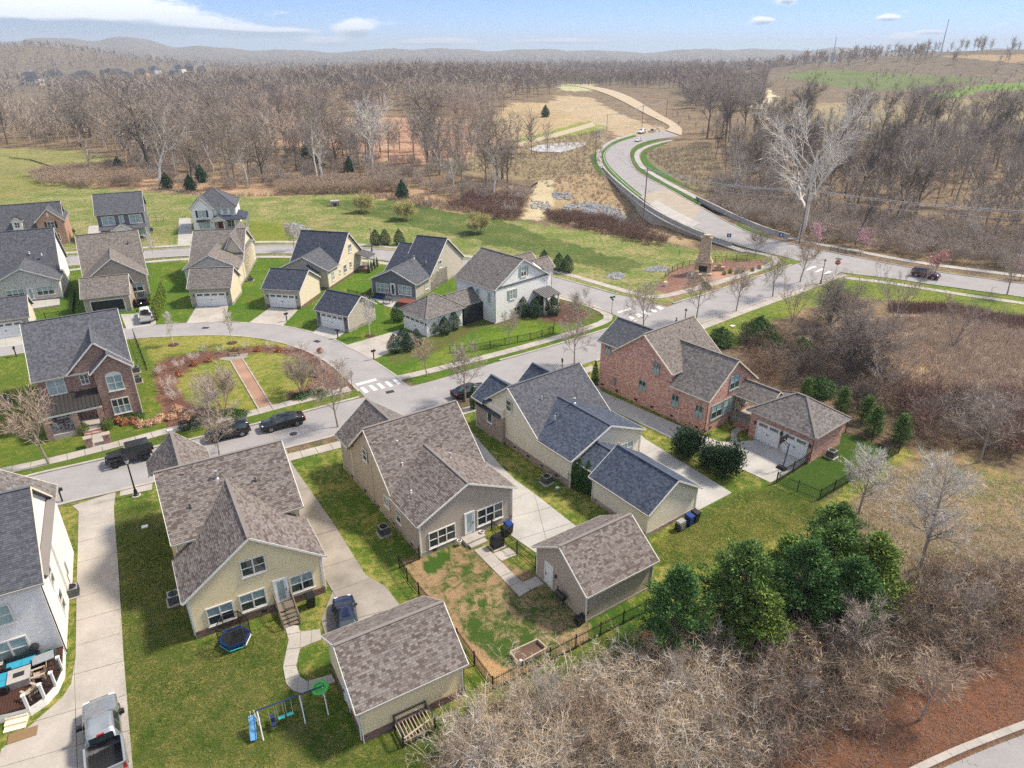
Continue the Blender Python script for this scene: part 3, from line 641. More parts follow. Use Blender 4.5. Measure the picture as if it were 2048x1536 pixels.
turf([(1470, 452), (1500, 463), (1530, 475)], [(1476, 448), (1506, 460), (1536, 472)])
turf([(1180, 312), (1186, 336), (1200, 350)], [(1192, 308), (1195, 332), (1214, 350)])
turf([(1462, 483), (1500, 496), (1550, 508)], [(1466, 487), (1504, 500), (1552, 511)])
# painted markings
def bars(name, quads, parent):
    for q in quads:
        w = GP(q); c = np.mean(np.array(w), 0)
        b = MB().prism(w, .02, .031); b.build(name, 'road_paint', parent)
def quadbar(x0, y0, x1, y1, ex, ey): return [(x0, y0), (x1, y1), (x1 + ex, y1 + ey), (x0 + ex, y0 + ey)]
bars('stop_line', [[(711, 768), (751, 757), (754, 761), (714, 772)], [(1234, 624), (1262, 616), (1264, 619), (1236, 627)], [(1604, 523), (1612, 520), (1640, 528), (1632, 531)]], A_)
bars('crosswalk_stripe', [[(720, 776), (726, 774), (738, 784), (730, 787)], [(737, 772), (744, 770), (756, 780), (748, 782)], [(753, 768), (759, 766), (771, 776), (764, 778)], [(769, 764), (775, 762), (787, 772), (780, 774)], [(784, 760), (790, 758), (803, 768), (796, 770)]], A_)
bars('crosswalk_stripe', [[(1256, 634), (1262, 632), (1276, 640), (1268, 643)], [(1270, 629), (1277, 627), (1288, 634), (1281, 637)], [(1283, 624), (1290, 622), (1301, 628), (1294, 631)], [(1297, 619), (1304, 617), (1315, 623), (1308, 625)], [(1311, 614), (1317, 612), (1328, 617), (1321, 620)]], S2)
bars('crosswalk_stripe', [[(1628, 545), (1636, 544), (1650, 538), (1642, 537)], [(1645, 549), (1653, 548), (1665, 543), (1657, 542)], [(1610, 541), (1618, 540), (1634, 533), (1626, 532)]], S1)
# road in the bottom corner
strip('service_road', [(1690, 1640), (1880, 1536), (2048, 1468), (2400, 1340)], [(1790, 1720), (2000, 1610), (2200, 1540), (2500, 1420)], .02, 'asphalt', 30)
kb = bpy.data.objects.new('kerb', None); COL.objects.link(kb); setp(kb, kind='structure')
kp = resample(GP([(1690, 1628), (1870, 1528), (2048, 1458), (2400, 1332)]), 26); ko = offset(kp, .42)
for i in range(25):
    q = [kp[i], kp[i + 1], ko[i + 1], ko[i]]; c = sum(q) / 4; MB().prism([tuple(v + (c - v) * .015) for v in q], -.05, .12).build('kerb_stone', 'concrete', kb)
for nm, px, py, w, rz in (('drain_cover', 411, 656, 1.0, .05), ('drain_cover', 634, 683, .9, -.6), ('drain_cover', 780, 784, .9, .5), ('manhole_cover', 587, 868, .8, 0)):
    x, y = G(px, py); o = MB()
    if nm[0] == 'm': o.lathe([(.42, .02), (.42, .032), (.36, .036), (0.01, .036)], n=16)
    else:
        o.box(-.5, .5, -.35, .35, .02, .034)
        for k in range(5): o.box(-.44 + k * .19, -.34 + k * .19, -.3, .3, .034, .05)
    setp(o.build(nm, 'dark_metal', None, (x, y, 0), rz), {587: 'round iron manhole cover in the street beside the parked sedan', 411: 'iron drain grate in the alley above the garden birches', 634: 'iron drain grate in the alley near the slate garage drive', 780: 'iron drain grate in the street beside the crosswalk'}[px], 'drain cover')
# ---- drives and garden paths
slabs('driveway', [(145, 1012), (232, 984), (228, 1016), (238, 1148), (248, 1314), (258, 1440), (272, 1600), (-40, 1680), (2, 1500), (62, 1451), (124, 1397), (143, 1368), (151, 1314), (153, 1190), (155, 1107), (157, 1024)],
      [((157, 1037), (228, 1016)), ((157, 1059), (229, 1040)), ((156, 1086), (231, 1065)), ((155, 1127), (235, 1105)), ((153, 1197), (241, 1172)), ((153, 1243), (243, 1218)), ((151, 1293), (246, 1266)), ((150, 1350), (250, 1322)), ((152, 1440), (150, 1380)), ((90, 1438), (255, 1390)), ((20, 1530), (258, 1462)), ((100, 1600), (262, 1545))])
slabs('driveway', [(556, 900), (572, 897), (585, 930), (669, 1050), (732, 1151), (771, 1173), (797, 1207), (830, 1250), (700, 1300), (650, 1270), (642, 1241), (665, 1184), (647, 1154), (640, 1120), (570, 975)],
      [((560, 925), (590, 915)), ((590, 985), (640, 970)), ((620, 1075), (690, 1055)), ((650, 1135), (715, 1115)), ((660, 1186), (745, 1157)), ((665, 1184), (700, 1240)), ((640, 1256), (800, 1215))], m='concrete_dirty')
slabs('driveway', [(900, 836), (915, 832), (1000, 930), (1030, 960), (1064, 984), (1147, 1049), (1210, 1095), (1140, 1125), (1071, 1106), (1022, 1072), (1024, 1035), (985, 960)],
      [((1000, 975), (1050, 955)), ((1020, 1003), (1080, 975)), ((1020, 1037), (1130, 1008)), ((1020, 1085), (1150, 1045)), ((1068, 985), (1100, 1110))], m='concrete_pale')
slabs('driveway', [(1230, 850), (1258, 846), (1290, 878), (1464, 986), (1392, 1024), (1380, 1016), (1300, 960), (1250, 905)], [((1280, 915), (1320, 893)), ((1325, 950), (1370, 924)), ((1370, 985), (1420, 955)), ((1380, 1012), (1400, 1020))], m='concrete_pale')
slabs('driveway', [(1170, 765), (1185, 762), (1203, 783), (1300, 826), (1403, 871), (1440, 884), (1475, 884), (1512, 880), (1614, 921), (1590, 938), (1541, 966), (1465, 931), (1350, 881), (1218, 818), (1165, 782)],
      [((1215, 815), (1235, 795)), ((1285, 850), (1310, 828)), ((1350, 881), (1372, 855)), ((1405, 910), (1445, 880)), ((1459, 886), (1560, 925)), ((1465, 931), (1550, 893)), ((1510, 950), (1600, 912))], m='concrete_pale')
slabs('garden_path', [(1460, 887), (1474, 886), (1473, 870), (1490, 853), (1481, 849), (1463, 862)], [((1458, 876), (1478, 874)), ((1464, 862), (1478, 866))])
slabs('driveway', [(241, 629), (270, 628), (311, 616), (312, 649), (254, 660)], [((268, 625), (272, 660)), ((240, 645), (312, 634))], m='concrete_pale')
slabs('driveway', [(393, 614), (457, 611), (450, 643), (372, 648)], [((425, 610), (412, 650))])
slabs('driveway', [(541, 615), (596, 620), (566, 652), (499, 645)], [((568, 615), (532, 650)), ((520, 630), (585, 635))])
slabs('driveway', [(640, 653), (691, 664), (669, 680), (624, 667)], [((665, 656), (645, 675))], m='concrete_pale')
slabs('driveway', [(800, 660), (851, 676), (748, 719), (688, 692)], [((825, 668), (718, 706)), ((745, 676), (800, 698)), ((722, 684), (775, 708))])
slabs('driveway', [(-60, 685), (42, 671), (46, 690), (-60, 705)], [((10, 670), (14, 700))], m='concrete_pale')
slabs('driveway', [(175, 468), (178, 452), (202, 451), (206, 500), (176, 506)], m='concrete_pale'); slabs('driveway', [(358, 437), (381, 436), (386, 474), (378, 492), (355, 493)], [((356, 455), (385, 455)), ((356, 475), (385, 475))], m='concrete_pale')
slabs('driveway', [(-40, 470), (12, 446), (16, 460), (2, 512), (-40, 516)], m='concrete_pale')
slabs('garden_path', [(568, 1249), (597, 1252), (601, 1264), (641, 1258), (643, 1280), (601, 1297), (593, 1331), (599, 1353), (615, 1363), (664, 1349), (672, 1364), (604, 1388), (586, 1382), (572, 1368), (566, 1335), (577, 1280)],
      [((565, 1272), (602, 1265)), ((602, 1263), (600, 1298)), ((570, 1300), (603, 1296)), ((560, 1335), (600, 1330)), ((565, 1362), (602, 1350)), ((618, 1350), (615, 1395))])
slabs('garden_path', [(948, 1101), (970, 1092), (1060, 1181), (1039, 1194)], [((962, 1117), (988, 1106)), ((985, 1136), (1008, 1124)), ((1000, 1155), (1027, 1143)), ((1020, 1173), (1044, 1163))])
slabs('garden_path', [(986, 1108), (1019, 1095), (1034, 1110), (1003, 1123)]); slabs('garden_path', [(1041, 1167), (1073, 1153), (1088, 1169), (1060, 1180)])
slabs('garden_path', [(184, 870), (207, 864), (214, 893), (186, 900)], [((184, 880), (212, 874)), ((184, 890), (214, 884))])
gp = slabs('brick_path', [(461, 722), (484, 716), (546, 816), (520, 823)], z=.03, m='gravel_brick')
slabs('garden_path', [(436, 719), (452, 712), (497, 706), (492, 716), (462, 723)], [((470, 705), (468, 725))], z=.034, m='concrete_dirty')
for e in ([(461, 722), (520, 823)], [(484, 716), (546, 816)]):
    a, b = G(*e[0]), G(*e[1]); n = 10
    for i in range(n):
        p = [a[k] + (b[k] - a[k]) * i / n for k in (0, 1)]; q = [a[k] + (b[k] - a[k]) * (i + .94) / n for k in (0, 1)]
        MB().beam((p[0] - gp.location.x, p[1] - gp.location.y, .05), (q[0] - gp.location.x, q[1] - gp.location.y, .05), .16, .1).build('edging_stone', 'concrete', gp)
slabs('plaza', [(1402, 551), (1439, 541), (1483, 545), (1461, 558), (1428, 573), (1412, 566)], z=.04, m='gravel_brick')
slabs('patio', [(745, 597), (752, 586), (830, 600), (850, 606), (805, 622), (770, 612)], [((790, 590), (770, 615)), ((760, 600), (830, 612))], m='concrete_pale')
slabs('patio', [(64, 605), (120, 600), (120, 612), (66, 620)], [((92, 598), (92, 620))], z=.25, m='concrete_pale')
# ------------------------------------------------------------------ houses
_wedge = MB().add([(0, 0, 0), (1, 0, 0), (0, 0, .024), (1, 0, .024), (0, 1.12, .004), (1, 1.12, .004)], [(0, 1, 3, 2), (2, 3, 5, 4), (0, 2, 4), (1, 5, 3)])
def slope_slab(P, thick=.14):
    """roof slope from (eave0, eave1, ridge1, ridge0), UV in metres; returns (MB, frame)"""
    P = [Vector(p) for p in P]
    U = (P[1] - P[0]).normalized(); N = U.cross(P[2] - P[0]).normalized()
    V = N.cross(U)
    mb = MB(); n = len(P); mb.v = [tuple(p) for p in P] + [tuple(p - N * thick) for p in P]
    mb.f = [tuple(range(n)), tuple(range(2 * n - 1, n - 1, -1))] + [(i, n + i, n + (i + 1) % n, (i + 1) % n) for i in range(n)]
    uv = [((p - P[0]).dot(U) + 3, (p - P[0]).dot(V)) for p in P]
    mb.uv = list(uv) + [(0, 0)] * n + [(0, .02)] * (4 * n)
    return mb, (P, U, V, N, [(u - 3, v) for u, v in uv])
class House:
    def __init__(s, name, label, ox, oy, a, trim='trim_white', group=None, cat='house'):
        s.o = thing(name, label, cat, (ox, oy, 0), a, group); s.a = a; s.trim = trim; s.tabs = []; s.ox, s.oy = ox, oy
    def wpt(s, p):
        c, n = math.cos(s.a), math.sin(s.a); return Vector((s.ox + c * p[0] - n * p[1], s.oy + n * p[0] + c * p[1], p[2]))
    def slope(s, P, m, tabs=False):
        mb, fr = slope_slab(P); o = mb.build('roof', m, s.o)
        if tabs: s.tabs.append((o, fr))
        return o
    def finish_tabs(s, singles=300, mats=('shingle_piece', 'shingle_field'), ex=.155, w=(.17, .36)):
        """lay separate shingles on the slopes; the nearest ones are pieces of their own"""
        allp = []
        r = random.Random(int(s.ox * 100))
        for k, (o, (P, U, V, N, uv)) in enumerate(s.tabs):
            S = max(v for u, v in uv); v = 0.0; n = len(uv)
            while v < S - .05:
                xs = []
                vm = v + ex * .5
                for i in range(n):
                    (u0, v0), (u1, v1) = uv[i], uv[(i + 1) % n]
                    if (v0 > vm) != (v1 > vm): xs.append(u0 + (u1 - u0) * (vm - v0) / (v1 - v0))
                if len(xs) >= 2:
                    a, b = min(xs), max(xs); u = a - r.random() * .3
                    while u < b:
                        ww = r.uniform(*w); u0, u1 = max(u, a), min(u + ww, b)
                        if u1 - u0 > .04: allp.append((k, u0, u1 - u0, v, r.uniform(.6, 1.5)))
                        u += ww
                v += ex
        C = Vector((0, 0, CAM_H))
        def dist(p):
            k, u, w_, v, h = p; _, (P, U, V, N, uv) = s.tabs[k]; q = s.wpt(P[0] + U * (u + w_ / 2) + V * v)
            n = Vector((math.cos(s.a) * N.x - math.sin(s.a) * N.y, math.sin(s.a) * N.x + math.cos(s.a) * N.y, N.z))
            return (q - C).length + (500 if n.dot(C - q) < 0 else 0)
        allp.sort(key=dist)
        me = _wedge.mesh('shingle', mats[0])
        for p in allp[:singles]:
            k, u, w_, v, h = p; o, (P, U, V, N, uv) = s.tabs[k]
            q = P[0] + U * u + V * v + N * .004
            c = link('shingle', me, o)
            c.matrix_local = Matrix(((U.x * (w_ - .012), V.x * ex, N.x * h, q.x), (U.y * (w_ - .012), V.y * ex, N.y * h, q.y), (U.z * (w_ - .012), V.z * ex, N.z * h, q.z), (0, 0, 0, 1)))
        wv = np.array(_wedge.v)
        for k, (o, (P, U, V, N, uv)) in enumerate(s.tabs):
            L = np.array([(u, w_ - .012, v, h) for kk, u, w_, v, h in allp[singles:] if kk == k])
            if not len(L): continue
            B = np.stack([np.array(U), np.array(V), np.array(N)])
            loc = np.stack([L[:, None, 0] + wv[None, :, 0] * L[:, None, 1], L[:, None, 2] + wv[None, :, 1] * ex, wv[None, :, 2] * L[:, None, 3] + .004], -1)
            X = np.array(P[0]) + loc @ B
            base = np.arange(len(L))[:, None, None] * 6
            T = np.array([(0, 1, 3), (0, 3, 2), (2, 3, 5), (2, 5, 4), (0, 2, 4), (1, 5, 3)])[None] + base
            setp(link('shingles', mesh_np('shingles', X.reshape(-1, 3), T.reshape(-1, 3), mats[1]), o), kind='stuff')
    def block(s, x0, x1, y0, y1, ax, e, r, wall, roof, o=.35, g=.32, base=None, bh=.55, tabs=(0, 0), corners=True, gm=None, ends=(1, 1), apex=None, z0=0.0, rake=True, val=None):
        """gabled block; ridge along ax; e height of the eave edge, r of the ridge"""
        X = ax == 'x'
        h0, h1, t0, t1 = (y0, y1, x0, x1) if X else (x0, x1, y0, y1)
        mid = (h0 + h1) / 2 if apex is None else apex
        pl, pr = (r - e) / (mid - h0 + o), (r - e) / (h1 - mid + o)
        P = (lambda t, h, z: (t, h, z)) if X else (lambda t, h, z: (h, t, z))
        prof = [(h0, z0), (h1, z0), (h1, e + pr * o - .15), (mid, r - .16), (h0, e + pl * o - .15)]
        MB().extr(prof, ax, t0, t1).build('wall', wall, s.o)
        if gm:  # gable faced differently
            for t, k in ((t0 - .012, ends[0]), (t1 + .012, ends[1])):
                if k: MB().extr([(h0, e + .1), (h1, e + .1), (mid, r - .2)], ax, t - .012, t + .012).build('gable_facing', gm, s.o)
        a0, a1 = t0 - g * ends[0], t1 + g * ends[1]
        b0, b1 = (a0, a1) if val is None else ((a0, val) if ends[0] else (val, a1))
        A = [P(b0, h0 - o, e), P(b1, h0 - o, e), P(a1, mid, r), P(a0, mid, r)]; B = [P(b1, h1 + o, e), P(b0, h1 + o, e), P(a0, mid, r), P(a1, mid, r)]
        if not X: A, B = [A[1], A[0], A[3], A[2]], [B[1], B[0], B[3], B[2]]
        s.slope(A, roof, tabs[0]); s.slope(B, roof, tabs[1])
        MB().beam(P(a0, mid, r + .02), P(a1, mid, r + .02), .24, .05).build('ridge_cap', roof, s.o)
        # eaves and rakes
        for h, sg in ((h0 - o, -1), (h1 + o, 1)):
            MB().beam(P(b0, h - sg * -.05, e - .09), P(b1, h - sg * -.05, e - .09), .1, .13).build('gutter', 'trim_gutter', s.o)
        if rake:
            for t, k, sg in ((a0, ends[0], -1), (a1, ends[1], 1)):
                if not k: continue
                for h, sh in ((h0 - o, -1), (h1 + o, 1)):
                    MB().beam(P(t + sg * .02, h, e - .08), P(t + sg * .02, mid, r - .08), .05, .15).build('rake_board', s.trim, s.o)
        if corners:
            for t, k in ((t0, ends[0]), (t1, ends[1])):
                if not k: continue
                for h, zz in ((h0, e + pl * o - .2), (h1, e + pr * o - .2)):
                    MB().box(*((t - .035, t + .035, h - .07, h + .07) if X else (h - .07, h + .07, t - .035, t + .035)), z0, zz).build('corner_board', s.trim, s.o)
        if base: MB().box(x0 - .045, x1 + .045, y0 - .045, y1 + .045, -.15, bh).build('foundation', base, s.o)
    def hip(s, x0, x1, y0, y1, e, r, wall, roof, o=.4, base=None, bh=.5, ridge=None):
        MB().box(x0, x1, y0, y1, 0, e + .1).build('wall', wall, s.o)
        a, b, c, d = x0 - o, x1 + o, y0 - o, y1 + o
        if (b - a) >= (d - c):
            k = (d - c) / 2 if ridge is None else ridge; m = (c + d) / 2; r0, r1 = (a + k, m, r), (b - k, m, r)
            Q = [[(a, c, e), (b, c, e), r1, r0], [(b, d, e), (a, d, e), r0, r1], [(a, d, e), (a, c, e), r0], [(b, c, e), (b, d, e), r1]]
        else:
            k = (b - a) / 2 if ridge is None else ridge; m = (a + b) / 2; r0, r1 = (m, c + k, r), (m, d - k, r)
            Q = [[(a, c, e), (b, c, e), r0], [(b, c, e), (b, d, e), r1, r0], [(b, d, e), (a, d, e), r1], [(a, d, e), (a, c, e), r0, r1]]
        for q in Q: s.slope(q, roof)
        for p, q in ((r0, r1), ((a, c, e), r0), ((a, d, e), r0 if (b - a) >= (d - c) else r1), ((b, c, e), r1 if (b - a) >= (d - c) else r0), ((b, d, e), r1)):
            if (Vector(p) - Vector(q)).length > .1: MB().beam(Vector(p) + Vector((0, 0, .02)), Vector(q) + Vector((0, 0, .02)), .24, .05).build('ridge_cap', roof, s.o)
        for p, q in (((a, c), (b, c)), ((b, c), (b, d)), ((b, d), (a, d)), ((a, d), (a, c))): MB().beam((*p, e - .09), (*q, e - .09), .1, .13).build('gutter', 'trim_gutter', s.o)
        if base: MB().box(x0 - .045, x1 + .045, y0 - .045, y1 + .045, -.15, bh).build('foundation', base, s.o)
    def fr(s, face, val):
        """map (u along the wall, z, out) to local"""
        return {'S': lambda u, z, o: (u, val - o, z), 'N': lambda u, z, o: (u, val + o, z), 'W': lambda u, z, o: (val - o, u, z), 'E': lambda u, z, o: (val + o, u, z)}[face]
    def rect(s, mb, F, u0, u1, z0, z1, o0, o1):
        p, q = F(u0, z0, o0), F(u1, z1, o1); mb.box(min(p[0], q[0]), max(p[0], q[0]), min(p[1], q[1]), max(p[1], q[1]), z0, z1)
    def win(s, face, val, u0, u1, z0, z1, c=2, r=2, glass='glass', frame='trim_white', arch=False, shut=None, panes=True, fw=.09):
        F = s.fr(face, val); mb = MB()
        for (a, b, d, e) in ((u0 - fw, u1 + fw, z1, z1 + fw), (u0 - fw, u1 + fw, z0 - fw, z0), (u0 - fw, u0, z0, z1), (u1, u1 + fw, z0, z1)): s.rect(mb, F, a, b, d, e, .003, .075)
        for i in range(1, c): k = u0 + (u1 - u0) * i / c; s.rect(mb, F, k - .05, k + .05, z0, z1, .003, .07)
        for j in range(1, r): k = z0 + (z1 - z0) * j / r; s.rect(mb, F, u0, u1, k - .03, k + .03, .003, .062)
        s.rect(mb, F, u0 - fw - .05, u1 + fw + .05, z0 - fw - .06, z0 - fw, .003, .12)
        w = mb.build('window', frame, s.o)
        gl = glass if isinstance(glass, (list, tuple)) else [glass]
        if panes:
            for i in range(c):
                for j in range(r):
                    g = MB(); a, b = u0 + (u1 - u0) * i / c + (.05 if i else 0), u0 + (u1 - u0) * (i + 1) / c - (.05 if i < c - 1 else 0)
                    d, e = z0 + (z1 - z0) * j / r + (.03 if j else 0), z0 + (z1 - z0) * (j + 1) / r - (.03 if j < r - 1 else 0)
                    s.rect(g, F, a, b, d, e, .002, .02); g.build('pane', gl[(j if len(gl) == r else i * r + j) % len(gl)], w)
        else:
            g = MB(); s.rect(g, F, u0, u1, z0, z1, .002, .02); g.build('pane', gl[0], w)
        if arch:
            g = MB(); n = 8; m = (u0 + u1) / 2; hw = (u1 - u0) / 2 + fw; pr = [(m + hw * math.cos(math.pi * i / n), z1 + fw + .42 * math.sin(math.pi * i / n)) for i in range(n + 1)]
            b = [F(u, z, .07) for u, z in pr] + [F(u, z, .003) for u, z in pr]
            g.add(b, [tuple(range(n + 1)), tuple(range(2 * n + 1, n, -1))] + [(i, i + 1, n + 2 + i, n + 1 + i) for i in range(n)]); g.build('arch_panel', frame, w)
        if shut:
            for a, b in ((u0 - fw - .42, u0 - fw - .02), (u1 + fw + .02, u1 + fw + .42)):
                g = MB(); s.rect(g, F, a, b, z0 - .05, z1 + .05, .003, .05)
                k = z0
                while k < z1: s.rect(g, F, a + .05, b - .05, k, k + .05, .05, .062); k += .11
                g.build('shutter', shut, s.o)
        return w
    def door(s, face, val, u0, u1, z0, z1, m='door_white', glass='glass_teal'):
        F = s.fr(face, val); mb = MB()
        for (a, b, d, e) in ((u0 - .1, u0, z0, z1 + .1), (u1, u1 + .1, z0, z1 + .1), (u0, u1, z1, z1 + .1)): s.rect(mb, F, a, b, d, e, .003, .09)
        s.rect(mb, F, u0, u1, z0, z1, .003, .045); d = mb.build('door', m, s.o)
        if glass: g = MB(); s.rect(g, F, u0 + .16, u1 - .16, z0 + .2, z1 - .15, .045, .055); g.build('pane', glass, d)
        else:
            for k in range(3):
                for q in range(2):
                    g = MB(); w = (u1 - u0) / 2; s.rect(g, F, u0 + q * w + .07, u0 + (q + 1) * w - .07, z0 + .12 + k * (z1 - z0) / 3, z0 - .05 + (k + 1) * (z1 - z0) / 3, .045, .058); g.build('door_panel', m, d)
        g = MB(); s.rect(g, F, u1 - .1, u1 - .05, z0 + .9, z0 + 1.1, .045, .11); g.build('handle', 'dark_metal', d)
    def gdoor(s, face, val, u0, u1, z1=2.25, m='door_white', rows=4, cols=8, z0=.02):
        F = s.fr(face, val); mb = MB()
        for (a, b, d, e) in ((u0 - .14, u0, z0, z1 + .14), (u1, u1 + .14, z0, z1 + .14), (u0, u1, z1, z1 + .14)): s.rect(mb, F, a, b, d, e, .003, .06)
        d = mb.build('garage_door', 'trim_white', s.o)
        for j in range(rows):
            g = MB(); za, zb = z0 + (z1 - z0) * j / rows + .012, z0 + (z1 - z0) * (j + 1) / rows - .004
            s.rect(g, F, u0, u1, za, zb, .003, .03)
            for i in range(cols):
                w = (u1 - u0) / cols
                if j < rows - 1: s.rect(g, F, u0 + i * w + .07, u0 + (i + 1) * w - .07, za + .07, zb - .07, .03, .042)
            p = g.build('door_panel', m, d)
            if j == rows - 1:
                nn = max(2, cols // 2)
                for i in range(nn):
                    q = MB(); w = (u1 - u0) / nn
                    for k in range(4): s.rect(q, F, u0 + i * w + .12 + k * (w - .24) / 4 + .015, u0 + i * w + .12 + (k + 1) * (w - .24) / 4 - .015, za + .12, zb - .08, .03, .046)
                    q.build('pane', 'glass', p)
        g = MB(); mu = (u0 + u1) / 2
        for k in (-.08, .08): s.rect(g, F, mu + k - .02, mu + k + .02, .95, 1.2, .03, .07)
        g.build('handle', 'black_metal', d)
        for u in (u0 - .35, u1 + .35):
            g = MB(); s.rect(g, F, u - .07, u + .07, 1.75, 2.1, .0, .16); g.build('wall_lamp', 'dark_metal', s.o)
    def vent(s, x, y, z, h=.45, r=.06, m='galvanised'):
        MB().lathe([(r * 2.4, z - .1), (r * 1.6, z + .06), (r, z + .1), (r, z + h - .1), (r * 1.7, z + h - .08), (r * 1.7, z + h), (.01, z + h + .03)], x, y, 10).build('vent_pipe', m, s.o)
    def pipe(s, x, y, z1, m=None): MB().path([(x, y, z1), (x, y, .25)], .045, 6).build('downspout', m or s.trim, s.o)
    def vents_low(s, face, val, us, z=.22):
        F = s.fr(face, val)
        for u in us: g = MB(); s.rect(g, F, u - .2, u + .2, z, z + .2, .0, .055); g.build('crawl_vent', 'black_metal', s.o)
T2 = ('glass', 'glass_blind')
# ---- yellow house
h = House('yellow_house', 'pale yellow sided house with brown shingle roof and rear wooden steps', -22.09, 35.40, .53)
h.block(0, 9.08, 0, 8.2, 'y', 3.62, 7.23, 'siding_yellow', 'shingle_brown', base='brick_base', bh=.62, tabs=(1, 1), ends=(1, 0), val=4.9)
h.block(.1, 9.0, 5.04, 14.4, 'x', 5.01, 8.40, 'siding_yellow', 'shingle_brown', base='brick_base', bh=.62, tabs=(1, 0))
h.block(-.35, 3.7, 9.0, 16.3, 'y', 5.75, 8.05, 'siding_yellow', 'shingle_brown', base='brick_base', ends=(0, 1), tabs=(1, 1), val=14.2)
h.win('S', 0, 3.72, 5.25, 3.95, 5.2, 2, 2, 'glass'); h.win('S', 0, .98, 2.6, .78, 2.2, 2, 2, T2); h.win('S', 0, 3.2, 4.85, .98, 2.35, 2, 2, T2); h.win('S', 0, 6.75, 8.3, 1.05, 2.45, 2, 2, T2)
h.door('S', 0, 5.62, 6.42, .62, 2.62, glass='glass_blind'); h.vents_low('S', 0, (1.6, 4.6), .25); h.vents_low('W', 0, (3.,))
h.vent(3.9, 8.2, 7.35, .75, .09); h.vent(4.3, 7.2, 6.75, .3, .05, 'dark_metal'); h.vent(6.5, 7.3, 6.8, .3, .05, 'dark_metal'); h.vent(1.6, 6.7, 6.4, .3, .05, 'dark_metal')
h.pipe(-.1, .12, 3.5); h.pipe(9.2, .1, 3.5)
h.finish_tabs()
g = House('yellow_garage', 'yellow sided garage with brick base behind the yellow house', -8.84, 27.36, .53, cat='garage')
g.block(0, 6.61, 0, 6.18, 'x', 2.95, 5.23, 'siding_yellow', 'shingle_brown', o=.3, g=.3, base='brick_base', bh=.62, tabs=(1, 1))
g.door('W', 0, 2.3, 3.2, .25, 2.25, glass=None); g.pipe(6.72, .05, 2.9, 'dark_metal'); g.pipe(-.1, .05, 2.9)
g.finish_tabs()
# ---- taupe house
h = House('taupe_house', 'taupe sided house with brown shingle roof beside the dug-up fenced yard', -7.37, 44.0, .61)
h.block(0, 8.9, 0, 8, 'y', 3.4, 5.71, 'siding_taupe', 'shingle_grey', base='stone_base', bh=.45, tabs=(1, 1), ends=(1, 0), val=4.75)
h.block(.06, 8.84, 4.93, 13.8, 'x', 3.4, 7.76, 'siding_taupe', 'shingle_brown', base='stone_base', bh=.45, tabs=(1, 0))
h.block(.03, 6.3, 9.0, 16.15, 'y', 3.9, 6.75, 'siding_taupe', 'shingle_grey', base='stone_base', bh=.45, ends=(0, 1), tabs=(1, 0), o=.4, val=13.4)
h.win('S', 0, .80, 3.15, .62, 2.02, 3, 2, 'glass'); h.win('S', 0, 5.45, 7.9, .80, 2.3, 3, 2, 'glass'); h.door('S', 0, 4.22, 5.0, .42, 2.5)
h.win('W', 0, 9.75, 10.5, 4.1, 5.2, 1, 2, 'glass'); h.win('W', 0, 5.65, 6.55, 1.45, 2.35, 2, 1, 'glass_teal'); h.win('W', 0, 3.45, 4.2, 1.15, 2.35, 1, 2, ('glass', 'glass_teal'))
h.vents_low('W', 0, (1.6, 5., 8., 11., 14.), .2); h.vents_low('S', 0, (1.2,), .15); h.vent(5.6, 4.6, 5.2, .5, .07, 'galvanised')
for x, y, z in ((1.8, 6.3, 4.9), (1.0, 3.2, 4.1), (2.2, 7.9, 6.2)): h.vent(x, y, z, .28, .05, 'trim_white')
h.pipe(-.1, -.1, 3.3); h.pipe(8.95, -.08, 3.3)
h.finish_tabs()
MB().box(3.7, 5.6, -1.0, 0, -.1, .36).box(3.85, 5.45, -1.5, -1.0, -.1, .19).build('door_step', 'concrete', h.o)
g = House('taupe_garage', 'taupe sided garage with white side door at the fenced yard', 5.32, 36.96, .59, cat='garage')
g.block(0, 6.41, 0, 6.04, 'x', 2.73, 4.97, 'siding_taupe', 'shingle_brown', o=.3, g=.3, base='concrete', bh=.16, tabs=(1, 1))
g.door('W', 0, 4.0, 4.85, .1, 2.12, glass=None); g.pipe(-.08, -.08, 2.7)
f_ = g.fr('W', 0); q = MB(); g.rect(q, f_, 3.5, 3.62, 1.5, 1.8, .0, .14); q.build('wall_lamp', 'dark_metal', g.o)
g.finish_tabs()
# ---- cream house with the blue roof
h = House('cream_house', 'cream sided house with blue-grey roof and mixed brick base', 5.52, 53.91, .65)
h.block(0, 9.3, 0, 9, 'y', 3.22, 5.34, 'siding_cream', 'shingle_blue', base='brick_mixed', bh=.75, ends=(1, 0), val=4.7)
h.block(.06, 9.24, 4.9, 14.3, 'x', 3.22, 6.98, 'siding_cream', 'shingle_slate', base='brick_mixed', bh=.75)
h.block(-.25, 4.2, 10.4, 15.2, 'y', 3.7, 5.55, 'siding_cream', 'shingle_blue', base='brick_mixed', bh=3.0, ends=(0, 1), o=.4, val=13.4); h.block(6.0, 9.2, 10.5, 15.0, 'y', 3.8, 5.5, 'siding_cream', 'shingle_blue', ends=(0, 1), val=14.0)
h.slope([(-.62, 15.0, 3.05), (-.62, 10.7, 3.05), (-.02, 10.7, 3.42), (-.02, 15.0, 3.42)], 'shingle_navy')
h.win('W', 0, 9.25, 10.0, 4.25, 5.35, 1, 2, 'glass'); h.win('W', -.3, 12.2, 12.95, 1.7, 2.8, 1, 1, 'glass', 'trim_white'); h.vents_low('W', 0, (2., 4.2, 6.4, 8.6), .3)
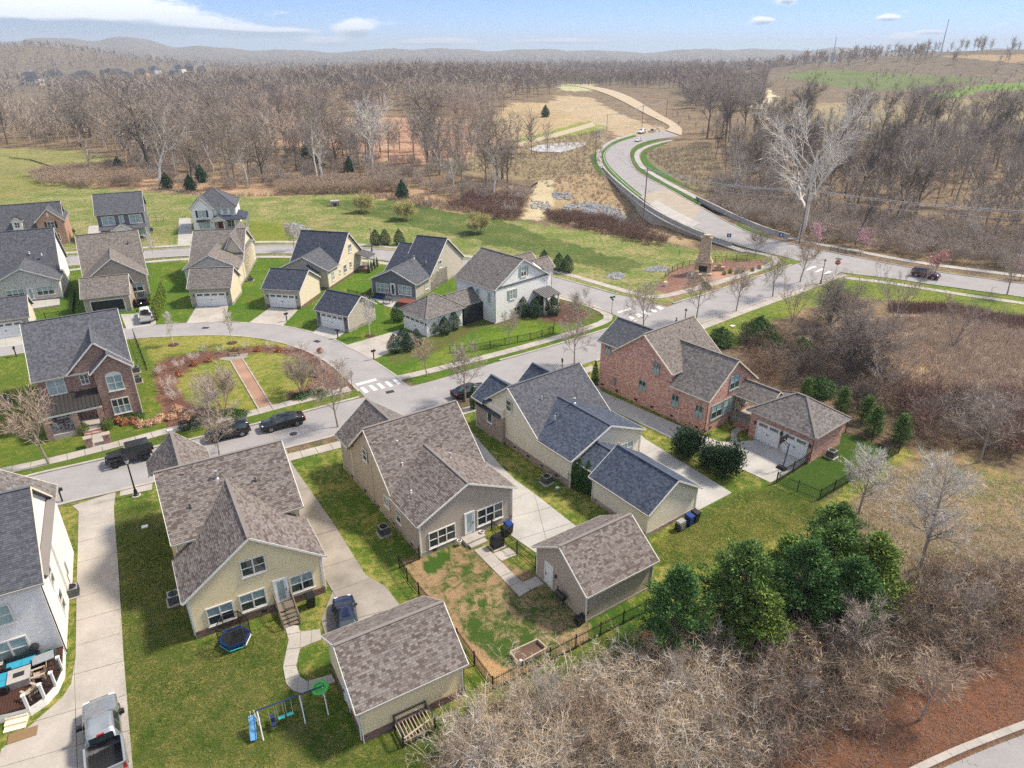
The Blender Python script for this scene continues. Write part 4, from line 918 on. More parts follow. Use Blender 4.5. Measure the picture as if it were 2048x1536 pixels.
h.win('S', 0, 6.6, 8.2, 1.0, 2.3, 2, 2, 'glass_teal'); h.vent(4.9, 5.2, 5.35, .6, .09); h.vent(2.2, 5.0, 4.6, .28, .05); h.vent(2.6, 7.6, 5.6, .28, .05)
MB().box(-.28, -.05, 11.6, 11.85, .9, 1.7).box(-.26, -.1, 11.2, 11.3, .1, 1.6).build('utility_box', 'grey_metal', h.o); h.pipe(-.08, .1, 3.1)
h.block(.9, 5.3, -2.2, 1.0, 'y', 2.75, 4.0, 'siding_cream', 'shingle_blue', ends=(0, 0), corners=False)
g = House('cream_garage', 'cream sided garage with blue-grey roof and bins at its end wall', 11.38, 46.52, .64, cat='garage')
g.block(0, 6.22, 0, 6.73, 'y', 2.6, 4.74, 'siding_cream', 'shingle_blue', o=.3, g=.3, base='brick_mixed', bh=.45); g.gdoor('E', 6.22, 1.0, 5.8, 2.15)
# ---- red brick house
h = House('brick_house', 'large red brick house with grey shingle roof and covered breezeway', 20.75, 64.09, .70, trim='trim_cream')
h.block(0, 8.64, 0, 9, 'y', 4.11, 7.57, 'brick_red', 'shingle_grey', ends=(1, 0), corners=False, o=.3, val=4.85)
h.block(.06, 8.58, 5.0, 13.2, 'x', 5.49, 8.90, 'brick_red', 'shingle_brown', corners=False, o=.3)
h.block(.03, 6.2, 9.2, 15.6, 'y', 6.1, 8.2, 'brick_red', 'shingle_slate', corners=False, ends=(0, 1), o=.35, val=12.6)
for z0, z1, y0, y1 in ((4.75, 5.95, 6.75, 7.5), (2.0, 3.1, 8.4, 9.3), (1.75, 3.1, 3.75, 4.55), (1.75, 3.05, .55, 1.4), (4.8, 5.9, 14.05, 14.8)): h.win('W', 0, y0, y1, z0, z1, 2, 2, ('glass_teal', 'glass'), 'shutter_green', fw=.06)
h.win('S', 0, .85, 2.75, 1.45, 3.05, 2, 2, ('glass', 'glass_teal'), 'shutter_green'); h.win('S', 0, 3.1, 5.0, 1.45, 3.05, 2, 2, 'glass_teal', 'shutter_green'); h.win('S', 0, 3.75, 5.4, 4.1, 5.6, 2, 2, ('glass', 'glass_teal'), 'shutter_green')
h.vents_low('W', 0, (1., 4.4, 7.2, 9.6, 12.6, 15.), .35); h.vents_low('S', 0, (1., 4.5), .35); h.pipe(-.08, -.08, 4.0, 'red_wood')
for x, y, z in ((6.2, 9.6, 8.9), (5.2, 8.4, 8.1), (7.0, 8.2, 8.0), (6.9, 7.4, 7.3), (2.4, 8.1, 7.9)): h.vent(x, y, z - .1, .35, .06, 'dark_metal')
MB().box(-.2, -.02, 12.9, 13.3, 1.1, 2.0).build('utility_box', 'grey_metal', h.o)
h.block(5.0, 8.4, -4.0, .2, 'y', 3.35, 4.6, 'trim_cream', 'shingle_grey', o=.3, ends=(1, 0), corners=False, z0=3.0)
for x, y in ((5.1, -3.9), (8.3, -3.9), (8.3, -1.8)): MB().box(x - .12, x + .12, y - .12, y + .12, 0, 3.1).build('porch_post', 'brick_red', h.o)
MB().box(4.8, 8.5, -3.6, -.05, -.1, .55).build('porch_floor', 'concrete', h.o); MB().box(4.35, 4.8, -2.6, -1.0, -.1, .36).box(3.95, 4.35, -2.6, -1.0, -.1, .18).build('porch_step', 'brick_red', h.o)
h.door('S', 0, 5.5, 6.4, .56, 2.6, 'trim_cream', 'glass'); h.win('S', 0, 6.8, 8.0, 1.3, 2.6, 2, 2, 'glass_teal', 'shutter_green')
g = House('brick_garage', 'red brick two-door garage with hipped grey roof behind a basketball hoop', 29.77, 58.21, .67, cat='garage', trim='trim_cream')
g.hip(0, 5.98, 0, 7.09, 3.19, 5.4, 'brick_red', 'shingle_grey'); g.gdoor('W', 0, .55, 3.05, 2.2, cols=4); g.gdoor('W', 0, 3.6, 6.1, 2.2, cols=4); g.pipe(-.07, -.07, 3.1, 'red_wood')
# ---- white painted brick house at the picture's edge
h = House('white_brick_house', 'white painted brick house with slate roof and rear deck', -30.52, 34.04, .50, trim='trim_cream')
h.block(-9.5, 0, 0, 10.1, 'x', 6.48, 10.6, 'brick_white', 'shingle_slate', corners=False, tabs=(1, 0))
h.slope([(.46, 9.6, 6.32), (.46, .3, 6.32), (-.02, .3, 6.75), (-.02, 9.6, 6.75)][::-1][::-1], 'shingle_grey'); h.slope([(.46, .3, 6.32), (.46, 9.6, 6.32), (-.02, 9.6, 6.75), (-.02, .3, 6.75)], 'shingle_grey')
h.block(-7.6, .15, 6.0, 12.0, 'y', 6.35, 9.6, 'brick_white', 'shingle_grey', ends=(0, 1), corners=False, val=9.8)
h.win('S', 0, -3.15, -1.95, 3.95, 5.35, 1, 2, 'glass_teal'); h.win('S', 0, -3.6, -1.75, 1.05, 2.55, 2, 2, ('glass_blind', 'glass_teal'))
h.win('E', 0, 2.8, 3.7, 3.6, 5.2, 1, 2, 'glass'); h.win('E', 0, 3.2, 4.1, .9, 2.6, 1, 2, 'glass'); h.pipe(.08, -.08, 6.3, 'dark_metal')
MB().box(.02, .2, 7.4, 7.8, 1.2, 2.2).box(.02, .18, 7.0, 7.2, .6, 1.5).build('utility_box', 'grey_metal', h.o)
q = MB(); q.tube((-1.9, 1.2, 7.5), (-1.9, 1.2, 8.2), .03); q.build('dish_mast', 'galvanised', h.o); q = MB(); q.lathe([(.01, 0), (.2, .03), (.36, .11), (.37, .13), (.2, .05), (.01, .03)], n=16); d = q.build('satellite_dish', 'grey_metal', h.o, (-1.9, 1.15, 8.2)); d.rotation_euler = (R(60), 0, R(-30))
h.block(-9, -4.6, -8.5, -.2, 'y', 3.2, 5.2, 'brick_white', 'shingle_slate', corners=False, ends=(1, 0))
h.finish_tabs(mats=('slate_piece', 'slate_field'), ex=.15)
# ---- brown brick house across the street
h = House('brown_brick_house', 'two storey brown brick house with slate roof and front porch', -50.46, 65.04, .55)
h.block(0, 8.94, 0, 13.0, 'x', 5.93, 10.34, 'brick_brown', 'shingle_slate', corners=False, g=.3)
h.block(5.39, 8.94, -1.24, 3.4, 'y', 6.0, 7.95, 'brick_brown', 'shingle_slate', corners=False, ends=(1, 0), val=-0.05)
h.block(3.2, 9.0, -.14, 6.5, 'y', 6.0, 9.15, 'brick_brown', 'shingle_slate', corners=False, ends=(1, 0), val=0.1)
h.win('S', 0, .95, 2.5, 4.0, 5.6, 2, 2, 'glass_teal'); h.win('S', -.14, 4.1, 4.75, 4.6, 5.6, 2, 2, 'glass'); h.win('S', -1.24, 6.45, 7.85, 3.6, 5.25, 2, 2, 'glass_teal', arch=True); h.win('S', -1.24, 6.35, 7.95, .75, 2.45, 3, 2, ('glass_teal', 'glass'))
mb, _ = slope_slab([(-.25, -3.0, 2.95), (5.35, -3.0, 2.95), (5.35, 0.05, 3.9), (-.25, .05, 3.9)], .1); p = mb.build('porch_roof', 'seam_dark', h.o)
for i in range(15): MB().beam((-.2 + i * .39, -3.0, 2.99), (-.2 + i * .39, .02, 3.93), .035, .06).build('roof_seam', 'seam_dark', p)
MB().box(-.2, 5.3, -2.95, -2.75, 2.6, 2.86).build('porch_beam', 'trim_white', h.o); MB().box(-.1, 5.35, -2.9, 0, -.1, .55).build('porch_floor', 'concrete', h.o)
for x in (.1, 2.75, 5.1): MB().box(x - .28, x + .28, -2.95, -2.45, 0, 2.62).build('porch_pillar', 'brick_brown', h.o)
MB().box(3.1, 4.75, -3.35, -2.9, -.1, .38).box(3.1, 4.75, -3.75, -3.35, -.1, .2).build('porch_step', 'brick_brown', h.o); h.door('S', 0, 3.6, 4.6, .56, 2.65, 'shutter_black', 'glass'); h.win('S', 0, 1.0, 2.3, 1.2, 2.4, 2, 2, 'glass', shut='shutter_black'); h.pipe(9.02, -1.3, 5.9)
h.vents_low('W', 0, (2., 6.), .3)
# sliver of the neighbour
h = House('tan_brick_house', 'tan brick house cut by the edge beside the brown brick house', -56.0, 59.5, .55)
h.block(-9, 0, 0, 11, 'y', 5.0, 8.5, 'brick_orange', 'shingle_slate', corners=False)
# ---- houses on the alley
def alley_house(name, label, ox, oy, a, W, e, r, ye, xL, xR, yr, Rr, wall, side, rext, rmain, gable=None, front=14., base='stone_base', trim='trim_white', E=None):
    h = House(name, label, ox, oy, a, trim); E = e if E is None else E
    h.block(0, W, 0, yr, 'y', e, r, side, rext, ends=(1, 0), base=base, bh=.4, gm=None, val=ye - .15)
    if gable: MB().extr([(.02, .4), (W - .02, .4), (W - .02, e + .05), (W / 2, r - .25), (.02, e + .05)], 'y', -.03, .02).build('gable_wall', gable, h.o)
    h.block(xL + .35, xR - .35, ye, 2 * yr - ye, 'x', E, Rr, side, rmain, base=base, bh=.4)
    return h
def alley_garage(name, label, ox, oy, a, W, D, e, r, wall, side, roof, door=(.9, None), base='stone_base', trim='trim_white', opened=False):
    g = House(name, label, ox, oy, a, trim, cat='garage')
    g.block(0, W, 0, D, 'x', e, r, side, roof, o=.3, g=.3, base=base, bh=.45)
    MB().box(.02, W - .02, -.03, .02, .0, e + .1).build('front_wall', wall, g.o)
    u0, u1 = door[0], door[1] or W - door[0]
    if not opened: g.gdoor('S', -.032, u0, u1, 2.2)
    else:
        MB().box(u0, u1, -.034, -.031, 0, 2.15).build('dark_opening', 'mat_black', g.o)
        q = MB()
        for (a_, b_, c_, d_) in ((u0 - .14, u0, 0, 2.3), (u1, u1 + .14, 0, 2.3), (u0, u1, 2.15, 2.3)): q.box(a_, b_, -.09, -.032, c_, d_)
        q.build('garage_door', 'trim_white', g.o)
        MB().box(u0 + .4, u1 - 1.6, -.05, -.035, .15, .75).build('bumper_inside', 'grey_metal', g.o)
    return g
h = alley_house('washed_brick_house', 'whitewashed brick gabled house with dark slate roof behind the alley', -83.92, 105.36, .44, 9.49, 3.36, 5.83, 5., -1.2, 9.46, 10.39, 9.84, 'brick_wash', 'siding_white', 'shingle_slate', 'shingle_slate', 'brick_wash')
h.win('S', -.03, 6.2, 8.5, 1.1, 2.4, 3, 2, ('glass', 'glass_teal')); h.door('S', -.03, 4.9, 5.6, .5, 2.4); h.win('S', -.03, 2.0, 4.4, 1.2, 2.4, 3, 2, ('glass', 'glass_teal')); h.vent(5.4, 7.2, 6.5, .3, .06, 'trim_white'); h.vent(7.2, 6.5, 6.2, .3, .06, 'trim_white')
alley_garage('pale_garage', 'pale yellow garage with slate roof at the alley edge', -75.6, 90.5, .49, 6.05, 6.22, 2.78, 5.11, 'siding_beige', 'siding_pale', 'shingle_slate')
h = alley_house('tan_house', 'tan sided gabled house with brown roof behind an open garage', -69.12, 106.61, .49, 8.86, 3.75, 7.2, 4., -.47, 9.19, 9.96, 9.26, 'siding_tan', 'siding_tan', 'shingle_brown', 'shingle_brown', None)
h.win('S', 0, 6.2, 8.0, 1.2, 2.6, 2, 2, ('glass', 'glass_teal')); h.vent(5.2, 3.5, 6.3, .35, .06, 'dark_metal'); h.vent(7.2, 7.8, 7.6, .3, .06, 'dark_metal')
alley_garage('tan_garage', 'tan garage with its door open and a white pickup beside it', -66.61, 101.10, .40, 6.32, 6.09, 2.88, 5.23, 'siding_tan', 'siding_tan', 'shingle_brown', opened=True)
h = alley_house('pale_stone_house', 'cream house with pale stone gable and tan roof above its white garage', -56.15, 113.95, .18, 8.55, 3.72, 6.10, 4.6, -.35, 8.95, 11.2, 7.9, 'brick_wash', 'siding_pale', 'shingle_brown', 'shingle_grey', 'brick_wash')
h.block(5.6, 8.6, 6.0, 16.9, 'y', 4.6, 7.95, 'siding_pale', 'shingle_brown', corners=False); h.vent(6.8, 7., 6.4, .3, .05, 'dark_metal'); h.win('E', 8.6, 13.5, 14.3, 4.3, 5.3, 1, 2, 'glass')
alley_garage('sage_garage', 'sage and cream garage with white door facing the curved alley', -51.89, 105.36, .12, 6.31, 6.30, 3.16, 5.57, 'siding_sage', 'siding_pale', 'shingle_grey')
h = alley_house('butter_house', 'butter yellow house with navy shingle roof and side porch', -40.19, 116.29, -.22, 8.53, 3.44, 5.62, 4.2, -.64, 8.85, 9.03, 7.9, 'siding_beige', 'siding_pale', 'shingle_slate', 'shingle_navy', 'siding_beige', base='brick_base')
h.win('E', 8.53, 6.2, 7.2, 1.2, 2.5, 2, 2, 'glass'); h.win('E', 8.53, 8.8, 9.4, 1.5, 2.4, 1, 2, 'glass'); h.win('E', 8.53, 9.0, 10., 4.3, 5.6, 2, 2, ('glass_teal', 'glass')); h.win('E', 8.53, 1.4, 2.2, 1.2, 2.6, 2, 2, 'glass_teal'); h.win('E', 8.53, 4.4, 4.9, 1.6, 2.2, 1, 1, 'glass_teal')
mb, _ = slope_slab([(11.3, 11.2, 2.75), (11.3, 14.4, 2.75), (8.6, 14.4, 3.5), (8.6, 11.2, 3.5)], .1); p = mb.build('porch_roof', 'seam_metal', h.o)
for i in range(8): MB().beam((11.3, 11.25 + i * .44, 2.79), (8.6, 11.25 + i * .44, 3.54), .03, .05).build('roof_seam', 'seam_metal', p)
for y in (11.4, 14.2): MB().box(11.0, 11.2, y - .1, y + .1, 0, 2.75).build('porch_post', 'trim_white', h.o)
MB().box(8.6, 11.3, 11.2, 14.4, -.1, .6).build('porch_floor', 'brick_base', h.o); h.vent(5.6, 6.4, 5.6, .4, .06, 'dark_metal')
h.block(3.2, 6.8, -3.6, .3, 'y', 2.95, 4.2, 'siding_pale', 'shingle_navy', ends=(0, 0), corners=False)
alley_garage('butter_garage', 'cream garage with navy roof and white door below the butter yellow house', -39.95, 105.45, -.18, 6.12, 7.14, 3.14, 5.45, 'siding_beige', 'siding_pale', 'shingle_navy', base='brick_base')
h = alley_house('slate_blue_house', 'slate blue and beige house with navy roof behind its patio', -23.82, 111.91, -.38, 8.45, 2.72, 4.85, 5.0, 2.6, 8.8, 11.6, 7.8, 'siding_greyblue', 'siding_beige', 'shingle_slate', 'shingle_navy', 'siding_greyblue')
h.block(.2, 4.5, 4.5, 16, 'x', 2.8, 6.6, 'siding_beige', 'shingle_navy', ends=(1, 0)); h.win('S', -.03, .9, 3.2, .6, 2.1, 3, 2, 'glass_teal'); h.win('S', -.03, 5.2, 7.6, .7, 2.2, 3, 2, 'glass_teal'); h.door('S', -.03, 3.7, 4.5, .35, 2.3, glass='glass')
h.win('E', 8.45, 3.2, 4.2, .9, 2.0, 2, 2, 'glass_teal'); h.win('E', 8.45, 8.6, 9.4, 3.2, 4.4, 1, 2, ('glass_teal', 'glass')); h.vent(5.0, 6.0, 5.2, .5, .08); h.vent(7.0, 6.6, 4.6, .3, .05)
alley_garage('slate_blue_garage', 'slate blue and tan garage with navy roof beside the curved alley', -29.33, 96.85, -.49, 6.02, 6.10, 2.61, 4.80, 'siding_greyblue', 'siding_beige', 'shingle_navy')
h = House('white_corner_house', 'white corner house with grey roof and dark green shuttered windows', -2.52, 97.62, -.81)
h.block(-9.03, 0, 0, 11.26, 'x', 5.42, 9.07, 'siding_white', 'shingle_grey', corners=True)
MB().box(.0, .09, -.1, 11.36, 5.35, 5.6).build('gable_band', 'seam_metal', h.o)
h.win('E', 0, 5.4, 6.4, 6.3, 7.7, 2, 2, ('glass', 'glass_teal'), shut='shutter_green'); h.win('E', 0, 3.0, 4.0, 3.2, 4.6, 2, 2, 'glass_teal', shut='shutter_green'); h.win('E', 0, 4.0, 4.9, 1.0, 1.6, 2, 1, 'glass'); h.win('E', 0, 5.9, 6.4, 1.0, 1.6, 1, 1, 'glass')
h.win('S', 0, -1.6, -1.0, 3.0, 4.6, 1, 2, 'glass_teal'); h.win('S', 0, -4.2, -3.6, 3.0, 4.6, 1, 2, 'glass_teal'); h.pipe(.08, -.08, 5.3, 'dark_metal'); h.vent(-1.6, 2.4, 6.8, .6, .08)
mb, _ = slope_slab([(2.7, 8.0, 2.85), (2.7, 11.6, 2.85), (.05, 11.6, 3.55), (.05, 8.0, 3.55)], .1); p = mb.build('porch_roof', 'seam_metal', h.o)
for i in range(9): MB().beam((2.7, 8.05 + i * .43, 2.89), (.05, 8.05 + i * .43, 3.59), .03, .05).build('roof_seam', 'seam_metal', p)
for y in (8.2, 9.9, 11.4): MB().box(2.3, 2.5, y - .1, y + .1, 0, 2.85).build('porch_post', 'trim_white', h.o)
MB().box(.02, 2.6, 8.0, 11.6, -.1, .5).build('porch_floor', 'concrete', h.o); h.win('E', 0, 8.6, 9.3, .9, 2.4, 1, 2, 'glass'); h.door('E', 0, 9.9, 10.8, .52, 2.5, 'shutter_black', None)
h.block(-7.2, -4.6, 9.8, 13.2, 'y', 6.2, 7.6, 'siding_white', 'shingle_brown', ends=(0, 1), val=11.0); h.block(-3.4, -.8, 9.8, 13.2, 'y', 6.2, 7.6, 'siding_white', 'shingle_brown', ends=(0, 1), val=11.0)
g = House('white_garage', 'white garage with hipped grey roof joined to the white corner house', -12.26, 92.04, -.79, cat='garage')
g.hip(-5.58, 0, 0, 6.75, 3.0, 5.1, 'siding_white', 'shingle_grey'); g.gdoor('S', 0, -5.0, -.5, 2.2)
g.block(-4.2, -.6, 5.5, 11.0, 'y', 2.95, 4.6, 'siding_white', 'shingle_grey', ends=(0, 0), corners=False)
for y in (8.2, 10.8): MB().box(-.25, -.05, y - .1, y + .1, 0, 2.9).build('porch_post', 'dark_metal', g.o)
MB().box(-.6, .1, 7.0, 11.0, 0, 2.7).build('screen_porch', 'mat_black', g.o)
# ---- houses beyond the cross street
h = House('orange_brick_house', 'orange brick house with black shutters and dormer in slate roof', -95.95, 146.55, .45)
h.block(-4.9, 0, 0, 9, 'y', 5.0, 7.7, 'brick_orange', 'shingle_slate', corners=False); h.block(-13, -.5, 1.6, 8.6, 'x', 3.6, 8.2, 'brick_orange', 'shingle_slate', corners=False)
h.win('S', 0, -3.0, -1.8, 3.6, 4.9, 2, 2, 'glass', shut='shutter_black'); h.win('S', 0, -3.0, -1.4, .9, 2.3, 2, 2, 'glass'); h.block(-9.3, -7.7, .9, 4.5, 'y', 5.3, 6.2, 'siding_white', 'seam_dark', ends=(1, 0), o=.15, g=.15); h.win('S', .9, -8.9, -8.1, 4.1, 5.1, 2, 2, 'glass')
q = MB(); q.box(-2.75, -2.3, -.02, .0, 6.0, 6.8); q.build('gable_vent', 'trim_white', h.o)
h = House('bluegrey_house', 'blue-grey two storey house with dark roof beyond the cross street', -81.10, 151.59, .41)
h.block(-9.15, 0, 0, 9.06, 'x', 5.85, 9.46, 'siding_greyblue', 'shingle_slate'); h.win('S', 0, -8.2, -6.0, 3.6, 5.2, 2, 2, 'glass_teal', fw=.16); h.win('S', 0, -2.9, -.7, 3.6, 5.2, 2, 2, 'glass_teal', fw=.16); h.win('S', 0, -4.9, -4.2, 4.0, 5.2, 1, 2, 'glass_teal', fw=.14)
h.slope([(-9.2, -1.8, 2.7), (.1, -1.8, 2.7), (.1, .0, 3.4), (-9.2, 0, 3.4)], 'shingle_slate'); h.block(-6.4, -3.2, -2.2, .2, 'y', 2.75, 3.9, 'siding_white', 'shingle_slate', ends=(1, 0), z0=2.5)
for x in (-9., -6.3, -3.3, -.1): MB().box(x - .12, x + .12, -2.05, -1.8, 0, 2.7).build('porch_post', 'trim_white', h.o)
h.win('S', 0, -1.9, -.6, .8, 2.3, 1, 2, 'glass_teal')
h = House('white_hip_house', 'white house with dark hipped roof and wraparound porch past the cross street', -72.79, 156.3, .27)
h.hip(0, 9.4, 1.0, 10.5, 5.4, 9.0, 'siding_white', 'shingle_slate'); h.block(0.05, 4.46, 0, 5, 'y', 5.3, 7.9, 'siding_white', 'shingle_slate', ends=(1, 0))
h.win('S', 0, 1.4, 3.0, 3.4, 4.9, 2, 2, 'glass_teal', shut='shutter_black'); h.win('S', 0, 1.2, 3.4, .9, 2.2, 3, 1, 'glass_teal'); h.win('S', 1.0, 5.2, 6.1, 3.6, 4.9, 1, 2, 'glass_teal'); h.win('S', 1.0, 6.7, 7.5, 3.6, 4.9, 1, 2, 'glass_teal'); h.win('S', 1.0, 8.2, 9.0, 3.6, 4.9, 1, 2, 'glass_teal')
h.slope([(4.4, -1.2, 2.8), (11.6, -1.2, 2.8), (9.6, 1.0, 3.5), (4.4, 1.0, 3.5)], 'shingle_navy'); h.slope([(11.6, -1.2, 2.8), (11.6, 7, 2.8), (9.42, 7, 3.5), (9.42, 1.0, 3.5)], 'shingle_navy'); h.slope([(.8, -.6, 2.5), (3.7, -.6, 2.5), (3.7, 0, 2.9), (.8, 0, 2.9)], 'shingle_navy'); h.block(4.4, 6.6, -1.6, 1, 'y', 2.85, 3.8, 'siding_white', 'shingle_navy', ends=(1, 0), z0=2.6)
for x in (4.5, 6.6, 9.0, 11.4): MB().box(x - .1, x + .1, -1.1, -.9, 0, 2.8).build('porch_post', 'trim_white', h.o)
for y in (2., 4.5, 6.8): MB().box(11.3, 11.5, y - .1, y + .1, 0, 2.8).build('porch_post', 'trim_white', h.o)
MB().box(4.4, 11.6, -1.2, 1.0, -.1, .5).build('porch_floor', 'concrete', h.o); h.win('S', 1.0, 7.2, 8.8, .8, 2.3, 2, 2, 'glass'); h.door('S', 1.0, 5.2, 6.1, .52, 2.5, 'red_wood', None)
# ------------------------------------------------------------------ plants
class TB:
    """branches (tubes) and twigs (slim blades) of one plant"""
    def __init__(s, seed): s.r = random.Random(seed); s.bv, s.bf, s.tv, s.tf = [], [], [], []
    def seg(s, p, q, r0, r1, n):
        d = q - p
        if d.length < 1e-5: return
        d.normalize(); u = d.orthogonal().normalized(); w = d.cross(u); b = len(s.bv)
        for c, r in ((p, r0), (q, r1)):
            for i in range(n):
                t = 6.2832 * i / n; s.bv.append(tuple(c + (u * math.cos(t) + w * math.sin(t)) * r))
        for i in range(n):
            j = (i + 1) % n; s.bf.append((b + i, b + j, b + n + j)); s.bf.append((b + i, b + n + j, b + n + i))
    def twig(s, p, d, L, w, bend=.25):
        r = s.r; u = d.orthogonal().normalized(); u = (u * math.cos(r.uniform(0, 6.28)) + d.cross(u) * math.sin(r.uniform(0, 6.28))).normalized()
        k = Vector((r.uniform(-1, 1), r.uniform(-1, 1), r.uniform(-.6, 1))) * bend * L
        m = p + d * L * .55 + k * .25; e = p + d * L + k; b = len(s.tv)
        s.tv += [tuple(p - u * w), tuple(p + u * w), tuple(m + u * w * .7), tuple(m - u * w * .7), tuple(e)]
        s.tf += [(b, b + 1, b + 2), (b, b + 2, b + 3), (b + 3, b + 2, b + 4)]
    def grow(s, p, d, L, r, lev, P):
        rr = s.r; nseg = P['seg'][lev]; sides = P['sides'][lev]; pts = [p.copy()]; rad = [r]; dd = d.copy()
        for i in range(nseg):
            dd = (dd + Vector((rr.uniform(-1, 1), rr.uniform(-1, 1), rr.uniform(-1, 1))) * P['wob'][lev] + Vector((0, 0, P['up'][lev]))).normalized()
            q = pts[-1] + dd * L / nseg; r2 = r * (1 - (1 - P['tip'][lev]) * (i + 1) / nseg)
            s.seg(pts[-1], q, rad[-1], r2, sides); pts.append(q); rad.append(r2)
        last = lev + 1 >= len(P['n']) - 0
        nch = P['n'][lev]
        for k in range(nch):
            t = P['from'][lev] + (1 - P['from'][lev]) * ((k + rr.random()) / nch); x = min(t, .999) * nseg; i = int(x); f = x - i
            q = pts[i].lerp(pts[i + 1], f); ax = (pts[i + 1] - pts[i]).normalized()
            u = ax.orthogonal().normalized(); ph = k * 2.4 + rr.uniform(-.6, .6); side = u * math.cos(ph) + ax.cross(u) * math.sin(ph)
            an = P['ang'][lev] * rr.uniform(.7, 1.25); nd = (ax * math.cos(an) + side * math.sin(an)).normalized()
            if lev + 1 < len(P['n']): s.grow(q, nd, L * P['len'][lev] * rr.uniform(.7, 1.2) * (1 - .45 * t * P.get('cone', .6)), max(rad[i] * P['rad'][lev], .008), lev + 1, P)
            else: s.twig(q, nd, P['tl'] * rr.uniform(.5, 1.3), P['tw'], P.get('bend', .25))
    def meshes(s, nm, bm, tm):
        return mesh_np('trunk', np.array(s.bv), np.array(s.bf), bm), mesh_np('crown', np.array(s.tv), np.array(s.tf), tm)
def tparams(n=(9, 6, 5, 5), up=(.02, .08, .08, .05), ang=(.75, .7, .75, .7), ln=(.5, .5, .5, .5), frm=(.35, .25, .2, .15), tl=.7, tw=.03, wob=(.08, .16, .2, .2), tip=(.35, .3, .3, .3), rad=(.5, .55, .6, .6), **k):
    m = len(n); d = dict(n=n, up=up, ang=ang, len=ln, tl=tl, tw=tw, wob=wob, tip=tip, rad=rad, seg=(6, 4, 3, 2), sides=(6, 4, 3, 3)); d['from'] = frm; d.update(k); return d
def bare(seed, h, r0, P, bm, tm, stems=1, lean=.0):
    t = TB(seed)
    for i in range(stems):
        d = Vector((0, 0, 1))
        if stems > 1: a = 6.283 * i / stems + t.r.uniform(-.4, .4); d = Vector((math.cos(a) * lean, math.sin(a) * lean, 1)).normalized()
        t.grow(Vector((d.x * .15, d.y * .15, -.1)), d, h * t.r.uniform(.85, 1.05), r0 * (1 if stems == 1 else .7), 0, P)
    return t.meshes('tree', bm, tm)
PROTO = {}
def wood_p(tw): return tparams(n=(10, 6, 5, 4), ang=(.62, .6, .65, .6), ln=(.42, .52, .55, .5), frm=(.36, .22, .2, .1), tl=1.3, tw=tw, up=(.03, .13, .1, .06), cone=.5)
for i, (bm, tm) in enumerate((('bark_grey', 'bark_mauve'), ('bark_dark', 'bark_mauve'), ('bark_grey', 'bark_grey'), ('bark_pale', 'bark_grey'), ('bark_dark', 'bark_blue'), ('bark_dark', 'bark_dark'))):
    PROTO['wood%d' % i] = bare(20 + i, 12 + (i % 3), .26, wood_p(.030), bm, tm)
PROTO['syc'] = bare(41, 12.5, .38, tparams(n=(10, 7, 6, 5), ang=(.85, .6, .6, .6), ln=(.72, .5, .5, .45), frm=(.28, .25, .2, .1), tl=1.2, tw=.026, up=(.0, .10, .08, .06), wob=(.12, .18, .2, .2), cone=.35, rad=(.62, .55, .55, .5)), 'bark_pale', 'bark_pale')
PROTO['syc2'] = bare(45, 12, .34, tparams(n=(9, 6, 6, 5), ang=(.7, .6, .6, .6), ln=(.62, .5, .5, .45), frm=(.3, .25, .2, .1), tl=1.2, tw=.034, up=(.0, .12, .08, .06), wob=(.14, .18, .2, .2), cone=.35), 'bark_pale', 'bark_grey')
PROTO['oak'] = bare(47, 13, .45, tparams(n=(10, 7, 5, 5), ang=(.85, .7, .7, .6), ln=(.62, .5, .5, .45), frm=(.25, .25, .2, .1), tl=1.3, tw=.035, up=(.0, .06, .05, .06), wob=(.12, .28, .3, .2), cone=.3), 'bark_dark', 'bark_grey')
for i in range(4): PROTO['street%d' % i] = bare(60 + i, 3.6, .085, tparams(n=(9, 6, 6, 4), ang=(.72, .6, .6, .6), ln=(.72, .5, .5, .5), frm=(.36, .2, .15, .1), tl=.5, tw=.013, up=(.0, .12, .08, .05), cone=.45), 'bark_grey', 'bark_mauve' if i < 3 else 'bark_tan')
PROTO['birch'] = bare(70, 3.6, .05, tparams(n=(12, 6, 4, 3), ang=(.55, .5, .5, .5), ln=(.36, .5, .5, .5), frm=(.25, .2, .2, .1), tl=.35, tw=.012, up=(.02, .12, .1, .05), cone=.8), 'bark_pale', 'bark_pale')
PROTO['multi'] = bare(71, 1.5, .035, tparams(n=(5, 4, 3, 3), ang=(.5, .5, .5, .5), ln=(.5, .5, .5, .5), frm=(.25, .2, .2, .1), tl=.25, tw=.006, up=(.0, .1, .1, .05)), 'bark_pale', 'bark_pale', 5, .6)
PROTO['myrtle'] = bare(72, 2.6, .06, tparams(n=(7, 6, 5, 4), ang=(.4, .45, .5, .5), ln=(.62, .55, .5, .5), frm=(.3, .25, .2, .1), tl=.38, tw=.010, up=(.0, .1, .06, .05), cone=.3), 'bark_tan', 'bark_mauve', 6, .45)
PROTO['willow'] = bare(73, 3.0, .10, tparams(n=(10, 8, 6, 5), ang=(.6, .6, .6, .5), ln=(.6, .5, .5, .5), frm=(.2, .2, .15, .1), tl=.9, tw=.02, up=(.0, .04, -.08, -.2), cone=.3, bend=.3), 'bark_tan', 'bark_willow', 3, .5)
PROTO['silver'] = bare(74, 8.5, .15, tparams(n=(34, 9, 5, 4), ang=(1.0, .55, .5, .5), ln=(.36, .42, .5, .5), frm=(.3, .15, .15, .1), tl=.5, tw=.009, up=(.0, .08, .06, .04), cone=.75, wob=(.06, .2, .22, .2)), 'bark_grey', 'bark_pale')
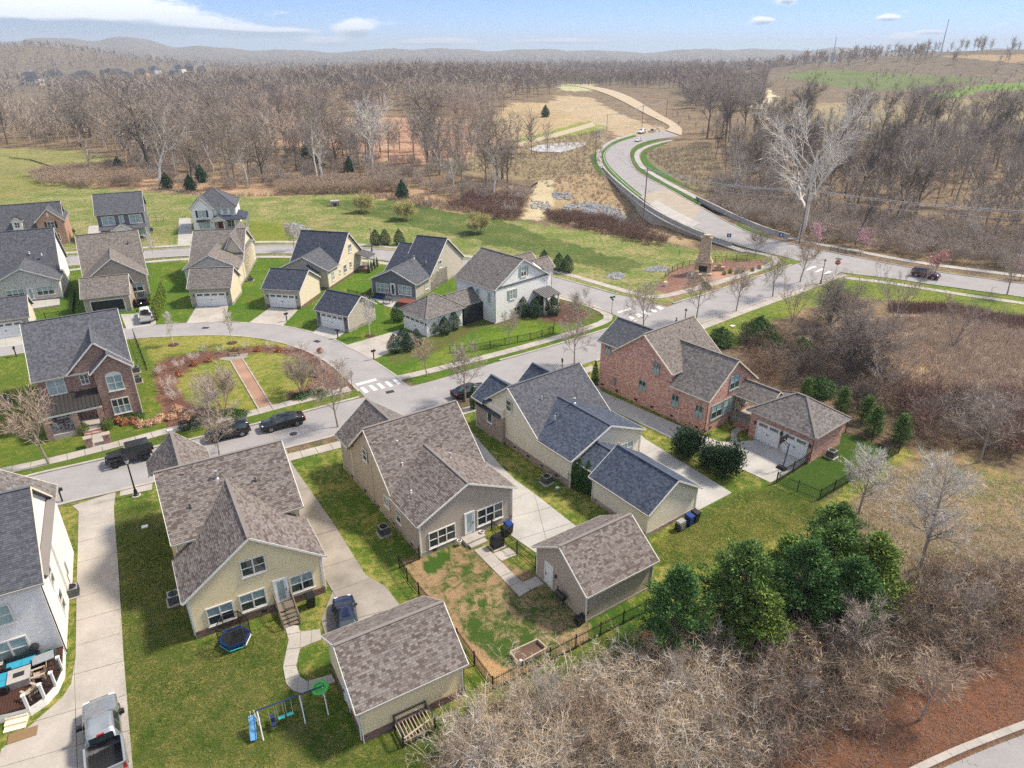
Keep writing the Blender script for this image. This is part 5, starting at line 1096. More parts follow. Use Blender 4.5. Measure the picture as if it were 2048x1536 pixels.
PROTO['silver2'] = bare(75, 5.2, .11, tparams(n=(22, 8, 5, 4), ang=(.95, .6, .5, .5), ln=(.52, .42, .5, .5), frm=(.32, .15, .15, .1), tl=.5, tw=.010, up=(.0, .08, .06, .04), cone=.4, wob=(.08, .2, .22, .2)), 'bark_grey', 'bark_pale')
PROTO['tangle'] = bare(76, 6.5, .22, tparams(n=(11, 9, 7, 5), ang=(.7, .75, .8, .7), ln=(.62, .5, .5, .5), frm=(.12, .15, .15, .1), tl=.6, tw=.014, up=(.0, .06, .02, .0), wob=(.2, .3, .35, .3), cone=.3), 'bark_dark', 'bark_grey', 4, .55)
PROTO['spray'] = bare(77, 6.0, .10, tparams(n=(6, 5, 4, 3), ang=(.4, .4, .45, .5), ln=(.5, .5, .5, .5), frm=(.3, .25, .2, .1), tl=.5, tw=.014, up=(.0, .1, .06, .04), cone=.5), 'bark_grey', 'bark_mauve', 5, .5)
for i, (bm, tm) in enumerate((('bark_pale', 'bark_straw'), ('bark_straw', 'bark_straw'), ('bark_tan', 'twig_brown'), ('bark_red', 'twig_brown'), ('bark_grey', 'bark_dark'))):
    PROTO['thicket%d' % i] = bare(80 + i, 2.3, .03, tparams(n=(5, 4, 4, 3), ang=(.75, .8, .85, .8), ln=(.62, .55, .5, .5), frm=(.12, .15, .15, .1), tl=.5, tw=.011, up=(-.02, -.08, -.05, .02), wob=(.22, .3, .35, .3), tip=(.4, .4, .4, .4), cone=.2, bend=.5), bm, tm, 8, .8)
for i, (bm, tm) in enumerate((('bark_red', 'bark_grey'), ('bark_dark', 'bark_dark'), ('bark_tan', 'bark_tan'), ('bark_red', 'bark_red'))):
    PROTO['brush%d' % i] = bare(90 + i, 2.4, .03, tparams(n=(6, 5, 4), ang=(.5, .6, .6), ln=(.6, .55, .5), frm=(.15, .2, .15), tl=.6, tw=.02, up=(.0, .03, .03), wob=(.12, .2, .2), tip=(.4, .4, .4), cone=.2), bm, tm, 7, .55)
for i, m in enumerate(('bark_pale', 'bark_straw')): PROTO['cane%d' % i] = bare(140 + i, 3.4, .028, tparams(n=(3, 3, 4), ang=(.6, .7, .7), ln=(.5, .45, .5), frm=(.25, .3, .1), tl=.35, tw=.011, up=(-.12, -.12, -.05), wob=(.12, .16, .2), tip=(.4, .5, .5), cone=.1, bend=.5, seg=(8, 5, 3), sides=(4, 3, 3)), m, m, 9, .75)
def plant(name, kind, label, x, y, s=1.0, rz=None, group=None, cat='tree', z=None, tilt=None, sz=None):
    o = thing(name, label, cat, (x, y, (hz(x, y) if z is None else z)), rng.uniform(0, 6.28) if rz is None else rz, group, s)
    if sz: o.scale = (s, s, s * sz)
    if tilt: o.rotation_euler = (tilt[0], tilt[1], o.rotation_euler[2])
    a, b = PROTO[kind]; link('trunk', a, o); link('crown', b, o); return o
def leafy(seed, prof, n, size, m, clump=.2, trunk=None, elong=1.0, nl=6):
    """foliage of many small leaf faces in the volume given by (radius, height) profile"""
    r = np.random.default_rng(seed); pr = np.array(prof); z = pr[:, 1]; rad = pr[:, 0]
    zz = np.interp(r.random(n), np.concatenate([[0], np.cumsum((rad[1:] + rad[:-1]) * .5 * np.diff(z) + 1e-6)]) / np.sum((rad[1:] + rad[:-1]) * .5 * np.diff(z) + 1e-6), z)
    th = r.random(n) * 6.283; lob = 1 + clump * (np.sin(th * nl + zz * 3.1 + seed) * np.sin(zz * 4.3 / max(z.max(), 1) * nl + th * 2)) + r.normal(0, clump * .25, n)
    rr = np.interp(zz, z, rad) * lob * np.power(r.random(n), .22)
    c = np.stack([rr * np.cos(th), rr * np.sin(th), zz + r.normal(0, size * .5, n)], 1)
    nrm = np.stack([np.cos(th), np.sin(th), r.random(n) * 1.2], 1) + r.normal(0, .55, (n, 3)); nrm /= np.linalg.norm(nrm, axis=1)[:, None]
    a = np.cross(nrm, r.normal(size=(n, 3))); a /= np.linalg.norm(a, axis=1)[:, None] + 1e-9; b = np.cross(nrm, a); sz = size * r.uniform(.6, 1.4, (n, 1))
    V = np.stack([c - a * sz * .45, c + a * sz * .45, c + b * sz * elong + nrm * sz * .25], 1).reshape(-1, 3); F = np.arange(3 * n).reshape(-1, 3)
    crown = mesh_np('crown', V, F, m)
    h = z.max() * .8; tb = TB(seed); tb.seg(Vector((0, 0, -.1)), Vector((0, 0, h)), trunk or z.max() * .018, .01, 5)
    for k in range(10):
        q = Vector((0, 0, h * (k + 1) / 12)); an = k * 2.4; R_ = float(np.interp(q.z + .2, z, rad)) * .8
        tb.seg(q, q + Vector((math.cos(an) * R_, math.sin(an) * R_, R_ * .25)), .02 + z.max() * .003, .006, 3)
    return mesh_np('trunk', np.array(tb.bv), np.array(tb.bf), 'bark_dark'), crown
PROTO['holly'] = leafy(1, [(.55, .05), (1.0, .5), (1.05, 1.0), (.75, 1.8), (.35, 2.4), (.05, 2.75)], 3800, .085, 'holly', .12)
PROTO['arbor'] = leafy(2, [(.35, .05), (.5, .6), (.5, 1.6), (.36, 2.6), (.05, 3.5)], 3200, .085, 'arbor', .1)
PROTO['arbor_yellow'] = leafy(3, [(.3, .05), (.42, .6), (.42, 1.6), (.3, 2.3), (.05, 3.0)], 1600, .10, 'arbor_yellow', .1)  # arborvitae with lighter, yellower foliage
PROTO['spruce'] = None
def boughs(seed, prof, nb, per, size, m, h, up=(-.05, .45)):
    """evergreen of needle sprays gathered along many boughs"""
    r = np.random.default_rng(seed); pr = np.array(prof); z = r.uniform(pr[0, 1], pr[-1, 1], nb); rad = np.interp(z, pr[:, 1], pr[:, 0]); th = np.arange(nb) * 2.399 + r.normal(0, .3, nb)
    L = rad * r.uniform(.3, 1.0, nb) ** .6 * r.uniform(.85, 1.25, nb); tb = TB(seed); tb.seg(Vector((0, 0, -.1)), Vector((0, 0, h)), .13, .02, 6); C = []; D = []
    for a, zz, l in zip(th, z, L):
        d = np.array([math.cos(a), math.sin(a), r.uniform(*up)]); p = np.array([0, 0, zz * .97]); tb.seg(Vector(p), Vector(p + d * l), .025, .006, 3)
        t = np.sqrt(r.uniform(.12, 1, per)); C.append(p + d * l * t[:, None] + r.normal(0, 1, (per, 3)) * (.08 + .12 * t[:, None]) * np.array([1, 1, .7])); D.append(np.tile(d + (0, 0, .35), (per, 1)))
    C = np.concatenate(C); D = np.concatenate(D) + r.normal(0, .55, C.shape); D /= np.linalg.norm(D, axis=1)[:, None]; n = len(C)
    u = np.cross(D, r.normal(size=(n, 3))); u /= np.linalg.norm(u, axis=1)[:, None] + 1e-9; s_ = size * r.uniform(.6, 1.4, (n, 1))
    V = np.stack([C - u * s_ * .38, C + u * s_ * .38, C + D * s_ * 1.5], 1).reshape(-1, 3)
    return mesh_np('trunk', np.array(tb.bv), np.array(tb.bf), 'bark_dark'), mesh_np('crown', V, np.arange(3 * n).reshape(-1, 3), m)
PROTO['juniper'] = boughs(4, [(.75, .0), (.9, .25), (.7, .7), (.45, 1.05), (.2, 1.3)], 120, 70, .085, 'juniper', 1.6, (.35, 1.5))
PROTO['spruce'] = boughs(5, [(1.0, .15), (1.1, .5), (.85, 1.4), (.5, 2.3), (.1, 3.2)], 90, 60, .09, 'needle_mid', 3.3)
PROTO['pine'] = boughs(6, [(1.6, .5), (2.3, 1.3), (2.4, 2.8), (1.9, 4.4), (1.1, 5.8), (.25, 7.0)], 150, 150, .12, 'needle_green', 7.1)
PROTO['pine2'] = boughs(7, [(1.7, .3), (2.2, 1.1), (2.0, 2.6), (1.4, 4.0), (.8, 5.0), (.2, 5.8)], 130, 135, .12, 'needle_light', 5.9)
PROTO['pine3'] = boughs(17, [(1.2, .6), (2.5, 1.6), (2.6, 3.0), (1.9, 4.6), (1.0, 5.8), (.2, 6.6)], 140, 150, .125, 'needle_mid', 6.7)
PROTO['cedar'] = leafy(8, [(1.0, .1), (1.6, 1.0), (1.3, 2.2), (.6, 3.4), (.1, 4.2)], 1400, .26, 'holly', .3, elong=1.4)
PROTO['box'] = leafy(9, [(.3, .02), (.55, .2), (.6, .5), (.45, .85), (.1, 1.05)], 1300, .07, 'box_green', .08)
PROTO['mound_red'] = leafy(10, [(.35, .02), (.5, .15), (.4, .4), (.05, .6)], 420, .10, 'tuft_red', .15, elong=2.0); PROTO['mound_tan'] = leafy(11, [(.35, .02), (.5, .15), (.4, .4), (.05, .6)], 420, .10, 'tuft_tan', .15, elong=2.0)
PROTO['green_brush'] = leafy(12, [(1.2, .05), (1.9, .6), (1.7, 1.3), (.9, 2.1), (.1, 2.6)], 4200, .12, 'groundcover', .4, elong=2.0, nl=5)
PROTO['dark_shrub'] = leafy(13, [(.5, .02), (.8, .3), (.7, .7), (.3, 1.1), (.05, 1.3)], 900, .10, 'holly', .2)
PROTO['cover'] = leafy(14, [(1.0, .02), (1.1, .12), (.7, .3), (.05, .45)], 1500, .10, 'groundcover', .3)
def blossom(seed, m):
    tr, cr = bare(seed, 2.6, .06, tparams(n=(8, 6, 5, 3), ang=(.6, .6, .6, .6), ln=(.7, .5, .5, .5), frm=(.3, .2, .15, .1), tl=.4, tw=.02, up=(.0, .1, .06, .05), cone=.3), 'bark_grey', 'bark_mauve')
    r = np.random.default_rng(seed); co = np.array([v.co for v in cr.vertices])[r.integers(0, len(cr.vertices), 1500)] + r.normal(0, .06, (1500, 3))
    a = r.normal(0, .09, (1500, 3)); b = r.normal(0, .09, (1500, 3)); V = np.stack([co, co + a, co + b], 1).reshape(-1, 3)
    return tr, mesh_np('crown', V, np.arange(4500).reshape(-1, 3), m)
PROTO['pink'] = blossom(33, 'blossom_pink'); PROTO['coral'] = blossom(34, 'blossom_coral')

# ---- street and garden trees
ST = [(98, 928, 'street3', 1.55, 'wide tan bare tree between pavement and street by the brown brick house'), (421, 857, 'street0', 1.15, 'bare tree in the verge behind the parked black crossover'),
      (439, 912, 'street1', 1.05, 'bare tree in the near verge beside the yellow house roof'), (676, 854, 'street2', 1.35, 'bare tree at the kerb opposite the crosswalk'), (931, 803, 'street0', 1.45, 'bare tree beside the black car near the cream house'),
      (1149, 727, 'street1', 1.25, 'bare tree at the kerb above the blue-roofed house'), (1020, 690, 'street2', .9, 'small bare tree in the verge by the white corner house fence'), (1154, 667, 'street0', 1.3, 'bare tree on the corner lawn of the white corner house'),
      (1286, 668, 'street1', 1.5, 'dark bare tree above the brick house ridge'), (1392, 640, 'street2', 1.45, 'bare tree beside the round lamp post near the brick plaza'), (1472, 623, 'street0', 1.4, 'bare tree between pavement and street right of the brick plaza'),
      (1545, 594, 'street1', 1.45, 'bare tree on the verge below the main road junction'), (1600, 564, 'street3', 1.6, 'tan bare tree at the corner beside the stop sign'), (1510, 517, 'street0', 1.2, 'bare tree on the mulch bed by the split-rail fence'),
      (2014, 590, 'street1', 1.5, 'bare tree on the main road verge near the picture edge'), (854, 752, 'street3', .95, 'pale small bare tree on the strip by the alley mouth'), (308, 518, 'birch', 1.2, 'slim bare birch at the cross street below the blue-grey house'), (137, 545, 'birch', 1.2, 'slim bare birch at the cross street near the whitewashed house'), (588, 500, 'street2', 1.0, 'bare tree at the cross street beyond the butter yellow house')]
for px, py, k, s, l in ST:
    x, y = G(px, py); plant('street_tree', k, l, x, y, s, group='street trees')
for px, py, s, l in ((347, 690, 1.1, 'pale birch in the garden mulch ring nearer the brown brick house'), (464, 686, 1.15, 'pale birch in the mulch ring nearest the sage garage'), (740, 672, 1.35, 'slim birch on the lawn beside the slate blue garage')):
    x, y = G(px, py); plant('birch_tree', 'birch', l, x, y, s); setp(MB().lathe([(.75, .0), (.7, .05), (.3, .09), (.01, .1)], n=14).build('mulch_ring', 'mulch_red', None, (x, y, 0)), kind='structure')
for px, py, k, s, l in ((605, 786, 'myrtle', 1.25, 'many-stemmed crape myrtle on the right side of the round garden'), (447, 821, 'myrtle', 1.3, 'many-stemmed crape myrtle on the left side of the round garden')):
    x, y = G(px, py); plant('crape_myrtle', k, l, x, y, s)
for px, py, s in ((360, 737, 1.1), (389, 722, 1.1), (320, 748, 1.0), (409, 704, .9), (443, 706, .9), (492, 698, .8), (542, 697, 1.0), (583, 702, 1.0), (340, 780, 1.4), (350, 800, 1.3), (610, 700, 1.2), (640, 720, 1.3), (655, 740, 1.2), (470, 818, .9)):
    x, y = G(px, py); plant('white_stem_shrub', 'multi', 'white-stemmed bare shrub in the mulch bed of the round garden', x, y, s * .72, group='white-stemmed garden shrubs', cat='shrub')
for px, py in ((418, 722), (388, 730), (357, 752), (516, 701), (558, 703), (470, 704), (634, 752), (640, 705)):
    x, y = G(px, py); plant('grass_mound', 'mound_red', 'russet grass mound in the mulch bed of the round garden', x, y, 1.0, group='grass mounds in the round garden', cat='grass mound')
for px, py in ((343, 838), (355, 822), (372, 842), (380, 832)):
    x, y = G(px, py); plant('grass_mound', 'mound_tan', 'tan grass mound beside the hedge of the round garden', x, y, 1.2, group='tan mounds in the round garden', cat='grass mound')
for px, py in ((237, 845), (252, 848), (268, 846), (282, 852), (298, 850), (312, 846), (322, 838)):
    x, y = G(px, py); plant('grass_mound', 'mound_tan' if px > 275 else 'mound_red', 'clipped brown mound in the bed by the brown brick house', x, y, 1.1, group='mounds before the brown brick house', cat='grass mound')
for px, py, l in ((168, 866, 'round green box bush to the left of the porch steps'), (216, 857, 'round green box bush to the right of the porch steps')): x, y = G(px, py); plant('box_bush', 'box', l, x, y, 1.15, cat='bush')
for px, py in ((372, 858), (390, 852), (408, 848), (425, 842)): x, y = G(px, py); plant('low_hedge', 'dark_shrub', 'low dark hedge plant along the pavement by the round garden', x, y, .9, group='hedge at the round garden', cat='hedge')
for px, py in ((240, 842), (255, 838), (270, 836), (600, 795), (622, 788), (640, 790), (460, 828), (480, 830)): x, y = G(px, py); plant('ground_cover', 'cover', 'low green ground cover patch beside the pavement', x, y, 1.0, group='ground cover patches', cat='ground cover')
HOL = [(1046, 632), (1069, 634), (1085, 624), (1106, 629)]
for i, (px, py) in enumerate(HOL): x, y = G(px, py); plant('holly_bush', 'holly', 'dark green holly, %s of four beside the white corner house' % ('first', 'second', 'third', 'last')[i], x, y, 1.15, group='hollies beside the white corner house', cat='bush')
for px, py, s in ((863, 668, 1.05), (890, 668, 1.0), (908, 658, 1.05), (796, 642, 1.1)): x, y = G(px, py); plant('holly_bush', 'holly', 'dark green holly against the white garage', x, y, s, group='hollies at the white garage', cat='bush')
for px, py, s in ((807, 690, 1.0), (789, 705, 1.0), (816, 701, .95), (834, 690, .9)): x, y = G(px, py); plant('holly_bush', 'holly', 'dark green holly in the cluster below the white garage drive', x, y, s, group='hollies below the drive', cat='bush')
for px, py in ((752, 490), (771, 490), (799, 490), (1088, 535), (1117, 541), (1134, 545)): x, y = G(px, py); plant('holly_bush', 'holly', 'round dark evergreen in the row beyond the cross street', x, y, 1.25, group='evergreens beyond the cross street', cat='bush')
for i, (px, py) in enumerate(((1146, 972), (1157, 980), (1174, 985))): x, y = G(px, py); plant('arborvitae', 'arbor', 'columnar arborvitae, %s of three at the cream garage corner' % ('left', 'middle', 'right')[i], x, y, 1.0, group='arborvitae by the cream garage', cat='shrub')
for px, py, l in ((947, 818, 'columnar arborvitae at the front corner of the cream house'), (1189, 770, 'columnar arborvitae at the front corner of the red brick house')): x, y = G(px, py); plant('arborvitae', 'arbor', l, x, y, .9, cat='shrub')
for i in range(7): x, y = G(314 + i * 2.4, 640 - i * 7); plant('arborvitae', 'arbor_yellow', 'yellow-green arborvitae in the tight row beside the white pickup', x, y, 1.0, group='arborvitae row by the pickup', cat='shrub')
for i in range(4): x, y = G(738 + i * 5.5, 546 - i * 4); plant('arborvitae', 'arbor', 'small arborvitae in the row at the butter house porch', x, y, .55, group='small arborvitae row', cat='shrub')
for px, py, s, l in ((1373, 915, 1.75, 'spiky dark juniper, leftmost between the two drives'), (1418, 938, 1.35, 'small spiky juniper, middle of three between the drives'), (1448, 950, 1.8, 'tall spiky juniper nearest the end of the drive')): x, y = G(px, py); plant('juniper', 'juniper', l, x, y, s, cat='shrub')
for i, (px, py, s) in enumerate(((1680, 826, 1.0), (1730, 844, 1.0), (1745, 870, 1.05), (1797, 885, 1.05), (1610, 800, .9))): x, y = G(px, py); plant('young_spruce', 'spruce', 'young spruce, %s of five behind the brick garage' % ('second', 'third', 'fourth', 'last', 'first')[i], x, y, s, group='spruces behind the brick garage', cat='tree')
for px, py, l in ((728, 425, 'yellow-twigged willow bush nearest the concrete outlet'), (810, 440, 'yellow-twigged willow bush, middle of three in the field'), (957, 466, 'yellow-twigged willow bush nearest the creek track')): x, y = G(px, py); plant('willow_bush', 'willow', l, x, y, 1.05, cat='bush')
# right-hand lot
for px, py, k, s, l, c in ((1717, 1027, 'silver2', 1.0, 'pale silvery bare tree just outside the black fence corner', 'tree'), (1840, 1136, 'silver', 1.0, 'tall silvery bare tree leaning over the tan leaf litter', 'tree'), (1958, 925, 'street1', 1.5, 'dark bare tree at the edge of the thicket beyond the fence', 'tree'),
        (2080, 1120, 'silver', .9, 'silvery bare tree cut by the right picture edge', 'tree'), (1698, 742, 'tangle', 1.0, 'large tangled dark tree behind the red brick house', 'tree'), (1660, 650, 'tangle', .85, 'dark tangled tree nearest the stop sign corner', 'tree'), (1790, 640, 'spray', 1.1, 'bare tree with spreading stems below the main road', 'tree'),
        (1907, 690, 'spray', 1.0, 'bare tree standing in the dry grass of the right-hand lot', 'tree'), (1585, 640, 'spray', .8, 'slim bare saplings beside the pavement and green bushes', 'tree'), (1770, 800, 'spray', .75, 'small bare tree in the dry grass behind the spruces', 'tree')):
    x, y = G(px, py); plant('bare_tree', k, l, x, y, s, cat=c)
for px, py, k, s, w in ((1342, 1296, 'pine', 1.0, 'leftmost beside the taupe garage'), (1472, 1262, 'pine3', 1.15, 'big dark one second from the garage'), (1508, 1312, 'pine2', 1.0, 'small yellow-green front one'), (1585, 1258, 'pine', 1.1, 'dark one in the middle'), (1652, 1130, 'pine3', .9, 'topmost near the fence corner'), (1722, 1225, 'pine2', 1.2, 'rightmost lighter one'), (1645, 1205, 'pine3', 1.1, 'one just below the topmost'), (1560, 1200, 'pine2', 1.0, 'feathery one at the back of the lawn'), (1680, 1265, 'pine', .95, 'low dark one at the front right')):
    x, y = G(px, py); plant('pine_tree', k, 'bushy evergreen in the lot-edge clump, ' + w, x, y, s, group='evergreen clump at the lot edge')
LOOK = dict(cane0='whitish', cane1='straw-coloured', wood0='mauve-grey', wood1='dark-trunked', wood2='slim grey', wood3='pale-trunked', wood4='bluish-grey', wood5='blackish', syc2='whitish spreading', oak='gnarled', thicket0='pale straw', thicket1='tan', thicket2='mauve-brown', thicket3='reddish', thicket4='dark grey', brush0='rusty', brush1='blackish', brush3='red-brown', spray='upright')
def lab(kind, x, y, s, noun, secs, mid, rows=None):
    u, v = PROJ(x, y, hz(x, y)); w = [t for a, t in secs if u < a][0]
    return ' '.join(q for q in ('tall' if s > mid else 'low', LOOK.get(kind, 'bare'), noun, (rows[0] if v > np.interp(u, rows[2], rows[3]) else rows[1]) if rows else '', w) if q)
def scatter(poly, n, mind, seed, zs=0.0):
    """random spots inside an outline of the survey picture, at least mind apart"""
    w = np.array(GP(poly)); lo, hi = w.min(0), w.max(0); r = np.random.default_rng(seed); out = []; W_ = [tuple(p) for p in w]; cell = {}; m2 = mind * mind
    for _ in range(14):
        c = r.uniform(lo, hi, (max(400, n * 2), 2)); c = c[inpoly(c[:, 0], c[:, 1], W_)]
        for x, y in c.tolist():
            k = (int(x // mind), int(y // mind)); ok = True
            for i in (-1, 0, 1):
                for j in (-1, 0, 1):
                    for a, b in cell.get((k[0] + i, k[1] + j), ()):
                        if (x - a) ** 2 + (y - b) ** 2 < m2: ok = False; break
                    if not ok: break
                if not ok: break
            if ok:
                cell.setdefault(k, []).append((x, y)); out.append((x, y))
                if len(out) >= n: return out
    return out
TH1 = [(860, 1560), (960, 1470), (1060, 1410), (1230, 1350), (1330, 1320), (1430, 1310), (1480, 1420), (1440, 1536)]
TH2 = [(1430, 1320), (1530, 1320), (1620, 1310), (1700, 1260), (1800, 1200), (1900, 1165), (2060, 1190), (2060, 1240), (1880, 1320), (1720, 1410), (1500, 1530)]
S1_ = [(960, 'at the lower end of the thicket'), (1100, 'below the black fence corner'), (1250, 'amid the straw thicket'), (1400, 'below the leftmost evergreen'), (9999, 'below the middle evergreens')]
S2_ = [(1500, 'below the small front evergreen'), (1600, 'under the middle evergreens'), (1720, 'below the rightmost evergreen'), (1850, 'beside the leaning silvery tree'), (9999, 'at the right picture edge')]
RW = ('in the back row', 'in the front row')
def many(name, kinds, pts, smin, smax, noun, secs, group, cat, rows=None, sz=None):
    for n, (x, y) in enumerate(pts):
        k = kinds[n % len(kinds)]; s_ = rng.uniform(smin, smax); plant(name, k, lab(k, x, y, s_, noun, secs, (smin + smax) / 2, rows), x, y, s_, group=group, cat=cat, sz=rng.uniform(*sz) if sz else None)
many('thicket_shrub', ('thicket0', 'thicket1', 'thicket0', 'thicket2', 'thicket0'), scatter(TH1, 36, 1.45, 3), .5, 1.2, 'bramble', S1_, 'straw brambles in the thicket', 'shrub', ('on the soil side', 'on the lawn side', (860, 1440), (1520, 1380)))
many('thicket_shrub', ('thicket3', 'thicket4', 'thicket2', 'thicket3', 'thicket4', 'thicket1', 'thicket3'), scatter(TH2, 50, 1.35, 4), .5, 1.3, 'bush', S2_, 'brown bushes in the thicket', 'shrub', ('on the soil side', 'on the lawn side', (1430, 2060), (1440, 1220)))
many('arching_bramble', ('cane0', 'cane1', 'cane1'), scatter(TH1, 22, 2.0, 8), .75, 1.15, 'arching canes', S1_, 'arching canes in the straw thicket', 'bramble', ('on the soil side', 'on the lawn side', (860, 1440), (1520, 1380)))
many('arching_bramble', ('cane1', 'cane0'), scatter(TH2, 18, 2.4, 9), .7, 1.15, 'arching canes', S2_, 'arching canes in the brown thicket', 'bramble', ('on the soil side', 'on the lawn side', (1430, 2060), (1440, 1220)))
for px, py, k, s, l in ((1120, 1440, 'syc2', .26, 'pale small tree arching over the straw brambles'), (1330, 1400, 'syc2', .24, 'pale small tree below the leftmost evergreen'), (1700, 1330, 'street0', 1.1, 'pale bare tree at the red soil edge of the thicket'), (1840, 1440, 'street3', 1.0, 'pale bare tree leaning over the red soil'), (1560, 1420, 'spray', .55, 'dark bare saplings inside the brown thicket'), (950, 1530, 'spray', .5, 'bare saplings at the foot of the timber frame'), (1900, 1250, 'spray', .6, 'bare saplings at the upper end of the thicket')):
    x, y = G(px, py); plant('bare_tree', k, l, x, y, s)
for px, py, s, l in ((1560, 1345, .8, 'bush with a few yellow leaves in the thicket'), (1835, 1235, .8, 'bush with orange leaves at the top of the thicket')):
    x, y = G(px, py); o = plant('yellowing_bush', 'thicket2', l, x, y, 1.1, cat='bush'); r_ = np.random.default_rng(px); co = np.array([v.co for v in PROTO['thicket2'][1].vertices]); co = co[co[:, 2] > 1.0]; co = co[r_.integers(0, len(co), 160)]
    if px > 1700: co = co[co[:, 0] > 0]
    V = np.stack([co, co + r_.normal(0, .06, co.shape), co + r_.normal(0, .06, co.shape)], 1).reshape(-1, 3); link('leaves', mesh_np('leaves', V, np.arange(len(V)).reshape(-1, 3), 'leaf_gold'), o)
many('undergrowth_bush', ('thicket4', 'brush1', 'thicket3', 'thicket2'), scatter([(1480, 700), (1560, 680), (1700, 690), (1800, 770), (1880, 830), (1740, 830), (1600, 790), (1530, 770)], 40, 1.6, 5), .7, 1.25, 'bush', [(1560, 'right behind the brick house'), (1640, 'below the large green bush'), (1720, 'around the tangled tree'), (1790, 'above the young spruces'), (9999, 'at the edge of the dry grass')], 'bushes behind the brick house', 'bush')
many('undergrowth_bush', ('brush3', 'brush0', 'thicket3'), scatter([(1830, 800), (2060, 830), (2060, 930), (1960, 900), (1850, 880), (1800, 830)], 34, 1.5, 6), .75, 1.2, 'bush', [(1880, 'just beyond the spruces'), (1960, 'beside the dark tree past the fence'), (9999, 'at the right picture edge')], 'reddish bushes beyond the spruces', 'bush')
for px, py, s, l in ((1440, 690, 1.0, 'leafy green bush at the corner behind the red brick house'), (1515, 682, 1.35, 'large leafy green bush beside the pavement below the junction'), (1545, 700, .9, 'green bush trailing over the tangle behind the brick house'), (1600, 708, .9, 'yellow-green vine bush below the tangled tree'), (1640, 790, .9, 'olive bush above the young spruces')): x, y = G(px, py); plant('green_bush', 'green_brush', l, x, y, s, cat='bush')
for px, py, k, s, l in ((1625, 492, 'pink', 1.15, 'pink flowering tree at the main road below the pale pole'), (1718, 503, 'pink', 1.15, 'pink flowering tree beside the black roadside fence'), (1868, 556, 'coral', 1.35, 'coral budding tree just behind the red sport utility vehicle'), (2040, 560, 'pink', 1.1, 'pink flowering tree at the right picture edge')): x, y = G(px, py); plant('flowering_tree', k, l, x, y, s)
# ---- woods
def spots(poly, n, mind, seed): return sorted(scatter(poly, n, mind, seed), key=lambda p: p[0] ** 2 + p[1] ** 2)
CREEK = [(-120, 300), (140, 292), (240, 320), (290, 362), (420, 384), (640, 372), (860, 392), (960, 415), (1040, 410), (1060, 380), (1000, 345), (940, 300), (840, 285), (640, 290), (540, 262), (300, 270), (0, 262), (-120, 262)]
n_ = 0
many('wood_tree', ('wood0', 'wood3', 'wood1', 'syc2', 'wood2', 'wood4', 'oak'), spots(CREEK, 125, 5.0, 21), .75, 1.35, 'creek tree', [(120, 'beyond the left field'), (230, 'behind the blue-grey house'), (330, 'left of the pale forked sycamore'), (480, 'behind the white hip-roofed house'), (600, 'in line with the outlet box'), (720, 'before the white-limbed sycamore'), (850, 'beside the reddish meadow'), (9999, 'near the construction track')], 'trees along the creek', 'tree', ('in the front row', 'in the back row', (0, 300, 1060), (285, 325, 370)), (.9, 1.2))
for px, py, k, s, l in ((322, 372, 'syc2', 1.5, 'pale forked sycamore rising over the creek belt'), (300, 345, 'oak', 1.75, 'gnarled spreading bare oak tallest in the creek belt'), (495, 372, 'syc2', 1.0, 'leaning pale trunk near the white hip-roofed house'), (745, 350, 'syc', 1.35, 'white-limbed sycamore above the reddish meadow'), (868, 330, 'oak', 1.5, 'round-crowned bare tree at the edge of the reddish meadow'), (1005, 362, 'oak', 1.1, 'dark bare tree beside the construction track'), (1600, 478, 'syc', 1.65, 'great white sycamore spreading over the power line')):
    x, y = G(px, py); plant('sycamore_tree' if k != 'oak' else 'oak_tree', k, l, x, y, s)
RIGHTW = [(1425, 330), (1440, 400), (1500, 445), (1600, 476), (1700, 494), (1830, 515), (2060, 545), (2200, 560), (2200, 300), (1900, 280), (1600, 285), (1430, 290)]
SR = [(1500, 'nearest the bridge'), (1590, 'left of the great sycamore'), (1680, 'behind the great sycamore'), (1780, 'behind the flowering trees'), (1880, 'behind the red vehicle'), (1970, 'right of the red vehicle'), (9999, 'at the right picture edge')]
many('wood_tree', ('wood5', 'wood4', 'wood1', 'syc2', 'wood5', 'wood2'), spots(RIGHTW, 120, 4.2, 22), .6, 1.1, 'roadside wood tree', SR, 'trees of the wood beyond the main road', 'tree', ('in the front row', 'in the back row', (1430, 2100), (370, 430)))
many('wood_tree', ('wood5', 'wood4', 'wood1'), spots([(1380, 270), (1560, 262), (1900, 262), (2100, 270), (2100, 300), (1400, 300)], 34, 7, 23), 1.1, 1.6, 'tree in the line below the far hill', [(1480, 'near the construction road'), (1600, 'left of the green hill'), (1750, 'before the green hill'), (1900, 'before the graded tan slope'), (9999, 'at the right picture edge')], 'tree line below the hill', 'tree')
# evergreen dots in the creek belt
for px, py, s in ((335, 378, 1.1), (382, 382, 1.1), (520, 345, .8), (805, 398, 1.2), (405, 365, 1.2), (240, 345, 1.2), (620, 330, 2.0), (1090, 250, 1.5), (700, 345, 1.2)): x, y = G(px, py); plant('cedar_tree', 'cedar', 'dark green cedar among the bare creek trees', x, y, s, group='cedars in the creek belt')
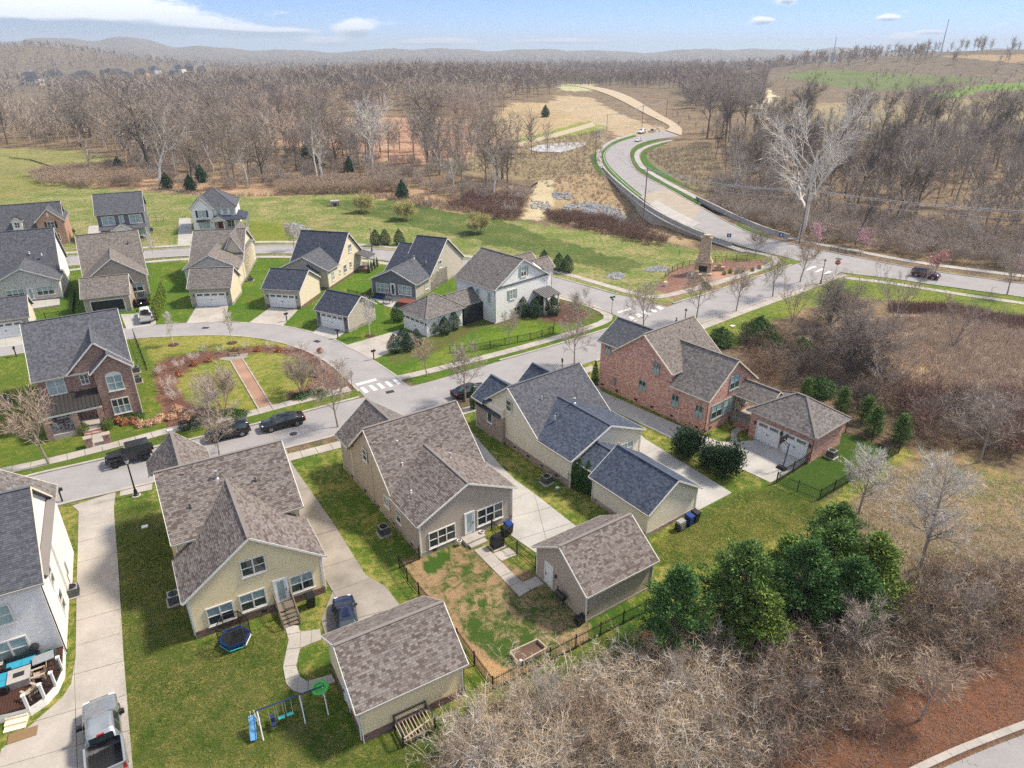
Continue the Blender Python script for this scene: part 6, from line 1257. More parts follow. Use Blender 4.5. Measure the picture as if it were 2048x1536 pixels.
# ---- masses no one could count
def mass(name, label, cat, pts, kinds, smin, smax, mat, kind='stuff', seed=1, keep=1.0, zs=1.0):
    """joined copies of the small plants"""
    r = np.random.default_rng(seed); VV, FF, b = [], [], 0
    arrs = []
    for k in kinds:
        if isinstance(k, tuple): arrs.append(k); continue
        vs, fs, o = [], [], 0
        for me in PROTO[k]:
            c = np.empty(len(me.vertices) * 3, np.float32); me.vertices.foreach_get('co', c); f = np.empty(len(me.loops), np.int32); me.loops.foreach_get('vertex_index', f)
            vs.append(c.reshape(-1, 3)); fs.append(f.reshape(-1, 3) + o); o += len(me.vertices)
        arrs.append((np.concatenate(vs), np.concatenate(fs)))
    P = np.array(pts); Z = hgt(P[:, 0], P[:, 1])
    for i, (x, y) in enumerate(pts):
        v, f = arrs[i % len(arrs)]; a = r.random() * 6.283; s = r.uniform(smin, smax); c, n = math.cos(a) * s, math.sin(a) * s
        q = np.stack([v[:, 0] * c - v[:, 1] * n + x, v[:, 0] * n + v[:, 1] * c + y, v[:, 2] * s * zs + Z[i]], 1); VV.append(q.astype(np.float32)); FF.append(f + b); b += len(v)
    return setp(link(name, mesh_np(name, np.concatenate(VV), np.concatenate(FF), mat)), label, cat, None, kind)
def far_tree(seed, n=64, h=14., wid=.16):
    r = np.random.default_rng(seed); V, F = [], []
    def bl(p, q, w):
        d = q - p; u = np.cross(d, r.normal(size=3)); u = u / (np.linalg.norm(u) + 1e-9) * w; b = len(V); V.extend([p - u, p + u, q]); F.append((b, b + 1, b + 2))
    bl(np.array([0, 0, 0.]), np.array([r.normal(0, .5), r.normal(0, .5), h * .9]), .2); bl(np.array([.1, 0, 0.]), np.array([r.normal(0, .5), r.normal(0, .5), h * .8]), .18)
    for i in range(n):
        z0 = h * r.uniform(.22, .75); a = r.random() * 6.283; L = h * r.uniform(.18, .45); e = r.uniform(.25, 1.25); p = np.array([r.normal(0, h * .05), r.normal(0, h * .05), z0]); bl(p, p + np.array([math.cos(a) * math.cos(e), math.sin(a) * math.cos(e), math.sin(e)]) * L, wid * r.uniform(.5, 1.2))
    return np.array(V), np.array(F)
FT = [far_tree(i) for i in range(6)]; FT2 = [far_tree(50 + i, 30, 13, .3) for i in range(6)]; FT3 = [far_tree(80 + i, 80, 15, .11) for i in range(6)]
def ring(n, r0, r1, a0, a1, seed, cond=None):
    r = np.random.default_rng(seed); out = np.zeros((0, 2))
    for _ in range(30):
        d = np.sqrt(r.uniform(r0 * r0, r1 * r1, n)); t = r.uniform(a0, a1, n); p = np.stack([t * d / np.sqrt(1 + t * t), d / np.sqrt(1 + t * t)], 1)
        if cond is not None: p = p[cond(p[:, 0], p[:, 1])]
        out = np.concatenate([out, p])
        if len(out) >= n: break
    return [tuple(q) for q in out[:n].tolist()]
def clear(x, y):
    u, v = PROJ(x, y, hgt(x, y)); k = np.ones(u.shape, bool)
    for p in OPEN: k &= ~inpoly(u, v, p)
    return k
OPEN = [[(940, 262), (1060, 200), (1120, 182), (1130, 160), (1190, 160), (1200, 190), (1260, 215), (1400, 215), (1500, 170), (1560, 140), (1700, 135), (2300, 100), (2300, 300), (1300, 300), (1240, 330), (1060, 300)], [(120, 150), (200, 140), (420, 134), (430, 176), (120, 180)], [(600, 232), (880, 232), (950, 262), (940, 300), (640, 300), (560, 275)], [(-900, 480), (-900, 296), (150, 293), (260, 330), (130, 345), (180, 375)]]
mass('creek_wood', 'grey-brown bare wood filling the valley behind the creek', 'wood', ring(600, 285, 480, -1.05, .06, 31, clear), FT3, .8, 1.25, 'bark_mauve')
mass('hill_wood', 'dense dark bare wood on the rise in the middle distance', 'wood', ring(1250, 470, 800, -.62, .10, 32, clear), FT, .9, 1.4, 'bark_blue')
mass('valley_wood', 'hazy bare woods across the far valley', 'wood', ring(4200, 700, 2000, -1.1, .55, 33, clear), FT2, .8, 1.3, 'bark_mauve'); mass('far_wood', 'distant bare woods below the hills', 'wood', ring(5200, 1800, 4200, -1.1, 1.0, 34, None), [far_tree(90 + i, 16, 13, .6) for i in range(4)], .9, 1.5, 'bark_blue')
mass('ridge_wood', 'bare trees along the skyline of the far hill', 'wood', [p for p in ring(420, 640, 1150, .36, 1.0, 35) if hz(*p) > 26 and vnoise(np.array(p[0]), np.array(p[1]), 40, 4) > .45] + ring(500, 900, 1500, .10, .62, 36, lambda x, y: hgt(x, y) < 30), FT, .7, 1.2, 'bark_mauve')
mass('corridor_wood', 'dark wooded band beyond the end of the winding road', 'wood', ring(950, 640, 1400, .07, .46, 38, lambda x, y: (hgt(x, y) < 26) & (x / y + .22 * vnoise(x, y, 90, 12) < .34)) + ring(220, 480, 700, .14, .34, 39, lambda x, y: (x - .19 * y > 22) & (vnoise(x, y, 45, 13) > .42)), FT, .75, 1.25, 'bark_blue')
mass('slope_brush', 'low brush on the slopes beyond the winding road', 'brush', [p for p in ring(900, 330, 760, .22, .95, 37) if vnoise(np.array(p[0]), np.array(p[1]), 30, 6) > .5], [far_tree(120 + i, 40, 4.5, .08) for i in range(5)], .6, 1.3, 'bark_mauve')
def inp(poly, n, mind, seed): return scatter(poly, n, mind, seed)
bw = [(230, 330), (290, 362), (420, 384), (640, 372), (860, 392), (1040, 440), (1060, 400), (900, 330), (560, 310), (300, 300)]
mass('creek_brush', 'reddish bare brush along the edge of the creek belt', 'brush', inp(bw, 300, 2.2, 41), ['brush0', 'brush1', 'brush2'], .7, 1.3, 'bark_mauve')
mass('left_brush', 'tan twiggy brush in front of the left wood', 'brush', inp([(60, 352), (230, 335), (300, 372), (180, 378), (80, 372)], 130, 1.8, 42) + inp([(560, 372), (700, 366), (800, 385), (700, 388), (560, 390)], 110, 1.8, 43), ['brush2', 'brush0'], .7, 1.1, 'bark_tan')
mass('creek_bank_brush', 'brown brush on the bank between field and bridge', 'brush', inp([(1090, 425), (1180, 430), (1290, 465), (1340, 490), (1300, 490), (1180, 460), (1095, 440)], 90, 1.3, 44) + inp([(950, 395), (1040, 400), (1040, 440), (1000, 440), (900, 415)], 70, 2., 45), ['brush0', 'brush3', 'brush2'], .5, .9, 'bark_red')
mass('road_brush', 'dark undergrowth at the foot of the wood beyond the main road', 'brush', inp([(1430, 410), (1500, 448), (1600, 478), (1830, 516), (2100, 548), (2100, 490), (1800, 450), (1600, 420), (1440, 360)], 330, 2.4, 46), ['brush1', 'brush0', 'brush1', 'brush2'], .7, 1.4, 'bark_mauve')
mass('road_wood', 'grey bare wood filling the slope beyond the main road', 'wood', inp([(1440, 300), (1460, 380), (1560, 440), (1700, 470), (2150, 520), (2150, 290), (1800, 285)], 330, 3.0, 47), FT3, .55, .95, 'bark_grey')
def tufts(seed, n=14, h=.5, w=.025):
    r = np.random.default_rng(seed); V, F = [], []
    for i in range(n):
        p = np.array([r.normal(0, .25), r.normal(0, .25), -.02]); q = p + np.array([r.normal(0, .22), r.normal(0, .22), h * r.uniform(.5, 1.2)]); a = r.random() * 6.28; u = np.array([math.cos(a), math.sin(a), 0]) * w; b = len(V); V += [p - u, p + u, q]; F.append((b, b + 1, b + 2))
    return np.array(V), np.array(F)
TF = [tufts(i) for i in range(5)]
mass('dry_weeds', 'tan dry weeds of the right-hand lot', 'weeds', inp([(1700, 650), (1900, 625), (2100, 640), (2100, 900), (1900, 830), (1780, 800), (1690, 740)], 2300, .35, 51), [tufts(60 + i, 18, .8, .03) for i in range(5)], .6, 1.5, 'weed')
mass('leaf_litter_grass', 'dry grass on the tan ground right of the evergreens', 'grass', inp([(1690, 1010), (1800, 930), (1900, 960), (2060, 960), (2060, 1180), (1880, 1160), (1740, 1130)], 2600, .25, 52), [tufts(70 + i, 12, .22, .018) for i in range(4)], .6, 1.3, 'weed')
mass('hedgerow_weeds', 'dark weedy strip along the grass below the main road', 'weeds', inp([(1780, 610), (1900, 612), (2060, 645), (2060, 665), (1900, 632), (1780, 625)], 500, .4, 53), [tufts(80 + i, 20, 1.1, .03) for i in range(4)], .7, 1.4, 'bark_red')
mass('meadow_weeds', 'rusty dry weeds before the creek belt', 'weeds', inp([(290, 375), (420, 390), (560, 392), (700, 384), (860, 398), (1000, 425), (1000, 438), (700, 388), (420, 395)], 1500, .9, 54), [tufts(90 + i, 18, 1.0, .05) for i in range(4)], .7, 1.4, 'bark_tan')
mass('soil_litter', 'dead leaves and stalks on the red soil by the service road', 'litter', inp([(1450, 1560), (1700, 1440), (1850, 1350), (2060, 1250), (2060, 1450), (1700, 1600)], 2600, .2, 58), [tufts(130 + i, 9, .13, .02) for i in range(4)], .5, 1.4, 'bark_red')
mass('slope_weeds', 'sparse weeds over the graded land beside the main road', 'weeds', inp([(860, 335), (1060, 290), (1200, 268), (1210, 340), (1290, 420), (1380, 480), (1180, 430), (1080, 362)], 1500, 1.0, 59) + inp([(1285, 305), (1420, 290), (1440, 340), (1480, 420), (1380, 380)], 700, 1.0, 60), [tufts(140 + i, 16, .9, .06) for i in range(4)], .5, 1.4, 'bark_tan')
# turf blades on the nearer lawns
t = NT('turf_blade'); r_ = t.node('ShaderNodeNewGeometry').outputs['Random Per Island']; t.fin(t.mix(t.mr(t.noise(.4, 4, .6, t.node('ShaderNodeNewGeometry').outputs['Position']), .35, .68), t.mix(r_, (.03, .075, .012), (.075, .125, .02)), t.mix(r_, (.09, .125, .025), (.20, .19, .06))), .9, 0, .1)
lawn = [(232, 1024), (300, 1000), (345, 1100), (385, 1290), (420, 1300), (570, 1250), (575, 1400), (720, 1500), (880, 1450), (880, 1536), (268, 1536), (245, 1314)]
mass('lawn_grass', 'green and yellowing grass of the lawns behind the yellow house', 'grass', inp(lawn, 9000, .12, 55), [tufts(100 + i, 14, .09, .012) for i in range(5)], .7, 1.4, 'turf_blade')
mass('back_lawn_grass', 'grass of the open lawn behind the cream and brick houses', 'grass', inp([(1310, 1090), (1400, 1030), (1470, 990), (1550, 975), (1640, 1005), (1600, 1060), (1420, 1130), (1320, 1130)], 5000, .13, 56) + inp([(1010, 1380), (1200, 1300), (1290, 1240), (1300, 1290), (1230, 1330), (1060, 1395)], 2500, .12, 57), [tufts(110 + i, 14, .09, .012) for i in range(5)], .7, 1.4, 'turf_blade')
# ------------------------------------------------------------------ bridge, outlet, riprap
wl_ = [(1205, 338), (1225, 360), (1262, 392), (1305, 424), (1362, 455), (1420, 479), (1462, 493)]
def wall_line(name, pts, z0, z1, w, m, label, cat, cap=None):
    p = resample(GP(pts), 36); c = p[0]; o = thing(name, label, cat, (c[0], c[1], 0))
    for i in range(0, 35):
        a, b = p[i] - c, p[i + 1] - c
        MB().beam((a[0], a[1], (z0 + z1) / 2), (b[0] - (b[0] - a[0]) * .012, b[1] - (b[1] - a[1]) * .012, (z0 + z1) / 2), w, z1 - z0).build('wall_panel', m, o)
        if cap and i % 2 == 0: MB().box(a[0] - .1, a[0] + .1, a[1] - .1, a[1] + .1, z1, z1 + .2).build('parapet_block', m, o)
    q = MB()
    for i in range(35): a, b = p[i] - c, p[i + 1] - c; q.beam((a[0], a[1], z1 + .06), (b[0], b[1], z1 + .06), w + .12, .1)
    q.build('coping', m, o); return o
wall_line('bridge_parapet', wl_, -3.2, .85, .4, 'concrete_pale', 'white concrete bridge wall on the field side of the main road', 'wall', True)
wall_line('bridge_parapet', [(1392, 399), (1430, 417), (1475, 440), (1530, 463), (1578, 477)], -.3, .85, .35, 'concrete_pale', 'white concrete parapet on the wooded side of the main road', 'wall')
def rocks(name, label, poly, n, s0, s1, seed):
    r = random.Random(seed); V, F = [], []
    ico = [(0, 0, 1), (.9, 0, .2), (.28, .85, .2), (-.72, .53, .2), (-.72, -.53, .2), (.28, -.85, .2), (0, 0, -.6)]
    fc = [(0, 1, 2), (0, 2, 3), (0, 3, 4), (0, 4, 5), (0, 5, 1), (6, 2, 1), (6, 3, 2), (6, 4, 3), (6, 5, 4), (6, 1, 5)]
    for x, y in scatter(poly, n, s0 * .8, seed):
        s = r.uniform(s0, s1); z = hz(x, y); b = len(V); a = r.uniform(0, 6.28)
        for (px, py, pz) in ico:
            k = s * r.uniform(.7, 1.3); V.append((x + (px * math.cos(a) - py * math.sin(a)) * k, y + (px * math.sin(a) + py * math.cos(a)) * k, z + pz * k * .7))
        F += [tuple(i + b for i in f) for f in fc]
    setp(link(name, mesh_np(name, np.array(V), np.array(F), 'rock')), label, 'rocks', None, 'stuff')
rocks('riprap', 'grey riprap stones on the creek bank beside the bridge', [(1125, 405), (1180, 398), (1240, 400), (1285, 418), (1295, 430), (1270, 432), (1200, 418), (1130, 412)], 620, .35, .8, 1)
rocks('riprap', 'grey riprap patch where the track meets the creek', [(1062, 402), (1098, 402), (1100, 414), (1060, 414)], 70, .3, .6, 2); rocks('riprap', 'pale stones on the bank above the creek track', [(1105, 386), (1138, 384), (1142, 396), (1108, 398)], 60, .4, .8, 6)
rocks('riprap', 'pale riprap in the ditch beyond the white corner house', [(1215, 548), (1240, 545), (1252, 552), (1240, 560), (1212, 556)], 130, .18, .4, 3); rocks('riprap', 'pale riprap below the brick plaza', [(1285, 540), (1310, 531), (1335, 535), (1338, 543), (1300, 545)], 130, .18, .4, 4); rocks('riprap', 'pale riprap in the ditch beyond the cross street', [(565, 450), (590, 446), (620, 458), (620, 470), (590, 476)], 160, .25, .55, 5)
x, y = G(670, 412); o = thing('outlet_box', 'pale concrete outlet box in the grass field', 'drain box', (x, y, 0), .3)
MB().box(-1, 1, -.8, -.6, -.2, 1.3).box(-1, 1, .6, .8, -.2, 1.3).box(-1, -.8, -.8, .8, -.2, 1.3).box(.8, 1, -.8, .8, -.2, 1.3).box(-1.1, 1.1, -.9, .9, 1.3, 1.45).build('box_wall', 'concrete_pale', o); MB().box(-.5, .5, -.83, -.79, .1, .9).build('opening', 'mat_black', o)
setp(MB().prism(GP([(1058, 303), (1075, 295), (1130, 288), (1176, 284), (1178, 291), (1150, 301), (1120, 309), (1075, 308)]), -.1, .95).build('pond', 'water'), kind='structure')
strip('dirt_track', [(1190, 262), (1100, 283), (1030, 300)], [(1185, 256), (1095, 277), (1010, 297)], .06, 'tan_gravel', 20); strip('dirt_road', [(1330, 268), (1345, 262), (1290, 243), (1230, 222), (1170, 208), (1100, 198)], [(1362, 277), (1365, 262), (1310, 240), (1255, 218), (1190, 204), (1110, 196)], .3, 'tan_gravel', 40)
# ------------------------------------------------------------------ vehicles (front towards +x)
ST_ = {'sedan': [(-2.38, .45, .72, .72, .62, .85), (-2.25, .28, .86, .82, .70, 1.00), (-1.75, .24, .90, .90, .70, 1.06), (-1.2, .22, .91, .93, .62, 1.32), (-.6, .22, .92, .93, .58, 1.44), (.1, .22, .92, .92, .58, 1.45), (.65, .22, .92, .91, .62, 1.25), (1.1, .22, .92, .88, .74, .98), (1.8, .24, .90, .80, .74, .90), (2.25, .3, .84, .70, .66, .78), (2.4, .42, .66, .58, .5, .64)],
       'suv': [(-2.30, .5, .80, .9, .62, 1.35), (-2.15, .3, .92, .95, .66, 1.60), (-1.2, .25, .94, 1.0, .66, 1.70), (-.2, .25, .94, 1.0, .66, 1.72), (.35, .25, .94, .98, .66, 1.66), (1.0, .25, .94, .97, .78, 1.12), (1.8, .28, .92, .92, .78, 1.02), (2.2, .34, .86, .8, .7, .9), (2.35, .45, .7, .66, .55, .72)],
       'cab': [(-.95, .45, .93, 1.1, .72, 1.30), (-.85, .4, .95, 1.15, .70, 1.84), (-.2, .4, .96, 1.15, .70, 1.90), (.55, .4, .96, 1.15, .70, 1.88), (1.15, .4, .96, 1.14, .84, 1.30), (1.9, .42, .95, 1.08, .84, 1.22), (2.6, .45, .93, .98, .80, 1.12), (2.85, .55, .8, .8, .66, .9)]}
def wheels(o, xs, w, r, flare=None):
    for x in xs:
        for sgn in (-1, 1):
            k = MB(); n = 18
            prof = [(r * .62, -.11), (r * .96, -.11), (r, -.07), (r, .07), (r * .96, .11), (r * .62, .11)]
            vs = []; fs = []
            for i in range(n):
                t = 6.2832 * i / n
                for (q, yy) in prof: vs.append((q * math.cos(t), yy, q * math.sin(t)))
            m = len(prof)
            for i in range(n):
                j = (i + 1) % n
                for a in range(m): b = (a + 1) % m; fs.append((i * m + a, i * m + b, j * m + b, j * m + a))
            k.add(vs, fs); ty = k.build('wheel', 'rubber', o, (x, sgn * w, r), smooth=False)
            k = MB(); k.tube((0, -.075, 0), (0, .075, 0), r * .16, r * .16, 10)
            for i in range(5): t = 6.2832 * i / 5; k.beam((0, .06 * sgn, 0), (r * .6 * math.cos(t), .06 * sgn, r * .6 * math.sin(t)), .1, .09)
            for i in range(n): t0, t1 = 6.2832 * i / n, 6.2832 * (i + 1) / n; k.beam((r * .6 * math.cos(t0), .06 * sgn, r * .6 * math.sin(t0)), (r * .6 * math.cos(t1), .06 * sgn, r * .6 * math.sin(t1)), .05, .05)
            k.build('rim', 'rim' if flare is None else 'dark_metal', ty)
def section(S, x):
    X = [s[0] for s in S]; return [float(np.interp(x, X, [s[i] for s in S])) for i in range(1, 6)]
def shell(S, x0, x1, n=26):
    mb = MB(); xs = np.linspace(x0, x1, n); rings = []
    for x in xs:
        zb, wb, zl, wr, zr = section(S, x); half = [(wb * .82, zb), (wb * .985, zb + .14), (wb, zb + (zl - zb) * .6), (wb * .985, zl), (wr + (wb - wr) * .12, zl + (zr - zl) * .82), (wr * .9, zr - .02), (wr * .5, zr + .012)]
        rings.append([(x, y, z) for y, z in half] + [(x, 0, zr + .02)] + [(x, -y, z) for y, z in half[::-1]])
    m = len(rings[0]); vs = [p for r_ in rings for p in r_]; fs = []
    for i in range(n - 1):
        for j in range(m): k = (j + 1) % m; fs.append((i * m + j, i * m + k, (i + 1) * m + k, (i + 1) * m + j))
    fs += [tuple(range(m)), tuple(range(n * m - 1, (n - 1) * m - 1, -1))]
    return mb.add(vs, fs)
def glass_side(S, x0, x1, sgn, o, n=6):
    mb = MB(); vs = []
    for x in np.linspace(x0, x1, n):
        zb, wb, zl, wr, zr = section(S, x)
        for t in (.10, .78):
            y = wb * .985 + (wr + (wb - wr) * .12 - wb * .985) * t / .82 + .014; vs.append((x, sgn * y, zl + (zr - zl) * t))
    fs = [(2 * i, 2 * i + 1, 2 * i + 3, 2 * i + 2) if sgn > 0 else (2 * i, 2 * i + 2, 2 * i + 3, 2 * i + 1) for i in range(n - 1)]
    mb.add(vs, fs).build('side_window', 'glass', o)
def glass_top(S, x0, x1, o, name, n=7):
    vs = []
    for x in np.linspace(x0, x1, n):
        zb, wb, zl, wr, zr = section(S, x)
        for k in (-.88, -.5, 0, .5, .88): vs.append((x, wr * k, zr + .034 - .03 * abs(k)))
    fs = [(5 * i + j, 5 * i + 5 + j, 5 * i + 6 + j, 5 * i + 1 + j) for i in range(n - 1) for j in range(4)]
    me = MB().add(vs, fs).mesh(name, 'glass', True)
    link(name, me, o)
def car(name, label, px, py, rz, kind, paint_, group=None, s=1.0, xy=None, cat='car'):
    x, y = xy or G(px, py); o = thing(name, label, cat, (x, y, max(0, hz(x, y)) + .03), rz, group, s); S = ST_[kind]
    shell(S, S[0][0], S[-1][0]).build('body', paint_, o, smooth=True)
    if kind == 'sedan': a, b, mid, ws, rw = -1.45, .85, -.25, (.62, 1.06), (-1.66, -1.0)
    else: a, b, mid, ws, rw = -2.0, .62, -.5, (.42, .98), (-2.28, -2.16)
    for sg in (-1, 1):
        glass_side(S, a, mid - .06, sg, o); glass_side(S, mid + .06, b, sg, o); wb = section(S, 2.1)[1]
        MB().box(1.98, 2.26, sg * (wb - .32) - .14, sg * (wb - .32) + .14, .66, .80).build('headlight', 'lamp_clear', o); wb = section(S, -2.2)[1]
        MB().box(-2.36, -2.12, sg * (wb - .16) - .13, sg * (wb - .16) + .13, .78, .95).build('taillight', 'lamp_red', o)
        MB().box(.55, .72, sg * .98 - .1, sg * .98 + .1, .95, 1.08).build('mirror', paint_, o)
    glass_top(S, *ws, o, 'windscreen')
    glass_top(S, *rw, o, 'rear_window')
    MB().box(-2.40, -2.3, -.7, .7, .36, .6).build('bumper', 'plastic_black', o); wheels(o, (-1.38, 1.42), .86, .34 if kind == 'sedan' else .37); return o
def pickup(name, label, px, py, rz, paint_, s=1.0, rack=False):
    x, y = G(px, py); o = thing(name, label, 'pickup truck', (x, y, .03), rz, None, s); S = ST_['cab']
    shell(S, -.95, 2.85).build('cab', paint_, o, smooth=True)
    for sg in (-1, 1):
        glass_side(S, -.75, -.12, sg, o); glass_side(S, -.02, .7, sg, o)
        MB().box(-3.0, -.97, sg * .95 - .06, sg * .95 + .06, .55, 1.28).build('bed_side', paint_, o); MB().box(2.55, 2.82, sg * .68 - .17, sg * .68 + .17, .82, 1.0).build('headlight', 'lamp_clear', o)
        MB().box(-3.03, -2.9, sg * .9 - .09, sg * .9 + .09, .8, 1.2).build('taillight', 'lamp_red', o); MB().box(.62, .86, sg * 1.12 - .14, sg * 1.12 + .14, 1.12, 1.36).build('mirror', 'plastic_black', o)
    glass_top(S, .62, 1.12, o, 'windscreen'); MB().box(-.975, -.955, -.62, .62, 1.32, 1.76).build('rear_window', 'glass', o); MB().box(-1.0, -.9, -.2, .2, 1.78, 1.85).build('brake_light', 'lamp_red', o)
    q = MB().box(-2.95, -.97, -.9, .9, .62, .68)
    for k in range(9): q.box(-2.93, -1.0, -.82 + k * .2, -.76 + k * .2, .68, .71)
    q.build('bed_floor', 'plastic_black', o); MB().box(-3.02, -2.94, -.9, .9, .6, 1.26).build('tailgate', paint_, o); MB().box(-3.14, -3.02, -.92, .92, .45, .62).build('bumper', 'grey_metal', o); MB().box(-2.9, 2.4, -.8, .8, .38, .56).build('chassis', 'plastic_black', o); MB().box(2.84, 2.88, -.55, .55, .62, .95).build('grille', 'grey_metal', o)
    wheels(o, (-1.95, 1.85), .86, .39); return o
def jeep(label, px, py, rz):
    x, y = G(px, py); o = thing('off_road_vehicle', label, 'car', (x, y, .03), rz)
    MB().box(-1.9, .75, -.78, .78, .62, 1.22).box(-1.95, -1.9, -.78, .78, .62, 1.2).build('body', 'car_matte', o)
    MB().add([(.75, -.72, .62), (2.0, -.6, .65), (2.0, .6, .65), (.75, .72, .62), (.75, -.72, 1.24), (2.0, -.58, 1.14), (2.0, .58, 1.14), (.75, .72, 1.24)], [(0, 3, 2, 1), (4, 5, 6, 7), (0, 1, 5, 4), (1, 2, 6, 5), (2, 3, 7, 6), (3, 0, 4, 7)]).build('hood', 'car_matte', o)
    MB().add([(-1.88, -.76, 1.22), (.45, -.76, 1.22), (.45, .76, 1.22), (-1.88, .76, 1.22), (-1.84, -.68, 1.84), (.22, -.68, 1.84), (.22, .68, 1.84), (-1.84, .68, 1.84)], [(4, 5, 6, 7), (0, 1, 5, 4), (1, 2, 6, 5), (2, 3, 7, 6), (3, 0, 4, 7)]).build('hardtop', 'car_matte', o)
    for sg in (-1, 1):
        for a, b in ((-1.75, -1.0), (-.85, -.2), (-.1, .3)): MB().add([(a, sg * .767, 1.3), (b, sg * .767, 1.3), (b, sg * .702, 1.74), (a, sg * .702, 1.74)], [(0, 1, 2, 3) if sg < 0 else (3, 2, 1, 0)]).build('side_window', 'glass', o)
        for xx in (-1.35, 1.4): MB().box(xx - .55, xx + .55, sg * .9 - .14, sg * .9 + .14, .86, .96).beam((xx + .5, sg * .9, .92), (xx + .66, sg * .9, .66), .28, .08).beam((xx - .5, sg * .9, .92), (xx - .66, sg * .9, .66), .28, .08).build('fender_flare', 'plastic_black', o)
        MB().lathe([(.1, 0), (.1, .05), (.02, .07)], n=10).build('headlight', 'lamp_clear', o, (2.02, sg * .42, .92)).rotation_euler = (0, R(90), 0); MB().box(-1.99, -1.9, sg * .7 - .07, sg * .7 + .07, .8, 1.0).build('taillight', 'lamp_red', o)
    MB().add([(.45, -.70, 1.26), (.45, .70, 1.26), (.25, .64, 1.78), (.25, -.64, 1.78)], [(0, 1, 2, 3)]).build('windscreen', 'glass', o); MB().box(2.02, 2.2, -.78, .78, .55, .72).build('bumper', 'plastic_black', o); MB().tube((-1.95, 0, 1.05), (-2.2, 0, 1.05), .40, .40, 16).build('spare_wheel', 'rubber', o)
    wheels(o, (-1.35, 1.4), .84, .43, 1); return o
def rzp(a, b): p, q = G(*a), G(*b); return math.atan2(q[1] - p[1], q[0] - p[0])
jeep('black off-road vehicle parked at the far kerb by the brown brick house', 263, 921, rzp((300, 905), (220, 925)))
car('crossover_car', 'black crossover parked behind the bare kerbside tree', 457, 873, rzp((500, 862), (415, 882)), 'suv', 'car_black', s=.96); car('sedan_car', 'black sedan parked at the kerb beside the brick garden path', 566, 852, rzp((603, 843), (525, 862)), 'sedan', 'car_black')
car('sedan_car', 'black sedan half hidden behind the cream house arborvitae', 941, 790, rzp((915, 798), (970, 782)), 'sedan', 'car_black'); car('sedan_car', 'dark blue hatchback on the drive behind the yellow garage roof', 693, 1243, rzp((700, 1280), (690, 1222)), 'sedan', 'car_navy', s=.86)
car('sport_utility_vehicle', 'dark red sport utility vehicle driving on the main road', 1850, 555, rzp((1830, 548), (1875, 556)), 'suv', 'car_maroon'); car('white_car', 'small white car on the newly paved main road', 1276, 287, rzp((1290, 284), (1262, 291)), 'sedan', 'car_white')
car('dark_suv', 'black vehicle parked beside the tan garage behind the white pickup', 287, 606, rzp((285, 640), (290, 600)), 'suv', 'car_black'); pickup('pickup_truck', 'silver pickup truck with black bed on the long drive', 214, 1487, rzp((224, 1560), (208, 1420)), 'car_silver'); pickup('pickup_truck', 'white pickup truck parked by the open tan garage', 293, 637, rzp((294, 650), (290, 610)), 'car_white', .95)
o = car('work_van', 'white work van at the end of the paved road', 1283, 273, rzp((1300, 270), (1270, 277)), 'suv', 'car_white', s=1.25, cat='van')
x, y = G(1303, 271); o = thing('excavator', 'tan construction machine at the end of the paved road', 'machine', (x, y, .1), .4)
MB().box(-1.6, 1.6, -1.2, -.7, 0, .8).box(-1.6, 1.6, .7, 1.2, 0, .8).build('track', 'rubber', o); MB().box(-1.5, 1.2, -1.1, 1.1, .9, 2.0).build('body', 'pale_wood', o); MB().box(-.2, 1.1, .1, 1.0, 2.0, 3.0).build('cab', 'glass', o); MB().beam((1.0, -.3, 1.6), (3.2, -.3, 3.4), .3, .4).beam((3.2, -.3, 3.4), (4.6, -.3, 1.4), .25, .3).build('boom', 'pale_wood', o); MB().box(4.3, 5.0, -.8, .2, .5, 1.3).build('bucket', 'dark_metal', o)
# ------------------------------------------------------------------ fences
def fence(name, label, pts, h=1.25, gap=2.4, pick=.13, m='black_metal', rails=(.12, 1.05), mesh=None):
    P = [Vector((*G(*p), 0)) for p in pts]; o = thing(name, label, 'fence', tuple(P[0])); c = P[0]; pk = MB()
    for a, b in zip(P[:-1], P[1:]):
        L = (b - a).length; n = max(1, round(L / gap)); d = (b - a) / n; rz = math.atan2(d.y, d.x)
        for i in range(n):
            p, q = a + d * i - c, a + d * (i + 1) - c
            MB().rbox(p.x, p.y, -.1, h + .1, .075, .075, rz).build('post', m, o)
            for z in rails: MB().beam((p.x, p.y, z), (q.x, q.y, z), .035, .045).build('rail', m, o)
            if pick:
                k = int(d.length / pick)
                for j in range(1, k): u = p + d * j / k; pk.rbox(u.x, u.y, .08, h, .02, .02, rz)
    p = P[-1] - c; MB().rbox(p.x, p.y, -.1, h + .1, .075, .075).build('post', m, o)
    if pk.v: setp(pk.build('pickets', m, o), kind='stuff')
    return o
fence('black_fence', 'black metal fence along the left and back of the dug-up yard', [(839, 1119), (799, 1137), (815, 1163), (838, 1192), (915, 1285), (986, 1382), (1100, 1324), (1200, 1272), (1290, 1226)])
fence('black_fence', 'black metal fence between the taupe house and its garage', [(983, 1060), (1008, 1086), (1034, 1107), (1071, 1139)])
fence('black_fence', 'black metal fence round the grass plot behind the brick garage', [(1617, 925), (1552, 967), (1638, 1001), (1797, 906), (1690, 866)]); fence('black_fence', 'low black fence below the white corner house lawn', [(900, 706), (950, 703), (1010, 691), (1060, 681), (1107, 668), (1108, 652)], 1.1)
fence('black_fence', 'black fence along the side lawn of the brown brick house', [(269, 674), (294, 741)], 1.2); fence('black_fence', 'black fence enclosing the lawn beside the slate blue house', [(697, 592), (733, 600), (742, 590)], 1.2); fence('black_fence', 'black fence along the lawn between whitewashed and tan houses', [(151, 588), (148, 632), (92, 640)], 1.1)
